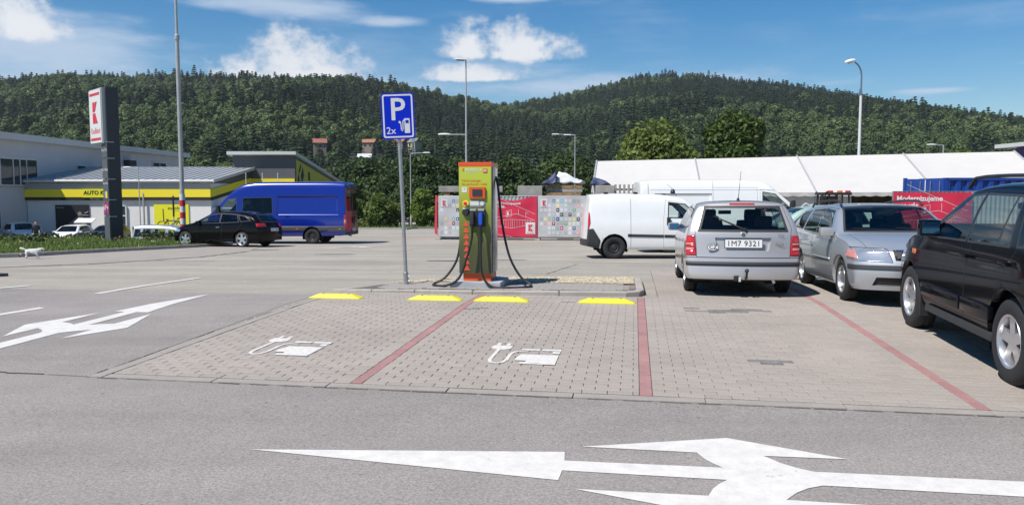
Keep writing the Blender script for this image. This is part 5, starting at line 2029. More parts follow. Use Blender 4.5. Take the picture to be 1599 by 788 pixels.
M_SEAM = mat('panel_gap', (0.006, 0.006, 0.007), 0.8)
M_TYRE = mat('tyre_rubber', (0.018, 0.018, 0.019), 0.75, bump=0.2, bscale=30, var=0.15, vscale=6)
M_ALLOY = mat('alloy', (0.62, 0.63, 0.65), 0.32, metal=0.85)
M_STEELRIM = mat('steel_rim', (0.035, 0.036, 0.038), 0.5, metal=0.3)
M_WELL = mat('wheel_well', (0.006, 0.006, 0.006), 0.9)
M_TRIM = mat('trim_plastic', (0.030, 0.031, 0.033), 0.6)
M_CABIN = mat('cabin_trim', (0.035, 0.036, 0.040), 0.8)
M_SEAT = mat('seat_cloth', (0.030, 0.030, 0.034), 0.9)
M_CHROME = mat('chrome', (0.75, 0.75, 0.76), 0.12, metal=1.0)
M_MIRROR = mat('mirror_silver', (0.27, 0.30, 0.34), 0.05, metal=1.0)
M_LRED = mat('red_lens', (0.50, 0.010, 0.014), 0.12, coat=1.0, var=0.15, vscale=12)
M_LCLEAR = mat('clear_lens', (0.50, 0.52, 0.55), 0.14, coat=1.0, metal=0.6, var=0.12, vscale=9)
M_LPINK = mat('milky_red_lens', (0.62, 0.26, 0.24), 0.12, coat=1.0)
M_LORANGE = mat('orange_lens', (0.75, 0.17, 0.01), 0.15, coat=1.0)
M_PLATE = mat('plate_white', (0.75, 0.75, 0.74), 0.4)
M_PLATEB = mat('plate_blue', (0.01, 0.05, 0.35), 0.4)
G_CLEAR = glass_mat('car_glass', (0.80, 0.86, 0.84))
G_DARK = glass_mat('tinted_glass', (0.12, 0.13, 0.14))
G_MID = glass_mat('green_tinted_glass', (0.56, 0.64, 0.62))


def paint(name, col, metal=0.0, rough=0.35, flake=0.0):
    dark = max(col) < 0.05
    return mat('paint_' + name, col, rough, metal, 0.30 if dark else 0.8, var=0.02, vscale=3, spec=0.05 if dark else 0.5)


def shell(S, levels=2):
    """smooth body shell as a bmesh; x forward from the tail, y left, z up"""
    L_, W_ = S['L'], S['W'] / 2
    bm = bmesh.new()
    rings = []
    top, belt, plan, low = S['top'], S['belt'], S['plan'], S['low']
    tum, crown = S.get('tumble', 0.30), S.get('crown', 0.055)
    xs = S['xs']
    Dr, Df = S.get('Dr', 1.0), S.get('Df', 0.9)
    kr, kf = S.get('kr', 0.16), S.get('kf', 0.30)

    def warp(x, y, z):
        tr = sstep(1 - x / Dr) if x < Dr else 0
        tf = sstep(1 - (L_ - x) / Df) if L_ - x < Df else 0
        q = min(1.0, abs(y) / W_) ** 2.6
        return (x + tr * (pinterp(S['rear'], z) + kr * q) - tf * (pinterp(S['front'], z) + kf * q), y, z)
    for x in xs:
        zt, zb = pinterp(top, x), pinterp(low, x)
        w = pinterp(plan, x) * W_
        zs = min(pinterp(belt, x), zt - 0.07)
        cr = min(crown, (zt - zs) * 0.5)
        ze = zt - cr
        ws = w * S.get('shoulder', 0.955)
        wt = max(ws - tum * (ze - zs) - 0.015, 0.3)
        zm = zb + (zs - zb) * 0.52
        half = [(w * 0.93, zb), (w * 0.985, zb + 0.07), (w, zm), (w * 0.99, zs - (zs - zm) * 0.35), (ws, zs), ((ws + wt) / 2 + 0.018, (zs + ze) / 2), (wt, ze), (wt * 0.84, ze + cr * 0.62), (wt * 0.42, ze + cr * 0.94)]
        ring = [(x, y, z) for y, z in half] + [(x, 0, zt)] + [(x, -y, z) for y, z in reversed(half)]
        rings.append([bm.verts.new(warp(*p)) for p in ring])
    for a, b_ in zip(rings, rings[1:]):
        for j in range(len(a) - 1):
            bm.faces.new((a[j], b_[j], b_[j + 1], a[j + 1]))
    fr = [1, 0.84, 0.42, 0, -0.42, -0.84, -1]
    for x, ring, flip in ((xs[0], rings[0], False), (xs[-1], rings[-1], True)):
        grid = []
        zt, zb = pinterp(top, x), pinterp(low, x)
        for j in range(7):
            Lv, Rv = ring[j], ring[18 - j]
            if j == 6:
                row = [ring[6], ring[7], ring[8], ring[9], ring[10], ring[11], ring[12]]
            else:
                # undo warp: rebuild from the half width at this row
                hw, z = abs(Lv.co.y), Lv.co.z
                row = [Lv] + [bm.verts.new(warp(x, hw * q, z + (0.03 * (1 - q * q) if j == 5 else 0))) for q in fr[1:-1]] + [Rv]
            grid.append(row)
        for j in range(6):
            for i in range(6):
                q = (grid[j][i], grid[j][i + 1], grid[j + 1][i + 1], grid[j + 1][i])
                bm.faces.new(q[::-1] if flip else q)
    bmesh.ops.recalc_face_normals(bm, faces=bm.faces)
    me = bpy.data.meshes.new('tmp')
    bm.to_mesh(me)
    bm.free()
    o = bpy.data.objects.new('tmp', me)
    COL.objects.link(o)
    md = o.modifiers.new('s', 'SUBSURF')
    md.levels = levels
    md.render_levels = levels
    dg = bpy.context.evaluated_depsgraph_get()
    me2 = bpy.data.meshes.new_from_object(o.evaluated_get(dg))
    bpy.data.objects.remove(o)
    bpy.data.meshes.remove(me)
    bm = bmesh.new()
    bm.from_mesh(me2)
    bpy.data.meshes.remove(me2)
    bm.normal_update()
    # outward normals
    big = max(bm.faces, key=lambda f: f.calc_center_median().z)
    if big.normal.z < 0:
        bmesh.ops.reverse_faces(bm, faces=bm.faces[:])
    return bm


AX = {'y': (0, 2), 'x': (1, 2), 'z': (0, 1)}


def cut(bm, lay, poly, axis, sel, rid, apply=None):
    """imprint a polygon (seen along an axis) on the shell and give the faces inside it region id rid"""
    i0, i1 = AX[axis]
    xs, ys = [p[0] for p in poly], [p[1] for p in poly]
    x0, x1, y0, y1 = min(xs) - 0.25, max(xs) + 0.25, min(ys) - 0.25, max(ys) + 0.25
    bm.normal_update()
    cand = []
    for f in bm.faces:
        c = f.calc_center_median()
        if x0 < c[i0] < x1 and y0 < c[i1] < y1 and sel(c, f.normal):
            cand.append(f)
    n = len(poly)
    for k in range(n):
        p, q = poly[k], poly[(k + 1) % n]
        d = (q[0] - p[0], q[1] - p[1])
        ln = math.hypot(*d)
        if ln < 1e-6:
            continue
        lo = [min(p[0], q[0]) - 0.02, min(p[1], q[1]) - 0.02]
        co, no = [0, 0, 0], [0, 0, 0]
        co[i0], co[i1] = p
        no[i0], no[i1] = -d[1] / ln, d[0] / ln
        geom = set()
        near = []
        for f in cand:
            # only faces near this edge need cutting
            ok = False
            a = [(v.co[i0], v.co[i1]) for v in f.verts]
            if max(t[0] for t in a) < lo[0] or min(t[0] for t in a) > max(p[0], q[0]) + 0.02 or max(t[1] for t in a) < lo[1] or min(t[1] for t in a) > max(p[1], q[1]) + 0.02:
                continue
            near.append(f)
            geom.add(f)
            geom.update(f.edges)
            geom.update(f.verts)
        if not near:
            continue
        ns = set(near)
        cand = [f for f in cand if f not in ns]
        r = bmesh.ops.bisect_plane(bm, geom=list(geom), dist=1e-5, plane_co=co, plane_no=no)
        cand += [g for g in r['geom'] if isinstance(g, bmesh.types.BMFace)]
    hit = []
    for f in set(cand):
        if not f.is_valid:
            continue
        c = f.calc_center_median()
        if in_poly(c[i0], c[i1], poly):
            f[lay] = rid
            hit.append(f)
    return hit


SEL = {
    'side': lambda c, n: abs(n.y) > 0.30 and abs(c.y) > 0.25,
    'rear': lambda c, n: n.x < -0.12,
    'front': lambda c, n: n.x > 0.10,
    'nose': lambda c, n: n.x > -0.2 and c.x > 0,
    'top': lambda c, n: n.z > 0.3,
}


def mirror_y(poly):
    return [(-a, b_) for a, b_ in poly]


def offset_poly(poly, d):
    return inset(poly, -d)


def extract(bm, lay, rid, side=None, off=0.0):
    """faces of a region as a mesh of its own with a rim; side +1 left, -1 right"""
    fs = [f for f in bm.faces if f[lay] == rid and (side is None or f.calc_center_median().y * side > 0)]
    if not fs:
        return None
    idx, vs, faces = {}, [], []
    nb = bmesh.new()
    for f in fs:
        q = []
        for v in f.verts:
            if v not in idx:
                idx[v] = nb.verts.new(v.co)
                idx[v].normal = v.normal
            q.append(idx[v])
        try:
            nb.faces.new(q)
        except ValueError:
            pass
    nrm = {idx[v]: v.normal.copy() for v in idx}
    if abs(off) > 1e-6:
        orig = nb.faces[:]
        edges = [e for e in nb.edges if len(e.link_faces) == 1]
        ex = bmesh.ops.extrude_edge_only(nb, edges=edges)
        new = [g for g in ex['geom'] if isinstance(g, bmesh.types.BMVert)]
        # the extruded rim stays on the body, the faces move
        for v in orig_verts(orig):
            v.co += nrm.get(v, Vector((0, 0, 0))) * off
    me = bpy.data.meshes.new('part')
    nb.to_mesh(me)
    nb.free()
    me.polygons.foreach_set('use_smooth', [True] * len(me.polygons))
    return me


def orig_verts(faces):
    s = set()
    for f in faces:
        s.update(f.verts)
    return s


def wheel_meshes(Rw, rr, w, style, spokes=5):
    """tyre and rim, axle along y, outer face at +y"""
    h = w / 2
    ty = MB().lathe([(rr, -h + 0.01), (rr + 0.02, -h), (Rw - 0.05, -h), (Rw - 0.015, -h + 0.02), (Rw, -h + 0.05), (Rw, -0.02), (Rw - 0.008, -0.015), (Rw - 0.008, 0.015), (Rw, 0.02), (Rw, h - 0.05), (Rw - 0.015, h - 0.02), (Rw - 0.05, h), (rr + 0.02, h), (rr, h - 0.01)], 'y', 40).mesh('tyre')
    shade_auto(ty, 50)
    ri = MB()
    # barrel and lip
    ri.lathe([(rr - 0.002, -h + 0.02), (rr - 0.02, -h + 0.03), (rr - 0.03, h - 0.06), (rr - 0.018, h - 0.012), (rr, h - 0.004), (rr + 0.004, h - 0.012)], 'y', 40)
    if style == 'alloy':
        ri.lathe([(0, h - 0.035), (0.03, h - 0.03), (0.065, h - 0.035), (0.075, h - 0.06), (0.07, h - 0.1)], 'y', 20)
        for k in range(spokes):
            a = 2 * math.pi * k / spokes + 0.3
            M = Matrix.Rotation(-a, 4, 'Y')
            w0, w1 = (0.036, 0.055) if spokes <= 6 else (0.018, 0.026)
            w0 *= rr / 0.2
            w1 *= rr / 0.2
            pts = [(-w0, 0.04), (w0, 0.04), (w1 * 0.8, rr * 0.7), (w1, rr - 0.015), (-w1, rr - 0.015), (-w1 * 0.8, rr * 0.7)]
            vs = [M @ Vector((px_, yy, pz_)) for yy in (h - 0.10, h - 0.035) for px_, pz_ in pts]
            for i in (8, 9, 10, 11):
                pass
            fs = [tuple(range(6)), tuple(range(11, 5, -1))] + [(i, 6 + i, 6 + (i + 1) % 6, (i + 1) % 6) for i in range(6)]
            ri.add(vs, fs)
    else:
        ri.lathe([(0, h - 0.03), (0.05, h - 0.025), (0.07, h - 0.05), (0.10, h - 0.055), (rr * 0.62, h - 0.035), (rr * 0.80, h - 0.055), (rr - 0.03, h - 0.05)], 'y', 32)
        for k in range(spokes):
            a = 2 * math.pi * k / spokes
            ri.lathe([(0, 0.004), (0.016, 0.002), (0.018, 0)], 'y', 8, (math.cos(a) * 0.08, h - 0.055, math.sin(a) * 0.08))
    rm = ri.mesh('rim')
    shade_auto(rm, 35)
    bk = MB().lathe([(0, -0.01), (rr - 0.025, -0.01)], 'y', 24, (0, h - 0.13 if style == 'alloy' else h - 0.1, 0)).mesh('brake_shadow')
    return ty, rm, bk


def place_axes(o, loc, head):
    """stand on the sloping lot"""
    fx, fy = math.cos(head), math.sin(head)
    e = 0.5
    sl = (gz(loc[1] + fy * e) - gz(loc[1] - fy * e)) / (2 * e)
    sr = (gz(loc[1] + fx * e) - gz(loc[1] - fx * e)) / (2 * e)
    o.rotation_euler = (math.atan(sr), -math.atan(sl), head)


def build_car(S, name, label, cat, rear_axle, head, group='parked vehicles', z=None, levels=2, detail=True):
    x_ra, x_fa = S['axles']
    root = thing(name, label, cat, (rear_axle[0], rear_axle[1], gz(rear_axle[1]) if z is None else z), 0, group)
    if z is None:
        place_axes(root, rear_axle, head)
    else:
        root.rotation_euler = (0, 0, head)
    bm = shell(S, levels)
    lay = bm.faces.layers.int.new('region')
    Rw = S['R']
    regs = []            # (name, material, off, split, label, parent)
    P = S['paint']
    rid = 10
    for rg in S['regions']:
        nm, sel, axis, poly = rg[0], rg[1], rg[2], rg[3]
        opt = rg[4] if len(rg) > 4 else {}
        sf = SEL[sel]
        if 'x' in opt:
            lo, hi = opt['x']
            sf0 = sf
            sf = (lambda c, n, lo=lo, hi=hi, sf0=sf0: lo < c.x < hi and sf0(c, n))
        if 'z' in opt:
            zlo, zhi = opt['z']
            sf1 = sf
            sf = (lambda c, n, zlo=zlo, zhi=zhi, sf1=sf1: zlo < c.z < zhi and sf1(c, n))
        sd = opt.get('side')
        if sd:
            sf2 = sf
            sf = (lambda c, n, sd=sd, sf2=sf2: c.y * sd > 0 and sf2(c, n))
        if nm == 'seam':
            my = 1
        else:
            my = rid
            rid += 1
        seam = opt.get('seam')
        if seam:
            cut(bm, lay, offset_poly(poly, seam), axis, sf, 1)
        tr = opt.get('trim')
        if tr:
            cut(bm, lay, offset_poly(poly, tr), axis, sf, 2)
        cut(bm, lay, poly, axis, sf, my)
        if axis == 'x' and opt.get('pair'):
            if seam:
                cut(bm, lay, offset_poly(mirror_y(poly), seam), axis, sf, 1)
            if tr:
                cut(bm, lay, offset_poly(mirror_y(poly), tr), axis, sf, 2)
            cut(bm, lay, mirror_y(poly), axis, sf, my)
        if nm != 'seam':
            regs.append((nm, my, opt))
    # wheel openings
    ra = S.get('arch', Rw + 0.045)
    for ax_ in (x_ra, x_fa):
        poly = [(ax_ + ra * math.cos(t), Rw + ra * math.sin(t)) for t in [R(-60) + R(300) * k / 26 for k in range(27)]]
        fs = cut(bm, lay, poly, 'y', lambda c, n: abs(c.y) > S['W'] * 0.30 and abs(n.y) > 0.2, 3)
        bmesh.ops.delete(bm, geom=[f for f in fs if f.is_valid], context='FACES')
        rim_e = [e for e in bm.edges if len(e.link_faces) == 1 and abs(math.hypot((e.verts[0].co.x - ax_), (e.verts[0].co.z - Rw)) - ra) < 0.012 and abs(math.hypot((e.verts[1].co.x - ax_), (e.verts[1].co.z - Rw)) - ra) < 0.012]
        r = bmesh.ops.extrude_edge_only(bm, edges=rim_e)
        for g in r['geom']:
            if isinstance(g, bmesh.types.BMVert):
                g.co.y -= math.copysign(0.09, g.co.y)
            if isinstance(g, bmesh.types.BMFace):
                g[lay] = 2 if S.get('arch_black') else 0
    bm.normal_update()
    objs = {}
    for nm, my, opt in regs:
        split = opt.get('split', False)
        m = opt.get('mat', P)
        for sd in ((1, -1) if split else (None,)):
            me = extract(bm, lay, my, sd, opt.get('off', 0.0))
            if me is None:
                continue
            par = root
            if opt.get('in'):
                par = objs.get((opt['in'], sd)) or objs.get((opt['in'], None)) or root
            o = link_mesh(nm, me, par, m)
            o.location = (-x_ra, 0, 0) if par is root else (0, 0, 0)
            if opt.get('label'):
                o['label'] = opt['label']
            objs[(opt.get('id', nm), sd)] = o
    # what is left is the body
    bmesh.ops.delete(bm, geom=[f for f in bm.faces if f[lay] >= 10], context='FACES')
    for f in bm.faces:
        f.material_index = {1: 1, 2: 2}.get(f[lay], 0)
        f.smooth = True
    me = bpy.data.meshes.new('body')
    bm.to_mesh(me)
    bm.free()
    body = link_mesh('body', me, root, [P, M_SEAM, M_TRIM])
    body.location = (-x_ra, 0, 0)
    objs[('body', None)] = body

    W2 = S['W'] / 2
    L_ = S['L']

    def add(mb, nm, m, par=None, smooth=False, label=None):
        o = mb.build(nm, m, par or root, smooth, label)
        if par is None:
            o.location = (-x_ra, 0, 0)
        return o
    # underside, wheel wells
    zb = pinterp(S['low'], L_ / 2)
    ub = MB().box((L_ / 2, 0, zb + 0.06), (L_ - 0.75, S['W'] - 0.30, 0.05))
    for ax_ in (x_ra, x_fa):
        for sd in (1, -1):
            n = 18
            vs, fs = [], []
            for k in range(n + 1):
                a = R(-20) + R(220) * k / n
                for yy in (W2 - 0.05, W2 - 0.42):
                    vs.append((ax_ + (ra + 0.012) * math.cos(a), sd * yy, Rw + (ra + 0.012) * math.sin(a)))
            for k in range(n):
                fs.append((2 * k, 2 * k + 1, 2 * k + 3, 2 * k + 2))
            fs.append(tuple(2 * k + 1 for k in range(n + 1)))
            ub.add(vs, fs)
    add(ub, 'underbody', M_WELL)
    # wheels
    ty, rm, bk = wheel_meshes(Rw, S.get('rim', Rw * 0.68), S.get('tyre', 0.20), S.get('wheel', 'alloy'), S.get('spokes', 5))
    ty.materials.append(M_TYRE)
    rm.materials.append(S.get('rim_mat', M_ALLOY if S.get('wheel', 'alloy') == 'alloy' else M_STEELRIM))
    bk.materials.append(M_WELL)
    for ax_ in (x_ra, x_fa):
        for sd in (1, -1):
            wo = bpy.data.objects.new('wheel', ty)
            COL.objects.link(wo)
            wo.parent = root
            wo.location = (ax_ - x_ra, sd * (W2 - S.get('tyre', 0.20) / 2 - S.get('wheel_in', 0.035)), Rw)
            wo.rotation_euler = (0, 0.4 * ax_, 0 if sd > 0 else math.pi)
            for nm, mm in (('rim', rm), ('shade_disc', bk)):  # bk: flat near-black disc standing in for the shade behind the rim
                c = bpy.data.objects.new(nm, mm)
                COL.objects.link(c)
                c.parent = wo
    # cabin
    if detail and 'cabin' in S:
        cx0, cx1, zf = S['cabin']           # rear bulkhead / load floor, dash, seat base height
        add(MB().box(((cx0 + cx1) / 2, 0, zf - 0.02), (cx1 - cx0, S['W'] - 0.3, 0.04)), 'cabin_floor', M_CABIN)
        ds = add(MB().bbox((cx1 - 0.05, 0, zf + 0.48), (0.5, S['W'] - 0.32, 0.24), 0.06), 'dashboard', M_CABIN, None, True)
        xs_ = cx1 - 0.95
        for sd in (1, -1):
            seat = add(MB().bbox((xs_ + 0.1, sd * 0.36, zf + 0.22), (0.52, 0.5, 0.2), 0.06).bbox((xs_ - 0.22, sd * 0.36, zf + 0.52), (0.17, 0.5, 0.66), 0.07, (0, R(-14), 0)), 'seat', M_SEAT, None, True)
            MB().bbox((xs_ - 0.33, sd * 0.36, zf + 0.93), (0.11, 0.27, 0.19), 0.05, (0, R(-8), 0)).build('headrest', M_SEAT, seat, True)
        if S.get('bench', True):
            bn = add(MB().bbox((xs_ - 0.80, 0, zf + 0.22), (0.5, 1.28, 0.2), 0.06).bbox((xs_ - 1.10, 0, zf + 0.48), (0.17, 1.28, 0.58), 0.07, (0, R(-16), 0)), 'rear_bench', M_SEAT, None, True)
            for yy in (-0.4, 0.4):
                MB().bbox((xs_ - 1.18, yy, zf + 0.84), (0.10, 0.27, 0.17), 0.05).build('headrest', M_SEAT, bn, True)
        ring = [(cx1 - 0.42 + 0.08 * math.cos(k * math.pi / 10), 0.36 + 0.185 * math.sin(k * math.pi / 10), zf + 0.52 + 0.17 * math.cos(k * math.pi / 10)) for k in range(21)]
        add(MB().tube(ring, 0.016, 6, caps=False).tube([(cx1 - 0.42, 0.36, zf + 0.52), (cx1 - 0.2, 0.36, zf + 0.45)], 0.03, 6).box((cx1 - 0.42, 0.36, zf + 0.52), (0.05, 0.34, 0.05)), 'steering_wheel', M_PLASTIC)
    for it in S.get('extras', []):
        it(add, objs, S, root)
    return root


def ex_mirror(x, y, z, m, w=0.20, h=0.14):
    def go(add, objs, S, root):
        for sd in (1, -1):
            mo = add(MB().bbox((x, sd * (y + w * 0.62), z), (0.13, w, h), 0.045), 'wing_mirror', m, None, True)
            MB().box((x - 0.066, sd * (y + w * 0.62), z), (0.006, w * 0.8, h * 0.75), (0, R(5), 0)).build('mirror_glass', M_MIRROR, mo)
            MB().bbox((x, sd * (y - 0.02), z - 0.03), (0.08, 0.16, 0.05), 0.015).build('mirror_arm', M_PLASTIC, mo, True)
    return go


def ex_handle(x, y, z, m, key='door', both=True):
    def go(add, objs, S, root):
        for sd in (1, -1):
            par = objs.get((key, sd))
            o = MB().bbox((x, sd * (y + 0.012), z), (0.17, 0.035, 0.032), 0.012).build('door_handle', m, par or root, True)
            if par is None:
                o.location = (-S['axles'][0], 0, 0)
    return go


def ex_rail(x0, x1, y, z, m, h=0.06):
    def go(add, objs, S, root):
        for sd in (1, -1):
            n = 8
            pts = [(x0, sd * y, z - 0.02)] + [(x0 + (x1 - x0) * (k + 0.6) / (n + .2), sd * y, z + h * (1 if 0 < k < n - 1 else 0.9) + 0.02 * math.sin(math.pi * k / n)) for k in range(n)] + [(x1, sd * y, z - 0.02)]
            add(MB().tube(pts, 0.017, 8), 'roof_rail', m, None, True)
    return go


def ex_plate(face, x, y, z, s, tilt=0.0, w=0.52, h=0.115, recess=None):
    def go(add, objs, S, root):
        sg = -1 if face == 'rear' else 1
        pl = add(MB().bbox((0, 0, 0), (0.012, w + 0.02, h + 0.02), 0.004), 'number_plate', M_TRIM)
        pl.location = (x - S['axles'][0], y, z)
        pl.rotation_euler = (0, tilt, 0)
        MB().box((sg * 0.008, 0, 0), (0.006, w, h)).build('plate_face', M_PLATE, pl)
        t = text(s, h * 0.98, M_BLACK, pl, (sg * 0.014, 0.0, -0.002), (R(90), 0, R(-90) if sg < 0 else R(90)), bold=0.0, spacing=1.05)
    return go

# ------------------------------------------------------------ vehicle outlines
P_SILVER = paint('silver', (0.50, 0.475, 0.465), 0.45, 0.36)
P_SILVER2 = paint('blue_silver', (0.44, 0.465, 0.50), 0.5, 0.34)
P_BLACK = paint('black', (0.004, 0.004, 0.005), 0.0, 0.22)
P_BLACK2 = paint('blue_black', (0.003, 0.0035, 0.006), 0.0, 0.2)
P_WHITE = paint('white', (0.78, 0.78, 0.77), 0.0, 0.4)
P_BLUE = paint('blue', (0.003, 0.016, 0.235), 0.1, 0.26)
P_GREEN = paint('pale_green', (0.40, 0.55, 0.47), 0.2, 0.4)
P_DBLUE = paint('dark_blue', (0.02, 0.03, 0.08), 0.1, 0.35)


def door_opt(k=None, **q):
    d = dict(split=True, seam=0.006)
    if k:
        d['id'] = k
    d.update(q)
    return d


def glass_opt(m=G_CLEAR, **q):
    d = dict(split=True, mat=m, trim=0.022)
    d.update(q)
    return d


def ex_misc(fn):
    return fn


# ---- silver estate seen from behind
def fabia_extras():
    out = [ex_mirror(2.82, 0.74, 0.98, P_SILVER), ex_handle(1.78, 0.815, 0.80, P_SILVER, 'front_door'), ex_handle(0.98, 0.812, 0.82, P_SILVER, 'rear_door'),
           ex_plate('rear', 0.085, 0.0, 0.80, '1M7 9321', 0.06)]

    def bits(add, objs, S, root):
        # roof aerial, wiper, tow bar, badge, oval CZ sticker
        add(MB().tube([(0.62, 0.02, 1.40), (0.50, 0.02, 1.60), (0.34, 0.02, 1.86)], [0.006, 0.004, 0.003], 6).lathe([(0.03, 0), (0.02, 0.05), (0.008, 0.07)], 'z', 10, (0.62, 0.02, 1.405)), 'aerial', M_PLASTIC, None, True)
        add(MB().tube([(0.12, -0.02, 1.00), (0.175, 0.20, 1.10), (0.235, 0.42, 1.20)], [0.016, 0.012, 0.008], 6).lathe([(0.0, -0.03), (0.03, -0.03), (0.03, 0.02), (0, 0.02)], 'x', 10, (0.13, -0.02, 1.0)), 'rear_wiper', M_PLASTIC)
        tb = add(MB().tube([(0.20, -0.03, 0.34), (0.02, -0.03, 0.30), (-0.06, -0.03, 0.31), (-0.085, -0.03, 0.40)], 0.018, 8), 'tow_bar', M_PLASTIC, None, True)
        MB().lathe([(0, -0.032), (0.024, -0.02), (0.032, 0), (0.024, 0.02), (0, 0.032)], 'z', 12, (-0.085, -0.03, 0.42)).build('tow_ball', M_PLASTIC, tb, True)
        MB().box((-0.02, 0.06, 0.29), (0.02, 0.03, 0.07)).build('socket_tag', M_FRAME, tb)
        MB().bbox((0.0, 0.10, 0.30), (0.06, 0.08, 0.08), 0.02).build('socket', M_PLASTIC, tb, True)
        add(MB().lathe([(0, -0.008), (0.042, -0.006), (0.045, 0.006)], 'x', 20, (0.115, 0.0, 0.93)), 'badge', M_CHROME, None, True)
        add(MB().lathe([(0, -0.012), (0.028, -0.012), (0.028, 0)], 'x', 16, (0.113, 0.0, 0.93)), 'badge', M_DGREY)
        st = MB().lathe([(0, 0), (1, 0)], 'x', 24)
        st.v = [(0.088, 0.43 + y * 0.085, 0.745 + z * 0.052) for x, y, z in st.v]
        s1 = add(st, 'country_sticker', M_BLACK)
        st2 = MB().lathe([(0, 0), (1, 0)], 'x', 24)
        st2.v = [(0.0855, 0.43 + y * 0.077, 0.745 + z * 0.045) for x, y, z in st2.v]
        st2.build('sticker_face', M_PLATE, s1)
        text('CZ', 0.085, M_BLACK, s1, (0.083, 0.43, 0.745), (R(90), 0, R(-90)), bold=0.01)
        text('TDI', 0.055, M_CHROME, root, (0.139 - S['axles'][0], -0.53, 0.915), (R(90), 0, R(-90)), bold=0.01, shear=0.1)
        text('Fabia', 0.06, M_CHROME, root, (0.1205 - S['axles'][0], -0.51, 0.79), (R(90), 0, R(-90)), bold=0.01, shear=0.1)
        add(MB().bbox((2.55, 0.0, 1.24), (0.05, 0.22, 0.07), 0.02), 'rear_view_mirror', M_PLASTIC)
        add(MB().tube([(0.16, -0.42, 0.28), (0.01, -0.42, 0.25)], 0.022, 8), 'exhaust', M_STEEL, None, True)
    out.append(bits)
    return out


FABIA = dict(
    L=4.22, W=1.646, axles=(0.94, 3.40), R=0.298, rim=0.19, tyre=0.185, spokes=6, paint=P_SILVER,
    xs=[0, 0.06, 0.25, 0.5, 0.9, 1.4, 1.9, 2.35, 2.5, 2.8, 3.08, 3.2, 3.5, 3.85, 4.12, 4.22],
    top=[(0, 1.405), (0.4, 1.428), (1.2, 1.445), (1.9, 1.44), (2.35, 1.40), (2.5, 1.365), (3.08, 1.01), (3.2, 0.975), (3.85, 0.86), (4.22, 0.74)],
    belt=[(0, 1.0), (1.5, 0.965), (3.1, 0.92), (4.22, 0.72)],
    plan=[(0, 0.985), (0.5, 1.0), (3.2, 1.0), (3.9, 0.97), (4.22, 0.93)],
    low=[(0, 0.28), (0.5, 0.24), (3.6, 0.22), (4.22, 0.24)],
    tumble=0.34, crown=0.06, Dr=1.0, kr=0.13, kf=0.35,
    rear=[(0.2, 0.07), (0.32, 0.01), (0.45, 0.0), (0.56, 0.015), (0.60, 0.075), (0.95, 0.10), (1.02, 0.13), (1.36, 0.33), (1.45, 0.36)],
    front=[(0.2, 0.1), (0.45, 0.0), (0.6, 0.02), (0.78, 0.12)],
    cabin=(0.35, 3.05, 0.27),
    regions=[
        ('front_door', 'side', 'y', [(1.78, 0.32), (2.92, 0.30), (2.98, 0.90), (2.42, 1.33), (1.85, 1.36), (1.72, 0.92)], door_opt('front_door')),
        ('rear_door', 'side', 'y', [(1.28, 0.34), (1.765, 0.32), (1.705, 0.92), (1.835, 1.36), (1.15, 1.35), (0.90, 0.95), (1.05, 0.70)], door_opt('rear_door')),
        ('side_window', 'side', 'y', [(1.88, 0.985), (2.82, 0.955), (2.40, 1.29), (1.90, 1.325)], glass_opt()),
        ('side_window', 'side', 'y', [(1.05, 1.015), (1.82, 0.985), (1.84, 1.325), (1.18, 1.31)], glass_opt(G_MID)),
        ('side_window', 'side', 'y', [(0.42, 1.05), (0.92, 1.025), (1.06, 1.305), (0.56, 1.275)], glass_opt(G_MID)),
        ('windscreen', 'front', 'x', [(-0.64, 1.0), (0.64, 1.0), (0.50, 1.345), (0.2, 1.362), (-0.2, 1.362), (-0.50, 1.345)], dict(mat=G_CLEAR, trim=0.02, x=(2.2, 3.4))),
        ('tailgate', 'rear', 'x', [(-0.655, 0.60), (0.655, 0.60), (0.67, 0.90), (0.685, 1.02), (0.575, 1.345), (-0.575, 1.345), (-0.685, 1.02), (-0.67, 0.90)], dict(seam=0.006, x=(-1, 0.8))),
        ('rear_window', 'rear', 'x', [(-0.60, 1.0), (0.60, 1.0), (0.515, 1.315), (-0.515, 1.315)], dict(mat=G_CLEAR, trim=0.035, **{'in': 'tailgate'}, x=(-1, 0.8))),
        ('brake_light', 'rear', 'x', [(-0.18, 1.362), (0.18, 1.362), (0.18, 1.385), (-0.18, 1.385)], dict(mat=M_LRED, off=0.004, x=(-1, 0.9))),
        ('plate_recess', 'rear', 'x', [(-0.36, 0.70), (0.36, 0.70), (0.40, 0.885), (-0.40, 0.885)], dict(off=-0.03, **{'in': 'tailgate'}, x=(-1, 0.5))),
        ('tail_light', 'rear', 'x', [(0.665, 0.625), (0.90, 0.625), (0.90, 0.905), (0.69, 0.91)], dict(mat=M_LRED, split=True, pair=True, seam=0.006, off=0.008, x=(-1, 0.36))),
        ('tail_light_lens', 'rear', 'x', [(0.70, 0.775), (0.80, 0.775), (0.80, 0.80), (0.70, 0.80)], dict(mat=M_LPINK, split=True, pair=True, off=0.012, x=(-1, 0.3))),
        ('tail_light_lens', 'rear', 'x', [(0.70, 0.70), (0.80, 0.70), (0.80, 0.735), (0.70, 0.735)], dict(mat=M_LPINK, split=True, pair=True, off=0.012, x=(-1, 0.3))),
        ('seam', 'rear', 'x', [(-0.95, 0.588), (0.95, 0.588), (0.95, 0.597), (-0.95, 0.597)], dict(x=(-1, 0.3))),
        ('bumper_strip', 'rear', 'x', [(-0.95, 0.475), (0.95, 0.475), (0.95, 0.535), (-0.95, 0.535)], dict(mat=M_TRIM, off=0.008, x=(-1, 0.5))),
    ],
    extras=fabia_extras())
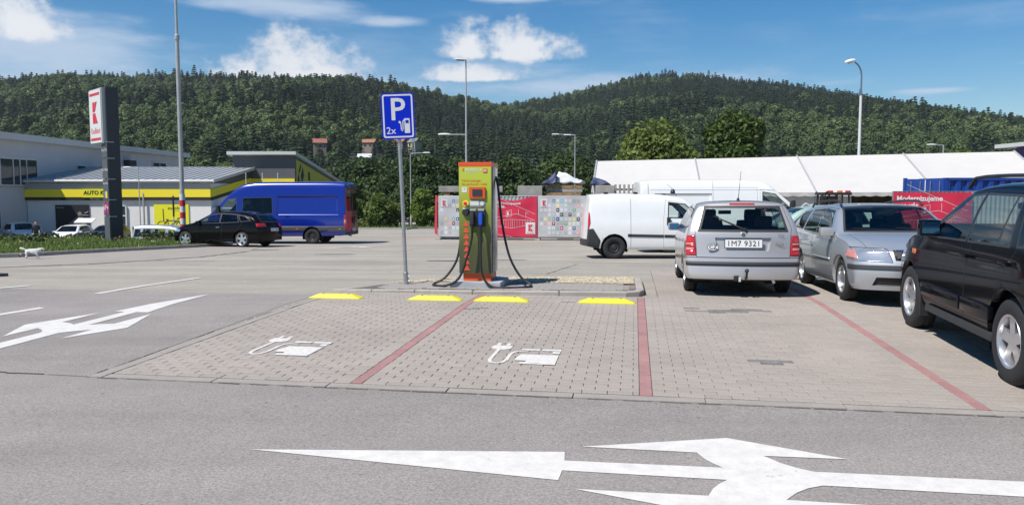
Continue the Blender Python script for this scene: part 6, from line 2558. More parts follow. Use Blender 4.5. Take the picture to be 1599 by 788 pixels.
build_car(FABIA, 'parked_car', 'silver estate car seen from behind with tow bar and roof aerial', 'car', (3.50, 12.05), R(81), levels=3)


# ---- silver-blue estate facing the lot
def octavia_extras():
    out = [ex_mirror(3.12, 0.80, 1.0, P_SILVER), ex_handle(1.98, 0.86, 0.80, P_SILVER2, 'front_door'), ex_handle(1.12, 0.855, 0.82, P_SILVER2, 'rear_door'), ex_rail(0.75, 2.6, 0.58, 1.425, M_TRIM, 0.05), ex_plate('front', 4.525, 0, 0.42, '3M2 5478', 0.0)]

    def bits(add, objs, S, root):
        add(MB().tube([(3.32, 0.55, 1.03), (3.25, 0.0, 1.06)], 0.008, 5).tube([(3.32, -0.05, 1.03), (3.26, -0.6, 1.05)], 0.008, 5), 'wiper', M_PLASTIC)
        add(MB().bbox((2.75, 0.0, 1.28), (0.05, 0.24, 0.07), 0.02), 'rear_view_mirror', M_PLASTIC)
        g = MB()
        for k in range(11):
            g.box((4.44, -0.30 + 0.06 * k, 0.70), (0.02, 0.012, 0.13))
        add(g, 'grille_bars', M_CHROME)
        add(MB().box((4.455, 0, 0.775), (0.03, 0.78, 0.02)), 'grille_trim', M_CHROME)
    out.append(bits)
    return out


OCTAVIA = dict(
    L=4.51, W=1.735, axles=(1.08, 3.59), R=0.315, rim=0.205, tyre=0.195, spokes=6, paint=P_SILVER2,
    xs=[0, 0.06, 0.25, 0.5, 0.95, 1.5, 2.0, 2.5, 2.68, 3.0, 3.30, 3.42, 3.75, 4.15, 4.42, 4.51],
    top=[(0, 1.38), (0.5, 1.42), (1.4, 1.46), (2.1, 1.455), (2.5, 1.425), (2.68, 1.385), (3.30, 1.03), (3.42, 0.995), (4.15, 0.88), (4.51, 0.775)],
    belt=[(0, 1.0), (1.6, 0.965), (3.3, 0.93), (4.51, 0.76)],
    plan=[(0, 0.97), (0.5, 1.0), (3.5, 1.0), (4.1, 0.975), (4.51, 0.94)],
    low=[(0, 0.26), (0.5, 0.23), (3.9, 0.21), (4.51, 0.22)],
    tumble=0.36, crown=0.06, kr=0.14, kf=0.33,
    rear=[(0.2, 0.06), (0.45, 0.0), (0.62, 0.03), (1.0, 0.14), (1.4, 0.42)],
    front=[(0.2, 0.09), (0.42, 0.0), (0.56, 0.01), (0.62, 0.05), (0.80, 0.13)],
    cabin=(0.4, 3.25, 0.27),
    regions=[
        ('front_door', 'side', 'y', [(1.98, 0.32), (3.10, 0.30), (3.16, 0.90), (2.60, 1.35), (2.05, 1.38), (1.92, 0.92)], door_opt('front_door')),
        ('rear_door', 'side', 'y', [(1.45, 0.34), (1.965, 0.32), (1.905, 0.92), (2.035, 1.38), (1.25, 1.36), (1.02, 0.95), (1.20, 0.70)], door_opt('rear_door')),
        ('side_window', 'side', 'y', [(2.08, 0.985), (3.02, 0.955), (2.58, 1.31), (2.10, 1.345)], glass_opt()),
        ('side_window', 'side', 'y', [(1.20, 1.015), (2.02, 0.985), (2.04, 1.345), (1.32, 1.325)], glass_opt(G_MID)),
        ('side_window', 'side', 'y', [(0.48, 1.05), (1.08, 1.025), (1.20, 1.32), (0.68, 1.285)], glass_opt(G_MID)),
        ('side_moulding', 'side', 'y', [(1.5, 0.555), (3.08, 0.555), (3.08, 0.60), (1.5, 0.60)], dict(split=True, mat=P_SILVER2, off=0.012, seam=0.004)),
        ('bonnet', 'top', 'z', [(3.46, -0.70), (4.30, -0.62), (4.36, 0), (4.30, 0.62), (3.46, 0.70)], dict(seam=0.006, z=(0.7, 1.1))),
        ('windscreen', 'front', 'x', [(-0.69, 1.025), (0.69, 1.025), (0.55, 1.365), (0.2, 1.385), (-0.2, 1.385), (-0.55, 1.365)], dict(mat=G_MID, trim=0.025, x=(2.4, 3.5))),
        ('headlight', 'nose', 'x', [(0.40, 0.61), (0.80, 0.625), (0.86, 0.66), (0.86, 0.765), (0.80, 0.80), (0.44, 0.785)], dict(mat=M_LCLEAR, split=True, pair=True, seam=0.008, off=-0.004, x=(3.9, 5))),
        ('indicator', 'nose', 'x', [(0.775, 0.645), (0.845, 0.665), (0.845, 0.755), (0.785, 0.77)], dict(mat=M_LPINK, split=True, pair=True, off=0.004, x=(3.85, 5))),
        ('grille', 'front', 'x', [(-0.36, 0.63), (0.36, 0.63), (0.38, 0.775), (-0.38, 0.775)], dict(mat=M_BLACK, off=-0.02, x=(3.9, 5))),
        ('bumper_strip', 'nose', 'x', [(-0.98, 0.50), (0.98, 0.50), (0.98, 0.565), (-0.98, 0.565)], dict(mat=M_TRIM, off=0.008, x=(3.96, 5))),
        ('air_intake', 'front', 'x', [(-0.62, 0.285), (0.62, 0.285), (0.58, 0.40), (-0.58, 0.40)], dict(mat=M_BLACK, off=-0.025, x=(3.9, 5))),
        ('rear_window', 'rear', 'x', [(-0.60, 1.0), (0.60, 1.0), (0.50, 1.30), (-0.50, 1.30)], dict(mat=G_CLEAR, trim=0.03, x=(-1, 0.9))),
        ('tail_light', 'rear', 'x', [(0.62, 0.66), (0.92, 0.66), (0.92, 0.92), (0.65, 0.92)], dict(mat=M_LRED, split=True, pair=True, seam=0.006, off=0.006, x=(-1, 0.36))),
    ],
    extras=octavia_extras())
build_car(OCTAVIA, 'parked_car', 'bluish silver estate car with roof rails, its headlights towards the bays', 'car', (5.85, 13.25), R(261.5), levels=3).scale.z = 0.955


# ---- black off-roader beside the bay line
def suv_extras():
    out = [ex_mirror(2.93, 0.80, 1.19, P_BLACK2, 0.21, 0.17), ex_handle(1.98, 0.905, 0.98, P_BLACK2, 'front_door'), ex_handle(1.12, 0.90, 0.99, P_BLACK2, 'rear_door'), ex_rail(0.6, 2.75, 0.62, 1.625, M_PLASTIC, 0.075), ex_plate('rear', 0.02, 0, 0.72, '4B7 1180', 0.05)]

    def bits(add, objs, S, root):
        for sd in (1, -1):
            add(MB().bbox((3.45, sd * 0.905, 0.90), (0.11, 0.02, 0.055), 0.01), 'indicator', M_LORANGE, None, True)
            # cladding along the doors
            add(MB().bbox((2.58, sd * 0.905, 0.53), (1.12, 0.05, 0.13), 0.022), 'side_cladding', P_BLACK2, objs.get(('x', 0)), True)
            add(MB().bbox((1.66, sd * 0.905, 0.535), (0.66, 0.05, 0.13), 0.022), 'side_cladding', P_BLACK2, None, True)
            add(MB().bbox((2.15, sd * 0.86, 0.335), (1.72, 0.10, 0.07), 0.02), 'sill', M_TRIM, None, True)
            for ax_ in S['axles']:
                add(MB().box((ax_ - 0.43, sd * 0.80, 0.33), (0.015, 0.2, 0.24)), 'mud_flap', M_PLASTIC)
        add(MB().bbox((2.85, 0.0, 1.42), (0.05, 0.24, 0.07), 0.02), 'rear_view_mirror', M_PLASTIC)
    out.append(bits)
    return out


SUV = dict(
    L=4.50, W=1.83, axles=(1.0, 3.62), R=0.362, rim=0.222, tyre=0.225, spokes=5, paint=P_BLACK2, arch=0.425, wheel_in=0.02,
    xs=[0, 0.06, 0.25, 0.5, 1.0, 1.5, 2.0, 2.45, 2.62, 2.95, 3.22, 3.34, 3.7, 4.1, 4.4, 4.5],
    top=[(0, 1.58), (0.5, 1.65), (1.4, 1.685), (2.1, 1.68), (2.45, 1.645), (2.62, 1.60), (3.22, 1.22), (3.34, 1.185), (4.1, 1.07), (4.4, 0.98), (4.5, 0.92)],
    belt=[(0, 1.14), (1.6, 1.09), (3.2, 1.08), (4.5, 0.9)],
    plan=[(0, 0.96), (0.5, 1.0), (0.95, 1.015), (1.7, 0.985), (2.9, 0.985), (3.6, 1.015), (4.1, 0.98), (4.5, 0.93)],
    low=[(0, 0.36), (0.5, 0.32), (3.9, 0.30), (4.5, 0.34)],
    tumble=0.34, crown=0.06, kr=0.14, kf=0.38,
    rear=[(0.2, 0.06), (0.5, 0.0), (0.75, 0.03), (1.1, 0.08), (1.6, 0.36)],
    front=[(0.2, 0.14), (0.5, 0.0), (0.75, 0.01), (0.95, 0.09)],
    cabin=(0.4, 3.15, 0.42), arch_black=False,
    regions=[
        ('front_door', 'side', 'y', [(2.02, 0.42), (3.10, 0.42), (3.14, 1.06), (2.58, 1.56), (2.08, 1.585), (1.96, 1.06)], door_opt('front_door')),
        ('rear_door', 'side', 'y', [(1.42, 0.44), (2.005, 0.42), (1.945, 1.06), (2.065, 1.585), (1.20, 1.575), (0.98, 1.10), (1.22, 0.84)], door_opt('rear_door')),
        ('side_window', 'side', 'y', [(2.13, 1.12), (3.04, 1.10), (2.58, 1.51), (2.14, 1.54)], glass_opt(G_CLEAR)),
        ('side_window', 'side', 'y', [(1.40, 1.135), (2.06, 1.12), (2.07, 1.54), (1.40, 1.535)], glass_opt(G_CLEAR)),
        ('side_window', 'side', 'y', [(1.14, 1.14), (1.36, 1.135), (1.36, 1.535), (1.26, 1.53)], glass_opt(G_CLEAR)),
        ('side_window', 'side', 'y', [(0.42, 1.18), (0.98, 1.15), (1.12, 1.52), (0.60, 1.48)], glass_opt(G_MID)),
        ('bonnet', 'top', 'z', [(3.40, -0.72), (4.20, -0.62), (4.30, 0), (4.20, 0.62), (3.40, 0.72)], dict(seam=0.006, z=(0.85, 1.3))),
        ('windscreen', 'front', 'x', [(-0.70, 1.22), (0.70, 1.22), (0.57, 1.575), (0.2, 1.605), (-0.2, 1.605), (-0.57, 1.575)], dict(mat=G_MID, trim=0.025, x=(2.3, 3.45))),
        ('headlight', 'nose', 'x', [(0.42, 0.74), (0.82, 0.76), (0.89, 0.80), (0.89, 0.90), (0.80, 0.93), (0.46, 0.90)], dict(mat=M_LCLEAR, split=True, pair=True, seam=0.008, x=(3.8, 5))),
        ('grille', 'front', 'x', [(-0.38, 0.74), (0.38, 0.74), (0.40, 0.88), (-0.40, 0.88)], dict(mat=M_BLACK, off=-0.02, x=(3.8, 5))),
        ('front_bumper', 'nose', 'x', [(-1.0, 0.30), (1.0, 0.30), (1.0, 0.66), (-1.0, 0.66)], dict(seam=0.006, x=(4.06, 5))),
        ('rear_window', 'rear', 'x', [(-0.62, 1.16), (0.62, 1.16), (0.52, 1.50), (-0.52, 1.50)], dict(mat=G_MID, trim=0.03, x=(-1, 0.9))),
        ('tail_light', 'rear', 'x', [(0.66, 0.80), (0.96, 0.80), (0.96, 1.10), (0.70, 1.12)], dict(mat=M_LRED, split=True, pair=True, seam=0.006, off=0.006, x=(-1, 0.4))),
    ],
    extras=suv_extras())
build_car(SUV, 'parked_car', 'black off-road car with silver five-spoke wheels beside the bays', 'car', (4.93, 6.08), R(78.9), levels=3)


# ---- small white van
def combo_extras():
    def bits(add, objs, S, root):
        for x in (0.62, 1.45, 2.5):
            for sd in (1, -1):
                add(MB().bbox((x, sd * 0.62, 1.83), (0.12, 0.09, 0.05), 0.015), 'roof_mount', M_PLASTIC)
        add(MB().lathe([(0, 1.84), (0.07, 1.84), (0.06, 1.90), (0.03, 1.94), (0, 1.945)], 'z', 12, (2.5, -0.62, 0)), 'roof_knob', M_PLASTIC, None, True)
        add(MB().tube([(2.75, 0.0, 1.77), (2.6, 0.0, 2.0), (2.45, 0, 2.12)], [0.008, 0.005, 0.003], 5), 'aerial', M_PLASTIC)
        for sd in (1, -1):
            add(MB().bbox((2.33, sd * 0.925, 1.04), (0.10, 0.03, 0.22), 0.03), 'door_handle', M_PLASTIC, objs.get(('x', 0)), True)
    return [bits, ex_mirror(3.12, 0.88, 1.18, M_PLASTIC, 0.22, 0.24)]


COMBO = dict(
    L=4.39, W=1.83, axles=(0.83, 3.585), R=0.318, rim=0.195, tyre=0.195, wheel='steel', spokes=5, paint=P_WHITE, arch=0.375,
    xs=[0, 0.06, 0.22, 0.6, 1.2, 1.8, 2.3, 2.7, 2.86, 3.15, 3.42, 3.54, 3.8, 4.1, 4.31, 4.39],
    top=[(0, 1.80), (0.6, 1.835), (1.6, 1.835), (2.3, 1.80), (2.7, 1.73), (2.86, 1.67), (3.42, 1.24), (3.54, 1.19), (4.1, 1.00), (4.39, 0.86)],
    belt=[(0, 1.12), (2.2, 1.11), (3.4, 1.09), (4.39, 0.84)],
    plan=[(0, 0.985), (0.5, 1.0), (3.4, 1.0), (4.0, 0.97), (4.39, 0.93)],
    low=[(0, 0.36), (0.4, 0.27), (4.0, 0.24), (4.39, 0.26)],
    tumble=0.14, crown=0.06, Dr=0.5, kr=0.07, kf=0.33, Df=0.8,
    rear=[(0.2, 0.05), (0.45, 0.0), (0.62, 0.02), (1.1, 0.05), (1.8, 0.14)],
    front=[(0.2, 0.1), (0.45, 0.0), (0.7, 0.03), (0.9, 0.14)],
    cabin=(2.0, 3.42, 0.45), bench=False,
    regions=[
        ('front_door', 'side', 'y', [(2.20, 0.33), (3.22, 0.31), (3.32, 1.12), (2.83, 1.56), (2.26, 1.62), (2.20, 1.1)], door_opt('front_door')),
        ('side_window', 'side', 'y', [(2.34, 1.15), (3.20, 1.13), (2.80, 1.50), (2.36, 1.55)], glass_opt(G_CLEAR, trim=0.03)),
        ('seam', 'side', 'y', [(1.28, 0.35), (1.29, 0.35), (1.29, 1.66), (1.28, 1.66)], {}),
        ('side_moulding', 'side', 'y', [(1.20, 0.62), (2.19, 0.60), (2.19, 0.67), (1.20, 0.69)], dict(split=True, mat=M_TRIM, off=0.015)),
        ('side_moulding', 'side', 'y', [(2.215, 0.60), (3.15, 0.585), (3.15, 0.655), (2.215, 0.67)], dict(split=True, mat=M_TRIM, off=0.015)),
        ('rear_bumper', 'side', 'y', [(-0.1, 0.28), (0.40, 0.28), (0.44, 0.52), (0.24, 0.84), (-0.1, 0.80)], dict(split=True, mat=M_TRIM, off=0.010)),
        ('bumper', 'rear', 'x', [(-0.95, 0.25), (0.95, 0.25), (0.95, 0.55), (-0.95, 0.55)], dict(mat=M_TRIM, off=0.010, x=(-1, 0.12))),
        ('tail_light', 'side', 'y', [(-0.05, 0.84), (0.12, 0.82), (0.165, 1.0), (0.15, 1.25), (0.08, 1.40), (0.02, 1.42)], dict(split=True, mat=M_LRED, off=0.008, seam=0.006)),
        ('windscreen', 'front', 'x', [(-0.74, 1.24), (0.74, 1.24), (0.66, 1.63), (0.2, 1.68), (-0.2, 1.68), (-0.66, 1.63)], dict(mat=G_CLEAR, trim=0.025, x=(2.5, 3.6))),
        ('headlight', 'nose', 'x', [(0.45, 0.72), (0.88, 0.74), (0.90, 0.95), (0.70, 0.98)], dict(mat=M_LCLEAR, split=True, pair=True, seam=0.008, x=(3.7, 5))),
        ('grille', 'front', 'x', [(-0.5, 0.42), (0.5, 0.42), (0.45, 0.60), (-0.45, 0.60)], dict(mat=M_BLACK, off=-0.02, x=(3.8, 5))),
    ],
    extras=combo_extras())
build_car(COMBO, 'delivery_van', 'small white delivery van with black side strips and roof mounts', 'van', (2.82, 22.25), R(1.0))


# ---- big white panel van behind it
DUCATO = dict(
    L=6.1, W=2.05, axles=(1.05, 5.10), R=0.345, rim=0.20, tyre=0.21, wheel='steel', spokes=5, paint=P_WHITE, arch=0.41,
    xs=[0, 0.06, 0.22, 0.8, 1.8, 2.8, 3.6, 4.1, 4.3, 4.75, 5.2, 5.34, 5.6, 5.86, 6.03, 6.1],
    top=[(0, 2.36), (0.6, 2.40), (2.8, 2.41), (3.9, 2.39), (4.1, 2.35), (4.3, 2.26), (5.2, 1.50), (5.34, 1.40), (5.86, 1.12), (6.1, 0.95)],
    belt=[(0, 1.30), (4.0, 1.30), (5.2, 1.30), (6.1, 0.92)],
    plan=[(0, 0.99), (0.5, 1.0), (4.8, 1.0), (5.6, 0.96), (6.1, 0.90)],
    low=[(0, 0.42), (0.4, 0.34), (5.6, 0.30), (6.1, 0.32)],
    tumble=0.10, crown=0.07, Dr=0.4, kr=0.06, kf=0.35, Df=0.8,
    rear=[(0.2, 0.03), (0.5, 0.0), (2.4, 0.07)], front=[(0.2, 0.1), (0.5, 0.0), (0.9, 0.14)],
    cabin=(3.5, 5.15, 0.70), bench=False,
    regions=[
        ('front_door', 'side', 'y', [(3.95, 0.45), (4.72, 0.45), (5.10, 0.9), (5.14, 1.32), (4.42, 2.02), (3.98, 2.05)], door_opt('front_door')),
        ('side_window', 'side', 'y', [(4.06, 1.36), (5.04, 1.34), (4.46, 1.90), (4.08, 1.96)], glass_opt(G_CLEAR, trim=0.03)),
        ('side_panel', 'side', 'y', [(0.45, 1.18), (2.40, 1.18), (2.40, 1.92), (0.55, 1.92)], dict(split=True, seam=0.008, off=-0.012)),
        ('sliding_door', 'side', 'y', [(2.45, 0.45), (3.88, 0.45), (3.88, 2.12), (2.45, 2.12)], dict(split=True, seam=0.007)),
        ('seam', 'side', 'y', [(0.40, 2.035), (5.0, 2.035), (5.0, 2.045), (0.40, 2.045)], {}),
        ('seam', 'side', 'y', [(2.44, 2.045), (2.45, 2.045), (2.45, 2.36), (2.44, 2.36)], {}),
        ('seam', 'side', 'y', [(0.33, 0.45), (0.345, 0.45), (0.345, 2.3), (0.33, 2.3)], {}),
        ('side_moulding', 'side', 'y', [(0.1, 0.55), (3.9, 0.55), (3.9, 0.72), (0.1, 0.72)], dict(split=True, mat=M_TRIM, off=0.012)),
        ('windscreen', 'front', 'x', [(-0.84, 1.50), (0.84, 1.50), (0.78, 2.14), (0.3, 2.22), (-0.3, 2.22), (-0.78, 2.14)], dict(mat=G_CLEAR, trim=0.03, x=(3.9, 5.5))),
        ('headlight', 'nose', 'x', [(0.60, 0.85), (0.94, 0.90), (0.96, 1.15), (0.80, 1.20)], dict(mat=M_LCLEAR, split=True, pair=True, seam=0.008, x=(5.3, 7))),
        ('grille', 'front', 'x', [(-0.6, 0.50), (0.6, 0.50), (0.55, 0.75), (-0.55, 0.75)], dict(mat=M_BLACK, off=-0.02, x=(5.3, 7))),
        ('tail_light', 'side', 'y', [(-0.05, 0.95), (0.14, 0.95), (0.14, 1.6), (0.02, 1.6)], dict(split=True, mat=M_LRED, off=0.008)),
    ],
    extras=[ex_mirror(4.95, 1.02, 1.5, M_PLASTIC, 0.24, 0.40), ex_handle(4.12, 1.01, 1.15, M_PLASTIC, 'front_door')])
build_car(DUCATO, 'panel_van', 'large white panel van with high roof in front of the tent', 'van', (5.15, 26.1), R(0.0))


# ---- blue high-roof van
def sprinter_extras():
    def bits(add, objs, S, root):
        for sd in (1, -1):
            for x in (0.35, 2.25, 3.4):
                add(MB().bbox((x, sd * 0.995, 0.66), (0.10, 0.02, 0.035), 0.008), 'side_marker', M_LORANGE)
            add(MB().bbox((2.68, sd * 0.99, 1.22), (0.20, 0.04, 0.035), 0.012), 'door_handle', P_BLUE, None, True)
        dr = None
        for sd in (1, -1):
            add(MB().bbox((-0.012, sd * 0.07, 1.05), (0.035, 0.04, 0.30), 0.01), 'rear_door_handle', M_PLASTIC)
        add(MB().tube([(0.1, 0.55, 0.38), (-0.06, 0.55, 0.36)], 0.03, 8), 'exhaust', M_STEEL)
    return [bits, ex_mirror(5.72, 1.0, 1.48, M_PLASTIC, 0.22, 0.40), ex_handle(4.95, 0.99, 1.18, P_BLUE, 'front_door'), ex_plate('rear', 0.0, 0.0, 0.62, '2B5 6093', 0.03)]


P_MAROON = paint('wine_red', (0.07, 0.006, 0.022), 0.1, 0.3)
SPRINTER = dict(
    L=6.95, W=1.99, axles=(1.60, 5.92), R=0.345, rim=0.20, tyre=0.22, wheel='steel', spokes=6, paint=P_BLUE, arch=0.42,
    xs=[0, 0.06, 0.22, 0.8, 1.8, 2.8, 3.9, 4.6, 4.9, 5.3, 5.75, 6.12, 6.25, 6.55, 6.86, 6.95],
    top=[(0, 2.70), (0.6, 2.74), (3.9, 2.74), (4.6, 2.69), (4.9, 2.58), (5.3, 2.30), (6.12, 1.42), (6.25, 1.34), (6.55, 1.22), (6.86, 1.05), (6.95, 0.98)],
    belt=[(0, 1.32), (5.0, 1.32), (6.1, 1.28), (6.95, 0.95)],
    plan=[(0, 0.99), (0.5, 1.0), (5.6, 1.0), (6.4, 0.96), (6.95, 0.90)],
    low=[(0, 0.40), (0.4, 0.36), (6.4, 0.30), (6.95, 0.32)],
    tumble=0.10, crown=0.09, Dr=0.4, kr=0.07, kf=0.35, Df=0.8,
    rear=[(0.2, 0.03), (0.45, 0.0), (2.7, 0.09)], front=[(0.2, 0.1), (0.5, 0.0), (1.0, 0.14)],
    cabin=(4.3, 6.0, 0.70), bench=False,
    regions=[
        ('front_door', 'side', 'y', [(4.85, 0.52), (5.48, 0.52), (5.98, 0.95), (5.98, 1.36), (5.30, 2.06), (4.88, 2.08)], door_opt('front_door')),
        ('side_window', 'side', 'y', [(4.98, 1.38), (5.88, 1.34), (5.34, 1.93), (5.0, 1.99)], glass_opt(G_CLEAR, trim=0.03)),
        ('sliding_door', 'side', 'y', [(3.28, 0.52), (4.78, 0.52), (4.78, 2.12), (3.28, 2.12)], dict(split=True, seam=0.007)),
        ('side_window', 'side', 'y', [(3.36, 1.34), (4.70, 1.34), (4.68, 2.00), (3.40, 2.02)], glass_opt(G_DARK, trim=0.02)),
        ('side_panel', 'side', 'y', [(0.42, 1.26), (3.16, 1.26), (3.16, 2.10), (0.46, 2.10)], dict(split=True, seam=0.008, off=-0.012)),
        ('seam', 'side', 'y', [(0.20, 1.14), (4.8, 1.14), (4.8, 1.15), (0.20, 1.15)], {}),
        ('side_cladding', 'side', 'y', [(0.02, 0.56), (3.26, 0.56), (3.26, 0.78), (0.02, 0.78)], dict(split=True, mat=mat('grey_cladding', (0.055, 0.058, 0.066), 0.6), off=0.012)),
        ('rear_door', 'rear', 'x', [(0.012, 0.62), (0.90, 0.62), (0.89, 2.35), (0.86, 2.46), (0.012, 2.46)], dict(split=True, pair=True, mat=P_MAROON, seam=0.008, x=(-1, 0.4), id='rear_door')),
        ('rear_window', 'rear', 'x', [(0.06, 1.45), (0.80, 1.45), (0.79, 2.22), (0.06, 2.22)], dict(mat=G_DARK, split=True, pair=True, trim=0.02, **{'in': 'rear_door'}, x=(-1, 0.4))),
        ('rear_top', 'rear', 'x', [(-0.94, 1.40), (0.94, 1.40), (0.92, 1.41), (-0.92, 1.41)], dict(mat=P_BLUE, x=(-1, 0.4))),
        ('tail_light', 'side', 'y', [(-0.06, 0.72), (0.16, 0.72), (0.16, 1.28), (-0.02, 1.28)], dict(split=True, mat=M_LRED, off=0.008, seam=0.006)),
        ('tail_light_lens', 'side', 'y', [(-0.06, 0.90), (0.16, 0.90), (0.16, 1.06), (-0.06, 1.06)], dict(split=True, mat=M_LPINK, off=0.012)),
        ('bumper', 'rear', 'x', [(-1.0, 0.30), (1.0, 0.30), (1.0, 0.56), (-1.0, 0.56)], dict(mat=M_TRIM, off=0.015, x=(-1, 0.16))),
        ('windscreen', 'front', 'x', [(-0.82, 1.42), (0.82, 1.42), (0.74, 2.20), (0.3, 2.30), (-0.3, 2.30), (-0.74, 2.20)], dict(mat=G_CLEAR, trim=0.03, x=(4.8, 6.4))),
        ('headlight', 'nose', 'x', [(0.60, 0.80), (0.92, 0.85), (0.94, 1.10), (0.80, 1.16)], dict(mat=M_LCLEAR, split=True, pair=True, seam=0.008, x=(6.2, 8))),
    ],
    extras=sprinter_extras())
build_car(SPRINTER, 'panel_van', 'tall blue van with wine red rear doors and dark side window', 'van', (-8.66, 34.65), R(176))


# ---- black estate in front of the blue van
ALFA = dict(
    L=4.43, W=1.755, axles=(0.95, 3.545), R=0.31, rim=0.225, tyre=0.2, spokes=5, paint=P_BLACK,
    xs=[0, 0.06, 0.25, 0.5, 0.9, 1.4, 1.9, 2.35, 2.52, 2.85, 3.15, 3.28, 3.6, 4.0, 4.33, 4.43],
    top=[(0, 1.30), (0.5, 1.375), (1.2, 1.415), (1.8, 1.42), (2.35, 1.375), (2.52, 1.33), (3.15, 0.99), (3.28, 0.955), (4.0, 0.82), (4.43, 0.68)],
    belt=[(0, 1.0), (1.6, 0.94), (3.2, 0.89), (4.43, 0.66)],
    plan=[(0, 0.95), (0.5, 1.0), (3.4, 1.0), (4.0, 0.96), (4.43, 0.90)],
    low=[(0, 0.26), (0.5, 0.22), (3.9, 0.19), (4.43, 0.20)],
    tumble=0.42, crown=0.07, Dr=1.2, kr=0.2, kf=0.4,
    rear=[(0.2, 0.06), (0.5, 0.0), (0.9, 0.06), (1.0, 0.16), (1.35, 0.62)], front=[(0.2, 0.1), (0.45, 0.0), (0.75, 0.12)],
    cabin=(0.5, 3.1, 0.24),
    regions=[
        ('front_door', 'side', 'y', [(1.85, 0.28), (2.95, 0.27), (3.0, 0.86), (2.45, 1.29), (1.92, 1.33), (1.80, 0.9)], door_opt('front_door')),
        ('rear_door', 'side', 'y', [(1.32, 0.30), (1.835, 0.28), (1.785, 0.9), (1.905, 1.33), (1.15, 1.29), (0.92, 0.93), (1.10, 0.68)], door_opt('rear_door')),
        ('side_window', 'side', 'y', [(1.95, 0.955), (2.85, 0.925), (2.42, 1.25), (1.96, 1.29)], glass_opt(G_MID)),
        ('side_window', 'side', 'y', [(1.08, 0.985), (1.89, 0.955), (1.90, 1.29), (1.22, 1.255)], glass_opt(G_DARK)),
        ('side_window', 'side', 'y', [(0.58, 1.03), (0.98, 1.005), (1.12, 1.235), (0.85, 1.19)], glass_opt(G_DARK)),
        ('windscreen', 'front', 'x', [(-0.66, 0.99), (0.66, 0.99), (0.50, 1.30), (0.2, 1.33), (-0.2, 1.33), (-0.50, 1.30)], dict(mat=G_MID, trim=0.02, x=(2.2, 3.4))),
        ('rear_window', 'rear', 'x', [(-0.55, 1.0), (0.55, 1.0), (0.42, 1.24), (-0.42, 1.24)], dict(mat=G_DARK, trim=0.025, x=(-1, 1.1))),
        ('tail_light', 'rear', 'x', [(0.42, 0.80), (0.92, 0.80), (0.92, 0.92), (0.45, 0.92)], dict(mat=M_LRED, split=True, pair=True, seam=0.006, off=0.006, x=(-1, 0.5))),
        ('headlight', 'nose', 'x', [(0.45, 0.58), (0.85, 0.60), (0.86, 0.70), (0.55, 0.70)], dict(mat=M_LCLEAR, split=True, pair=True, x=(3.8, 5))),
    ],
    extras=[ex_mirror(2.85, 0.78, 0.95, P_BLACK), ex_handle(1.98, 0.865, 0.77, M_CHROME, 'front_door'), ex_plate('rear', 0.02, 0, 0.68, '5M1 2036', 0.05)])
build_car(ALFA, 'parked_car', 'glossy black estate car with silver wheels beside the blue van', 'car', (-10.25, 30.7), R(164))


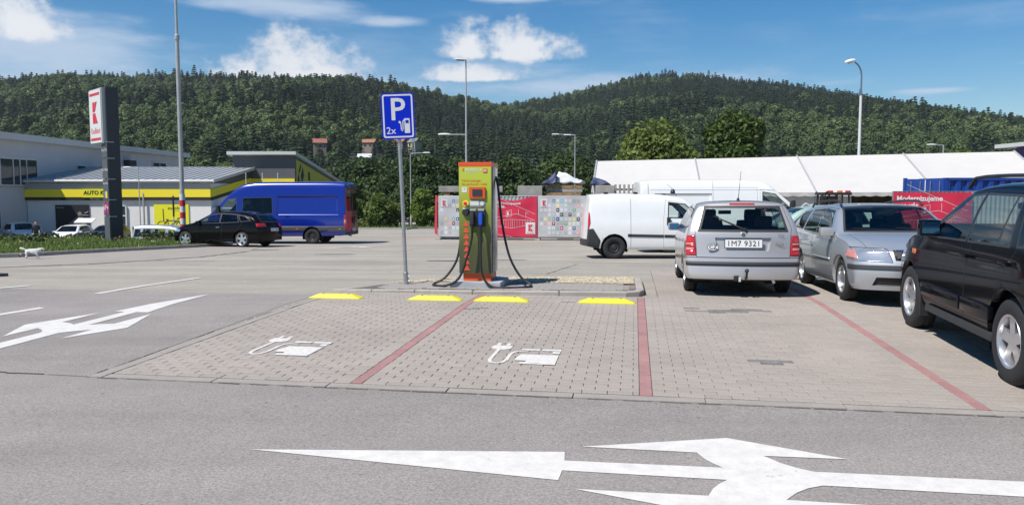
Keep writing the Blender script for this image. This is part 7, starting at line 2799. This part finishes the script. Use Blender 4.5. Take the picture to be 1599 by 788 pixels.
# ---- other cars further off
def hatch(P, glass=G_MID, wheel='alloy', H=1.45, L_=3.95, W_=1.68, extra=()):
    s = H / 1.45
    k = L_ / 3.95
    X = lambda pts: [(x * k, z * s) for x, z in pts]
    return dict(
        L=L_, W=W_, axles=(0.62 * k, 3.12 * k), R=0.30 * s, rim=0.19 * s, tyre=0.185, spokes=5, wheel=wheel, paint=P,
        xs=[q * k for q in (0, 0.06, 0.25, 0.5, 0.9, 1.4, 1.8, 2.15, 2.3, 2.6, 2.9, 3.02, 3.3, 3.6, 3.87, 3.95)],
        top=X([(0, 1.36), (0.4, 1.41), (1.0, 1.45), (1.7, 1.44), (2.15, 1.39), (2.3, 1.35), (2.9, 1.02), (3.02, 0.98), (3.6, 0.86), (3.95, 0.74)]),
        belt=X([(0, 1.0), (1.5, 0.96), (2.9, 0.93), (3.95, 0.72)]), plan=[(0, 0.96), (0.5 * k, 1.0), (3.0 * k, 1.0), (3.6 * k, 0.97), (3.95 * k, 0.92)], low=[(0, 0.27), (0.4, 0.23), (3.4 * k, 0.22), (L_, 0.24)],
        tumble=0.34, crown=0.06, kr=0.2, kf=0.35, rear=X([(0.2, 0.05)]) + [(0.45 * s, 0.0), (0.9 * s, 0.07), (1.0 * s, 0.12), (1.38 * s, 0.38)], front=[(0.2, 0.1), (0.45, 0.0), (0.78 * s, 0.13)],
        cabin=(0.35, 2.85 * k, 0.27 * s), bench=True,
        regions=[
            ('front_door', 'side', 'y', X([(1.55, 0.31), (2.70, 0.30), (2.76, 0.90), (2.22, 1.33), (1.62, 1.36), (1.50, 0.92)]), door_opt('front_door')),
            ('side_window', 'side', 'y', X([(1.66, 0.985), (2.62, 0.955), (2.20, 1.29), (1.68, 1.325)]), glass_opt(glass)),
            ('side_window', 'side', 'y', X([(0.85, 1.015), (1.58, 0.985), (1.60, 1.325), (0.98, 1.30)]), glass_opt(glass)),
            ('windscreen', 'front', 'x', [(-0.64, 1.02 * s), (0.64, 1.02 * s), (0.50, 1.335 * s), (0.2, 1.35 * s), (-0.2, 1.35 * s), (-0.50, 1.335 * s)], dict(mat=glass, trim=0.02, x=(2.0 * k, 3.3 * k))),
            ('rear_window', 'rear', 'x', [(-0.58, 1.02 * s), (0.58, 1.02 * s), (0.48, 1.30 * s), (-0.48, 1.30 * s)], dict(mat=glass, trim=0.03, x=(-1, 0.9))),
            ('tail_light', 'rear', 'x', [(0.60, 0.72 * s), (0.92, 0.72 * s), (0.92, 0.98 * s), (0.66, 0.98 * s)], dict(mat=M_LRED, split=True, pair=True, off=0.006, x=(-1, 0.5))),
            ('headlight', 'nose', 'x', [(0.42, 0.64 * s), (0.82, 0.66 * s), (0.82, 0.80 * s), (0.5, 0.78 * s)], dict(mat=M_LCLEAR, split=True, pair=True, x=(3.3 * k, 6))),
            ('grille', 'front', 'x', [(-0.36, 0.60 * s), (0.36, 0.60 * s), (0.36, 0.70 * s), (-0.36, 0.70 * s)], dict(mat=M_BLACK, x=(3.3 * k, 6))),
        ],
        extras=[ex_mirror(2.62 * k, 0.76 * W_ / 1.68, 0.97 * s, P), ex_handle(1.62 * k, 0.83 * W_ / 1.68, 0.80 * s, P, 'front_door')] + list(extra))


build_car(hatch(P_GREEN, G_CLEAR), 'parked_car', 'pale green small car behind the two silver estates', 'car', (8.15, 17.9), R(180))
build_car(hatch(P_WHITE, G_DARK, H=1.62, L_=4.3, W_=1.8), 'parked_car', 'white tall car parked alongside the grey building', 'car', (-36.2, 56.5), R(-45), z=LOW + 0.004, group='cars in the shop yard')
build_car(hatch(P_DBLUE, G_DARK, H=1.45), 'parked_car', 'dark blue car parked before the shop door beside the pylon', 'car', (-29.1, 57.0), R(-88), z=LOW + 0.004, group='cars in the shop yard')


def lift_gate(add, objs, S, root):
    tg = add(MB().bbox((-0.25, 0, 1.66), (0.85, 1.28, 0.07), 0.03, (0, R(20), 0)), 'open_tailgate', P_WHITE, None, True)
    MB().box((-0.32, 0, 1.63), (0.60, 1.08, 0.02), (0, R(20), 0)).build('tailgate_glass', M_DARKGLASS, tg)


build_car(hatch(P_WHITE, G_DARK, extra=(lift_gate,)), 'parked_car', 'white small car with its tailgate raised in front of the dark poster', 'car', (-31.5, 56.4), R(-84), z=LOW + 0.004, group='cars in the shop yard')

KANGOO = dict(COMBO)
KANGOO['paint'] = paint('pale_silver', (0.46, 0.47, 0.49), 0.5, 0.35)
KANGOO['regions'] = [
    ('front_door', 'side', 'y', [(2.20, 0.33), (3.22, 0.31), (3.32, 1.12), (2.83, 1.56), (2.26, 1.62), (2.20, 1.1)], door_opt('front_door')),
    ('side_window', 'side', 'y', [(2.34, 1.15), (3.20, 1.13), (2.80, 1.50), (2.36, 1.55)], glass_opt(G_CLEAR, trim=0.03)),
    ('side_window', 'side', 'y', [(0.75, 1.15), (2.12, 1.15), (2.12, 1.60), (0.80, 1.60)], glass_opt(G_MID, trim=0.02)),
    ('side_window', 'side', 'y', [(0.22, 1.15), (0.58, 1.15), (0.60, 1.58), (0.30, 1.58)], glass_opt(G_MID, trim=0.02)),
    ('tail_light', 'side', 'y', [(-0.05, 0.74), (0.14, 0.74), (0.14, 1.12), (0.02, 1.12)], dict(split=True, mat=M_LRED, off=0.008, seam=0.006)),
    ('rear_window', 'rear', 'x', [(-0.70, 1.15), (0.70, 1.15), (0.66, 1.62), (-0.66, 1.62)], dict(mat=G_MID, trim=0.03, x=(-1, 0.4))),
    ('windscreen', 'front', 'x', [(-0.74, 1.24), (0.74, 1.24), (0.66, 1.63), (0.2, 1.68), (-0.2, 1.68), (-0.66, 1.63)], dict(mat=G_CLEAR, trim=0.025, x=(2.5, 3.6))),
    ('headlight', 'nose', 'x', [(0.45, 0.72), (0.88, 0.74), (0.90, 0.95), (0.70, 0.98)], dict(mat=M_LCLEAR, split=True, pair=True, seam=0.008, x=(3.7, 5))),
]
KANGOO['wheel'] = 'steel'
KANGOO['extras'] = [ex_mirror(3.12, 0.88, 1.18, M_PLASTIC, 0.22, 0.24)]
build_car(KANGOO, 'family_van', 'silver family van parked below the yellow bicycle poster', 'van', (-21.7, 46.5), R(-4), z=LOW + 0.004, group='cars in the shop yard')

# ============================================================ CHARGER, SIGN, WHEEL STOPS, SMALL THINGS
def gradient_mat(name, stops, z0, z1, rough=0.4):
    """printed wrap whose colour changes with height on the object"""
    m = bpy.data.materials.new(name)
    m.use_nodes = True
    nt = m.node_tree
    N, L = nt.nodes, nt.links
    b = N['Principled BSDF']
    b.inputs['Roughness'].default_value = rough
    tc = N.new('ShaderNodeTexCoord')
    sp = N.new('ShaderNodeSeparateXYZ')
    L.new(tc.outputs['Object'], sp.inputs[0])
    mr = N.new('ShaderNodeMapRange')
    mr.inputs[1].default_value = z0
    mr.inputs[2].default_value = z1
    L.new(sp.outputs[2], mr.inputs[0])
    cr = N.new('ShaderNodeValToRGB')
    cr.color_ramp.elements[0].position = stops[0][0]
    cr.color_ramp.elements[0].color = (*stops[0][1], 1)
    cr.color_ramp.elements[1].position = stops[-1][0]
    cr.color_ramp.elements[1].color = (*stops[-1][1], 1)
    for p, c in stops[1:-1]:
        e = cr.color_ramp.elements.new(p)
        e.color = (*c, 1)
    L.new(mr.outputs[0], cr.inputs[0])
    L.new(cr.outputs[0], b.inputs['Base Color'])
    return m


ISL = gz(12.2) + 0.09
ch = thing('charging_station', 'green and orange electric car charger with two hanging black cables', 'charging station', (-0.53, 12.28, ISL), -R(9))
M_ORANGE = mat('charger_orange', (0.62, 0.085, 0.015), 0.4)
M_CHGREEN = gradient_mat('charger_wrap', [(0.0, (0.055, 0.062, 0.032)), (0.25, (0.075, 0.088, 0.032)), (0.55, (0.19, 0.24, 0.035)), (0.8, (0.40, 0.47, 0.04)), (1.0, (0.46, 0.53, 0.05))], 0.2, 1.9)
M_CHSIDE = mat('charger_side', (0.46, 0.46, 0.47), 0.25, metal=0.5)
CW, CD = 0.52, 0.52
pad = MB().bbox((0.02, 0.0, 0.04), (0.80, 0.80, 0.10), 0.012).build('concrete_pad', mat('pale_concrete', (0.36, 0.37, 0.39), 0.8, var=0.08, vscale=3), ch)
MB().box((0.02, 0, 0.15), (CW - 0.08, CD - 0.06, 0.13)).build('base', M_ORANGE, ch)
MB().bbox((0, 0, 1.04), (CW, CD, 1.66), 0.012).build('cabinet', M_CHSIDE, ch)
MB().box((0, -CD / 2 - 0.006, 1.04), (CW - 0.012, 0.014, 1.65)).build('front_panel', M_CHGREEN, ch)
MB().bbox((0, 0, 1.90), (CW + 0.01, CD + 0.02, 0.07), 0.01).build('cap', M_ORANGE, ch)
sdp = MB().box((CW / 2 + 0.006, -0.12, 1.04), (0.012, 0.24, 1.65)).build('side_panel', mat('charger_dark_side', (0.035, 0.038, 0.034), 0.3), ch)
text('WWW.ELEKTROMOBILITA.CZ', 0.105, M_WHITE, ch, (CW / 2 + 0.014, -0.15, 0.83), (R(90), R(90), R(90)), bold=0.01)
YF = -CD / 2 - 0.016
K = lambda px: (px - 744.5) * 0.0102
Z = lambda py: 1.935 - (py - 253) * 0.00994


def fbox(x0, y0, x1, y1, nm, m, t=0.012, d=0.0, par=ch):
    return MB().box(((K(x0) + K(x1)) / 2, YF - d - t / 2 + 0.004, (Z(y0) + Z(y1)) / 2), (K(x1) - K(x0), t, Z(y0) - Z(y1))).build(nm, m, par)


text('E', 0.062, M_ORANGE, ch, (K(725), YF, Z(265)), FRONT, align='LEFT', bold=0.015)
text('MOBILITA', 0.058, M_WHITE, ch, (K(729.5), YF, Z(265)), FRONT, align='LEFT', bold=0.015)
text('elektromobilita', 0.028, M_WHITE, ch, (K(730), YF, Z(269)), FRONT, align='LEFT')
text('Nová energie', 0.055, M_ORANGE, ch, (K(724), YF, Z(281.5)), FRONT, align='LEFT')
text('lze parkovat i nabít', 0.052, M_ORANGE, ch, (K(724), YF, Z(286.8)), FRONT, align='LEFT')
kk = fbox(757, 263, 763.5, 269.5, 'shop_badge', M_RED, 0.006)
fbox(758.2, 264.2, 762.3, 268.3, 'badge_face', M_WHITE, 0.006, 0.005, kk)
text('K', 0.034, M_RED, kk, (K(760.2), YF - 0.012, Z(266.3)), FRONT, bold=0.03)
st = fbox(724, 291.5, 732, 300, 'sticker', M_WHITE, 0.004)
text('E', 0.03, M_RED, st, (K(728), YF - 0.004, Z(294)), FRONT, bold=0.02)
sr = fbox(736, 291.5, 760.5, 308.5, 'screen_surround', M_ORANGE, 0.035)
MB().box((0, 0, 0), (0.15, 0.012, 0.10)).build('screen', mat('screen_dark', (0.02, 0.03, 0.05), 0.15), sr).location = (K(748.5), YF - 0.036, Z(300))
ip = fbox(736.5, 311.5, 760.5, 322.5, 'info_panel', mat('info_grey', (0.22, 0.23, 0.26), 0.5), 0.008)
fbox(736.8, 312.2, 750.5, 320, 'info_label', M_WHITE, 0.004, 0.006, ip)
MB().lathe([(0, 0), (0.034, 0), (0.034, 0.004), (0, 0.004)], 'y', 16, (K(755.5), YF - 0.014, Z(317))).build('card_reader', M_FRAME, ip)
eb = MB().lathe([(0, 0), (0.05, 0), (0.05, -0.012), (0, -0.012)], 'y', 20, (K(730.2), YF, Z(317))).build('emergency_plate', M_YELLOW, ch)
MB().lathe([(0.018, 0), (0.018, -0.02), (0.03, -0.022), (0.03, -0.04), (0, -0.044)], 'y', 16, (K(730.2), YF - 0.012, Z(317))).build('emergency_button', M_RED, eb, True)
fbox(725.5, 323.2, 735, 326, 'lock_label', M_WHITE, 0.004)
MB().lathe([(0, 0), (0.055, 0), (0.055, -0.03), (0.045, -0.04), (0, -0.04)], 'y', 20, (K(730.2), YF, Z(330.5))).build('socket_cover', M_PLASTIC, ch, True)
ho = fbox(737, 325.5, 760.5, 352.5, 'holster', M_PLASTIC, 0.05)
for x in (741.5, 753.8):
    fbox(x - 4, 325.0, x + 5.5, 328.2, 'label_strip', M_FRAMEG, 0.006, 0.05, ho)


def handle(x, m, tilt):
    o = MB().bbox((0, 0, 0), (0.062, 0.075, 0.20), 0.024).build('connector', m, ho, True)
    o.location = (K(x), YF - 0.09, Z(340.5))
    o.rotation_euler = (R(tilt), 0, 0)
    MB().lathe([(0.028, -0.10), (0.024, -0.14), (0.017, -0.20), (0.015, -0.22)], 'z', 10).build('strain_relief', M_RUBBER, o, True)


handle(754.8, mat('connector_blue', (0.008, 0.07, 0.45), 0.35), -6)
handle(741.8, M_PLASTIC, -6)
tri = MB()
for i in range(8):
    y = 348.5 + i * 9.9
    x = 730.3 + 0.2 * i
    MB().prism([(K(x - 4.8), Z(y + 3.8)), (K(x + 4.8), Z(y + 3.8)), (K(x), Z(y - 4.4))], (0, 0.006), M=Matrix(((1, 0, 0, 0), (0, 0, -1, YF + 0.004), (0, 1, 0, 0), (0, 0, 0, 1)))).build('arrow_print', mat('arrow_red', (0.72, 0.075, 0.04), 0.45), ch)


def spline(pts, n=10):
    P_ = [Vector(p) for p in pts]
    P_ = [P_[0] * 2 - P_[1]] + P_ + [P_[-1] * 2 - P_[-2]]
    out = []
    for i in range(1, len(P_) - 2):
        for k in range(n):
            t = k / n
            a, b_, c, d = P_[i - 1], P_[i], P_[i + 1], P_[i + 2]
            out.append(0.5 * ((2 * b_) + (c - a) * t + (2 * a - 5 * b_ + 4 * c - d) * t * t + (3 * b_ - a - 3 * c + d) * t ** 3))
    out.append(P_[-2])
    return out


def cable(pts):
    MB().tube(spline(pts), 0.019, 8).build('cable', M_RUBBER, ch, True)


# loops: out of the cabinet side, down to the ground and up to the connector
cable([(CW / 2 + 0.005, 0.06, 1.72), (CW / 2 + 0.05, 0.02, 1.55), (CW / 2 + 0.12, -0.02, 1.0), (CW / 2 + 0.24, -0.05, 0.48), (CW / 2 + 0.42, -0.08, 0.16), (CW / 2 + 0.60, -0.14, 0.03), (CW / 2 + 0.57, -0.28, 0.015), (CW / 2 + 0.30, -0.42, 0.015), (CW / 2 + 0.02, -0.44, 0.035), (CW / 2 - 0.12, -0.42, 0.22), (K(755.5), -0.40, 0.55), (K(755.0), -0.375, 0.88)])
cable([(-CW / 2 - 0.005, 0.06, 1.60), (-CW / 2 - 0.03, 0.02, 1.35), (-CW / 2 - 0.02, -0.02, 0.85), (-CW / 2 - 0.08, -0.05, 0.42), (-CW / 2 - 0.25, -0.09, 0.14), (-CW / 2 - 0.42, -0.15, 0.03), (-CW / 2 - 0.40, -0.28, 0.015), (-CW / 2 - 0.18, -0.40, 0.03), (-CW / 2 + 0.03, -0.42, 0.15), (-CW / 2 + 0.15, -0.41, 0.45), (K(741), -0.38, 0.75), (K(741.6), -0.37, 0.90)])

# ------------------------------------------------------------ parking sign
sg = thing('parking_sign', 'blue parking sign for two charging places on a leaning pole', 'sign', (-1.74, 12.66, gz(12.66) + 0.055), 0)
sg.rotation_euler = (0, R(-2.1), R(3))
M_SBLUE = mat('sign_blue_face', (0.002, 0.022, 0.50), 0.45, spec=0.15)
M_SWHITE = mat('sign_white', (0.62, 0.62, 0.64), 0.4)
MB().tube([(0, 0, 0), (0, 0, 3.02)], 0.031, 14).build('pole', M_STEEL, sg, True)
MB().lathe([(0.0, 0.012), (0.085, 0.012), (0.085, 0.0), (0.0, 0)], 'z', 4).lathe([(0.042, 0.01), (0.042, 0.20), (0.031, 0.21)], 'z', 12).build('foot', M_STEEL, sg, True)
for k in range(2):
    MB().tube([(0.03, -0.02, 0.06 + 0.08 * k), (0.062, -0.03, 0.06 + 0.08 * k)], 0.01, 6).build('bolt', M_STEEL, sg)
SW, SH, SZ = 0.53, 0.735, 2.74


def rrect(w, h, r, n=5):
    return [(sx * (w / 2 - r) + r * math.cos(a0 + math.pi / 2 * k / n), sy * (h / 2 - r) + r * math.sin(a0 + math.pi / 2 * k / n)) for sx, sy, a0 in ((1, 1, 0), (-1, 1, math.pi / 2), (-1, -1, math.pi), (1, -1, 1.5 * math.pi)) for k in range(n + 1)]


SM = lambda y: Matrix(((1, 0, 0, 0), (0, 0, -1, y), (0, 1, 0, SZ), (0, 0, 0, 1)))
bd = MB().prism(rrect(SW, SH, 0.05), (0, 0.02), M=SM(-0.035)).build('plate', M_SBLUE, sg)
ring_o, ring_i = rrect(SW - 0.045, SH - 0.045, 0.035), rrect(SW - 0.095, SH - 0.095, 0.02)
n = len(ring_o)
MB().add([SM(-0.058) @ Vector((*p, 0)) for p in ring_o + ring_i], [(i, (i + 1) % n, n + (i + 1) % n, n + i) for i in range(n)]).build('border', M_SWHITE, bd)
text('P', 0.50, M_SWHITE, bd, (-0.005, -0.058, SZ + 0.09), FRONT, bold=0.012)
text('2x', 0.155, M_SWHITE, bd, (-0.12, -0.058, SZ - 0.235), FRONT, bold=0.006)
pm = MB()
for poly in ([(0.10, -0.275), (0.185, -0.275), (0.185, -0.05), (0.175, -0.04), (0.095, -0.04), (0.10, -0.275)][:5],):
    pm.prism(poly, (0, 0.002), M=SM(-0.057))
for a, b_ in (((0.097, -0.06), (0.075, -0.085)), ((0.075, -0.085), (0.072, -0.22)), ((0.072, -0.235), (0.05, -0.235)), ((0.047, -0.225), (0.04, -0.115)), ((0.04, -0.12), (0.015, -0.085))):
    pm.prism(strip(a, b_, 0.016), (0, 0.002), M=SM(-0.0575))
pm.prism([(0.0, -0.10), (0.03, -0.125), (0.05, -0.10), (0.02, -0.075)], (0, 0.002), M=SM(-0.0578))
pm.build('pump_print', M_SWHITE, bd)
MB().prism([(0.115, -0.115), (0.165, -0.115), (0.165, -0.068), (0.115, -0.068)], (0, 0.002), M=SM(-0.0605)).build('pump_print', M_SBLUE, bd)
for z in (SZ + 0.18, SZ - 0.18):
    MB().box((0, 0.005, z), (0.20, 0.075, 0.035)).build('clamp', M_STEEL, sg)

# ------------------------------------------------------------ wheel stops
M_STOP = mat('stop_yellow', (0.70, 0.62, 0.01), 0.55, var=0.05, vscale=9)
LABS = ['yellow wheel stop at the outer edge of the far charging bay', 'yellow wheel stop in front of the left hanging cable', 'yellow wheel stop right of the red line below the charger', 'yellow wheel stop at the right end of the kerbed island']
for (x, y), lab in zip([(-2.55, 11.12), (-1.09, 10.89), (-0.15, 10.74), (1.30, 10.54)], LABS):
    t = thing('wheel_stop', lab, 'wheel stop', (x, y, gz(y) + 0.017), -R(8.5), 'yellow wheel stops')
    a, b_, c, d, h = 0.39, 0.25, 0.085, 0.045, 0.062
    MB().add([(-a, -c, 0), (a, -c, 0), (a, c, 0), (-a, c, 0), (-a + 0.01, -c, 0.012), (a - 0.01, -c, 0.012), (a - 0.01, c, 0.012), (-a + 0.01, c, 0.012), (-b_, -d, h), (b_, -d, h), (b_, d, h), (-b_, d, h)],
             [(0, 1, 5, 4), (1, 2, 6, 5), (2, 3, 7, 6), (3, 0, 4, 7), (4, 5, 9, 8), (5, 6, 10, 9), (6, 7, 11, 10), (7, 4, 8, 11), (8, 9, 10, 11)]).build('body', M_STOP, t)
    for q in (-0.19, 0.19):
        MB().lathe([(0, 0.012), (0.014, 0.010), (0.016, 0)], 'z', 8, (q, 0, h)).build('bolt', M_STEEL, t)
t = thing('rubber_ramp', 'black rubber ramp end lying on the pale asphalt by the walk', 'ramp', (-10.25, 15.1, gz(15.1)), R(8))
MB().bbox((-0.35, 0, 0.04), (0.9, 0.32, 0.085), 0.03).build('block', M_RUBBER, t)
MB().prism([(0.08, -0.16), (0.30, -0.08), (0.30, 0.08), (0.08, 0.16)], (0, 0.05)).build('ramp_end', M_RUBBER, t)
t = thing('delineator', 'slim grey post with dark band standing against the shop wall', 'post', (-21.85, 50.0, LOW), 0)
MB().tube([(0, 0, 0), (0, 0, 3.6)], 0.035, 8).build('pole', M_GREYPAINT, t)
MB().tube([(0, 0, 2.2), (0, 0, 3.5)], 0.06, 8).build('sleeve', M_BLACK, t)


# ------------------------------------------------------------ small loader in front of the tent
ld = thing('loader', 'small black-framed loader with red beacon lamps in front of the tent', 'loader', (13.0, 31.4, gz(31.4)), R(4))
ld.scale = (0.88, 0.88, 0.92)
M_LDR = mat('loader_red', (0.35, 0.03, 0.02), 0.5)
fr = MB()
for sx in (-0.5, 0.5):
    for sy in (-0.6, 0.6):
        fr.tube([(sx, sy, 0.9), (sx * 0.92, sy * 0.92, 2.26)], 0.045, 6)
    fr.tube([(sx * 0.3, -0.6, 0.9), (sx * 0.3, -0.56, 2.26)], 0.04, 6)
fr.box((0, 0, 1.35), (0.95, 1.15, 0.05))
fr.build('cab_frame', M_PLASTIC, ld)
MB().bbox((0, 0, 2.30), (1.12, 1.35, 0.12), 0.04).build('cab_roof', M_PLASTIC, ld, True)
for x, m in ((-0.42, M_LRED), (0.02, M_LORANGE), (0.40, M_LRED)):
    MB().bbox((x, -0.58, 2.39), (0.20, 0.16, 0.10), 0.03).build('beacon', m, ld, True)
MB().box((0, 0.45, 1.75), (0.8, 0.03, 0.9)).build('rear_screen', G_DARK, ld)
MB().bbox((0, -0.1, 1.15), (0.42, 0.5, 0.5), 0.06).bbox((0, 0.15, 1.6), (0.4, 0.15, 0.6), 0.06).build('seat', M_SEAT, ld, True)
MB().tube([(-0.62, -0.5, 0.9), (-0.62, -0.5, 2.35), (-0.5, -0.5, 2.4)], 0.035, 6).bbox((-0.78, -0.55, 2.0), (0.12, 0.06, 0.5), 0.02).build('mirror_stay', M_PLASTIC, ld)
MB().bbox((0, 0.2, 0.72), (1.0, 2.4, 0.45), 0.06).build('chassis', M_LDR, ld, True)
ty, rm, bk = wheel_meshes(0.45, 0.24, 0.28, 'steel', 6)
ty.materials.append(M_TYRE)
rm.materials.append(M_LDR)
for sx in (-1, 1):
    for y in (-0.75, 1.0):
        w = bpy.data.objects.new('wheel', ty)
        COL.objects.link(w)
        w.parent = ld
        w.location = (sx * 0.6, y, 0.45)
        w.rotation_euler = (0, 0, -sx * math.pi / 2)
        c = bpy.data.objects.new('rim', rm)
        COL.objects.link(c)
        c.parent = w


# ------------------------------------------------------------ dog and person
def skin(name, verts, edges, radii, m, parent, root=0, sub=2, jag=0.0, seed=0):
    me = bpy.data.meshes.new(name)
    me.from_pydata(verts, edges, [])
    o = bpy.data.objects.new(name, me)
    COL.objects.link(o)
    md = o.modifiers.new('skin', 'SKIN')
    md.use_smooth_shade = True
    for i, r in enumerate(radii):
        sv = me.skin_vertices[0].data[i]
        sv.radius = (r, r) if not isinstance(r, tuple) else r
        sv.use_root = (i == root)
    ss = o.modifiers.new('sub', 'SUBSURF')
    ss.levels = sub
    ss.render_levels = sub
    dg = bpy.context.evaluated_depsgraph_get()
    me2 = bpy.data.meshes.new_from_object(o.evaluated_get(dg))
    bpy.data.objects.remove(o)
    me2.name = name
    if jag:
        rg = random.Random(seed)
        for v in me2.vertices:
            v.co += v.normal * rg.uniform(-jag, jag)
    me2.polygons.foreach_set('use_smooth', [True] * len(me2.polygons))
    return link_mesh(name, me2, parent, m)


M_FUR = mat('white_fur', (0.60, 0.59, 0.57), 0.9, var=0.12, vscale=25, bump=0.8, bscale=60)
dog = thing('dog', 'small fluffy white dog walking along the kerb of the grass island', 'dog', (-13.27, 21.35, gz(21.35) + 0.008), R(6))
DV = [(-0.02, 0, 0.215), (-0.13, 0, 0.215), (0.10, 0, 0.215), (0.16, 0, 0.235), (0.205, 0, 0.265), (0.255, 0, 0.27), (0.30, 0, 0.25), (0.325, 0, 0.243),          # back, chest, neck, head, muzzle
      (-0.17, 0, 0.235), (-0.23, 0, 0.27), (-0.30, 0, 0.29), (-0.34, 0, 0.285),                                                   # tail
      (-0.14, 0.045, 0.15), (-0.185, 0.05, 0.085), (-0.215, 0.05, 0.02), (-0.14, -0.045, 0.15), (-0.12, -0.05, 0.085), (-0.16, -0.05, 0.02),   # hind legs
      (0.12, 0.045, 0.14), (0.10, 0.05, 0.08), (0.085, 0.05, 0.02), (0.12, -0.045, 0.14), (0.15, -0.05, 0.085), (0.175, -0.05, 0.02),
      (0.24, 0.05, 0.275), (0.235, 0.062, 0.225), (0.24, -0.05, 0.275), (0.235, -0.062, 0.225)]
DE = [(0, 1), (0, 2), (2, 3), (3, 4), (4, 5), (5, 6), (6, 7), (1, 8), (8, 9), (9, 10), (10, 11), (1, 12), (12, 13), (13, 14), (1, 15), (15, 16), (16, 17), (2, 18), (18, 19), (19, 20), (2, 21), (21, 22), (22, 23), (5, 24), (24, 25), (5, 26), (26, 27)]
DR = [0.062, 0.062, 0.068, 0.052, 0.05, 0.056, 0.032, 0.022, 0.028, 0.03, 0.035, 0.018, 0.04, 0.024, 0.024, 0.04, 0.024, 0.024, 0.034, 0.022, 0.024, 0.034, 0.022, 0.024, 0.018, 0.02, 0.018, 0.02]
skin('body', DV, DE, DR, M_FUR, dog, 0, 2, 0.006, 3)
MB().lathe([(0, -0.01), (0.012, 0), (0, 0.01)], 'x', 8, (0.343, 0, 0.243)).build('nose', M_BLACK, dog, True)
for s in (-1, 1):
    MB().lathe([(0, -0.007), (0.008, 0), (0, 0.007)], 'x', 8, (0.298, s * 0.028, 0.28)).build('eye', M_BLACK, dog, True)

pe = thing('person', 'person in dark jacket standing between the two white cars in the yard', 'person', (-33.0, 53.6, LOW), R(-60))
PV = [(0, 0, 0.95), (0, 0, 1.15), (0.02, 0, 1.38), (0.02, 0, 1.48), (0.03, 0, 1.56), (0.03, 0, 1.66), (0.02, 0.18, 1.38), (0.02, 0.24, 1.10), (0.12, 0.22, 0.90), (0.02, -0.18, 1.38), (0.02, -0.24, 1.10), (0.12, -0.22, 0.90),
      (0, 0.09, 0.88), (0.02, 0.10, 0.48), (-0.02, 0.10, 0.08), (0.10, 0.11, 0.04), (0, -0.09, 0.88), (0.02, -0.10, 0.48), (-0.02, -0.10, 0.08), (0.10, -0.11, 0.04)]
PE = [(0, 1), (1, 2), (2, 3), (3, 4), (4, 5), (2, 6), (6, 7), (7, 8), (2, 9), (9, 10), (10, 11), (0, 12), (12, 13), (13, 14), (14, 15), (0, 16), (16, 17), (17, 18), (18, 19)]
PR = [(0.14, 0.16), (0.13, 0.15), (0.13, 0.16), 0.055, 0.085, 0.085, 0.065, 0.05, 0.038, 0.065, 0.05, 0.038, 0.09, 0.06, 0.045, 0.04, 0.09, 0.06, 0.045, 0.04]
skin('body', PV, PE, PR, mat('dark_clothing', (0.025, 0.024, 0.028), 0.9), pe, 0, 2)
M_SKIN = mat('skin', (0.45, 0.27, 0.19), 0.6)
MB().lathe([(0, 1.47), (0.05, 1.49), (0.083, 1.55), (0.092, 1.62), (0.082, 1.69), (0.04, 1.735), (0, 1.74)], 'z', 14, (0.045, 0, 0)).build('face', M_SKIN, pe, True)
MB().lathe([(0.10, 1.60), (0.104, 1.66), (0.09, 1.72), (0.045, 1.765), (0, 1.77)], 'z', 14, (0.02, 0, 0)).build('hair', mat('brown_hair', (0.09, 0.05, 0.03), 0.8), pe, True)

# ------------------------------------------------------------ the air
hz_m = bpy.data.materials.new('air_haze')
hz_m.use_nodes = True
_n = hz_m.node_tree
_n.nodes.clear()
_o = _n.nodes.new('ShaderNodeOutputMaterial')
_v = _n.nodes.new('ShaderNodeVolumePrincipled')
_v.inputs['Color'].default_value = (0.86, 0.92, 1.0, 1)
_v.inputs['Density'].default_value = 0.00012
_v.inputs['Anisotropy'].default_value = 0.2
_n.links.new(_v.outputs[0], _o.inputs['Volume'])
hz = MB().box((0, 1900, 95), (5990, 4190, 200)).build('haze', hz_m)
hz['kind'] = 'stuff'
tag(hz, 'thin blue summer haze over the lot and hills', 'haze')
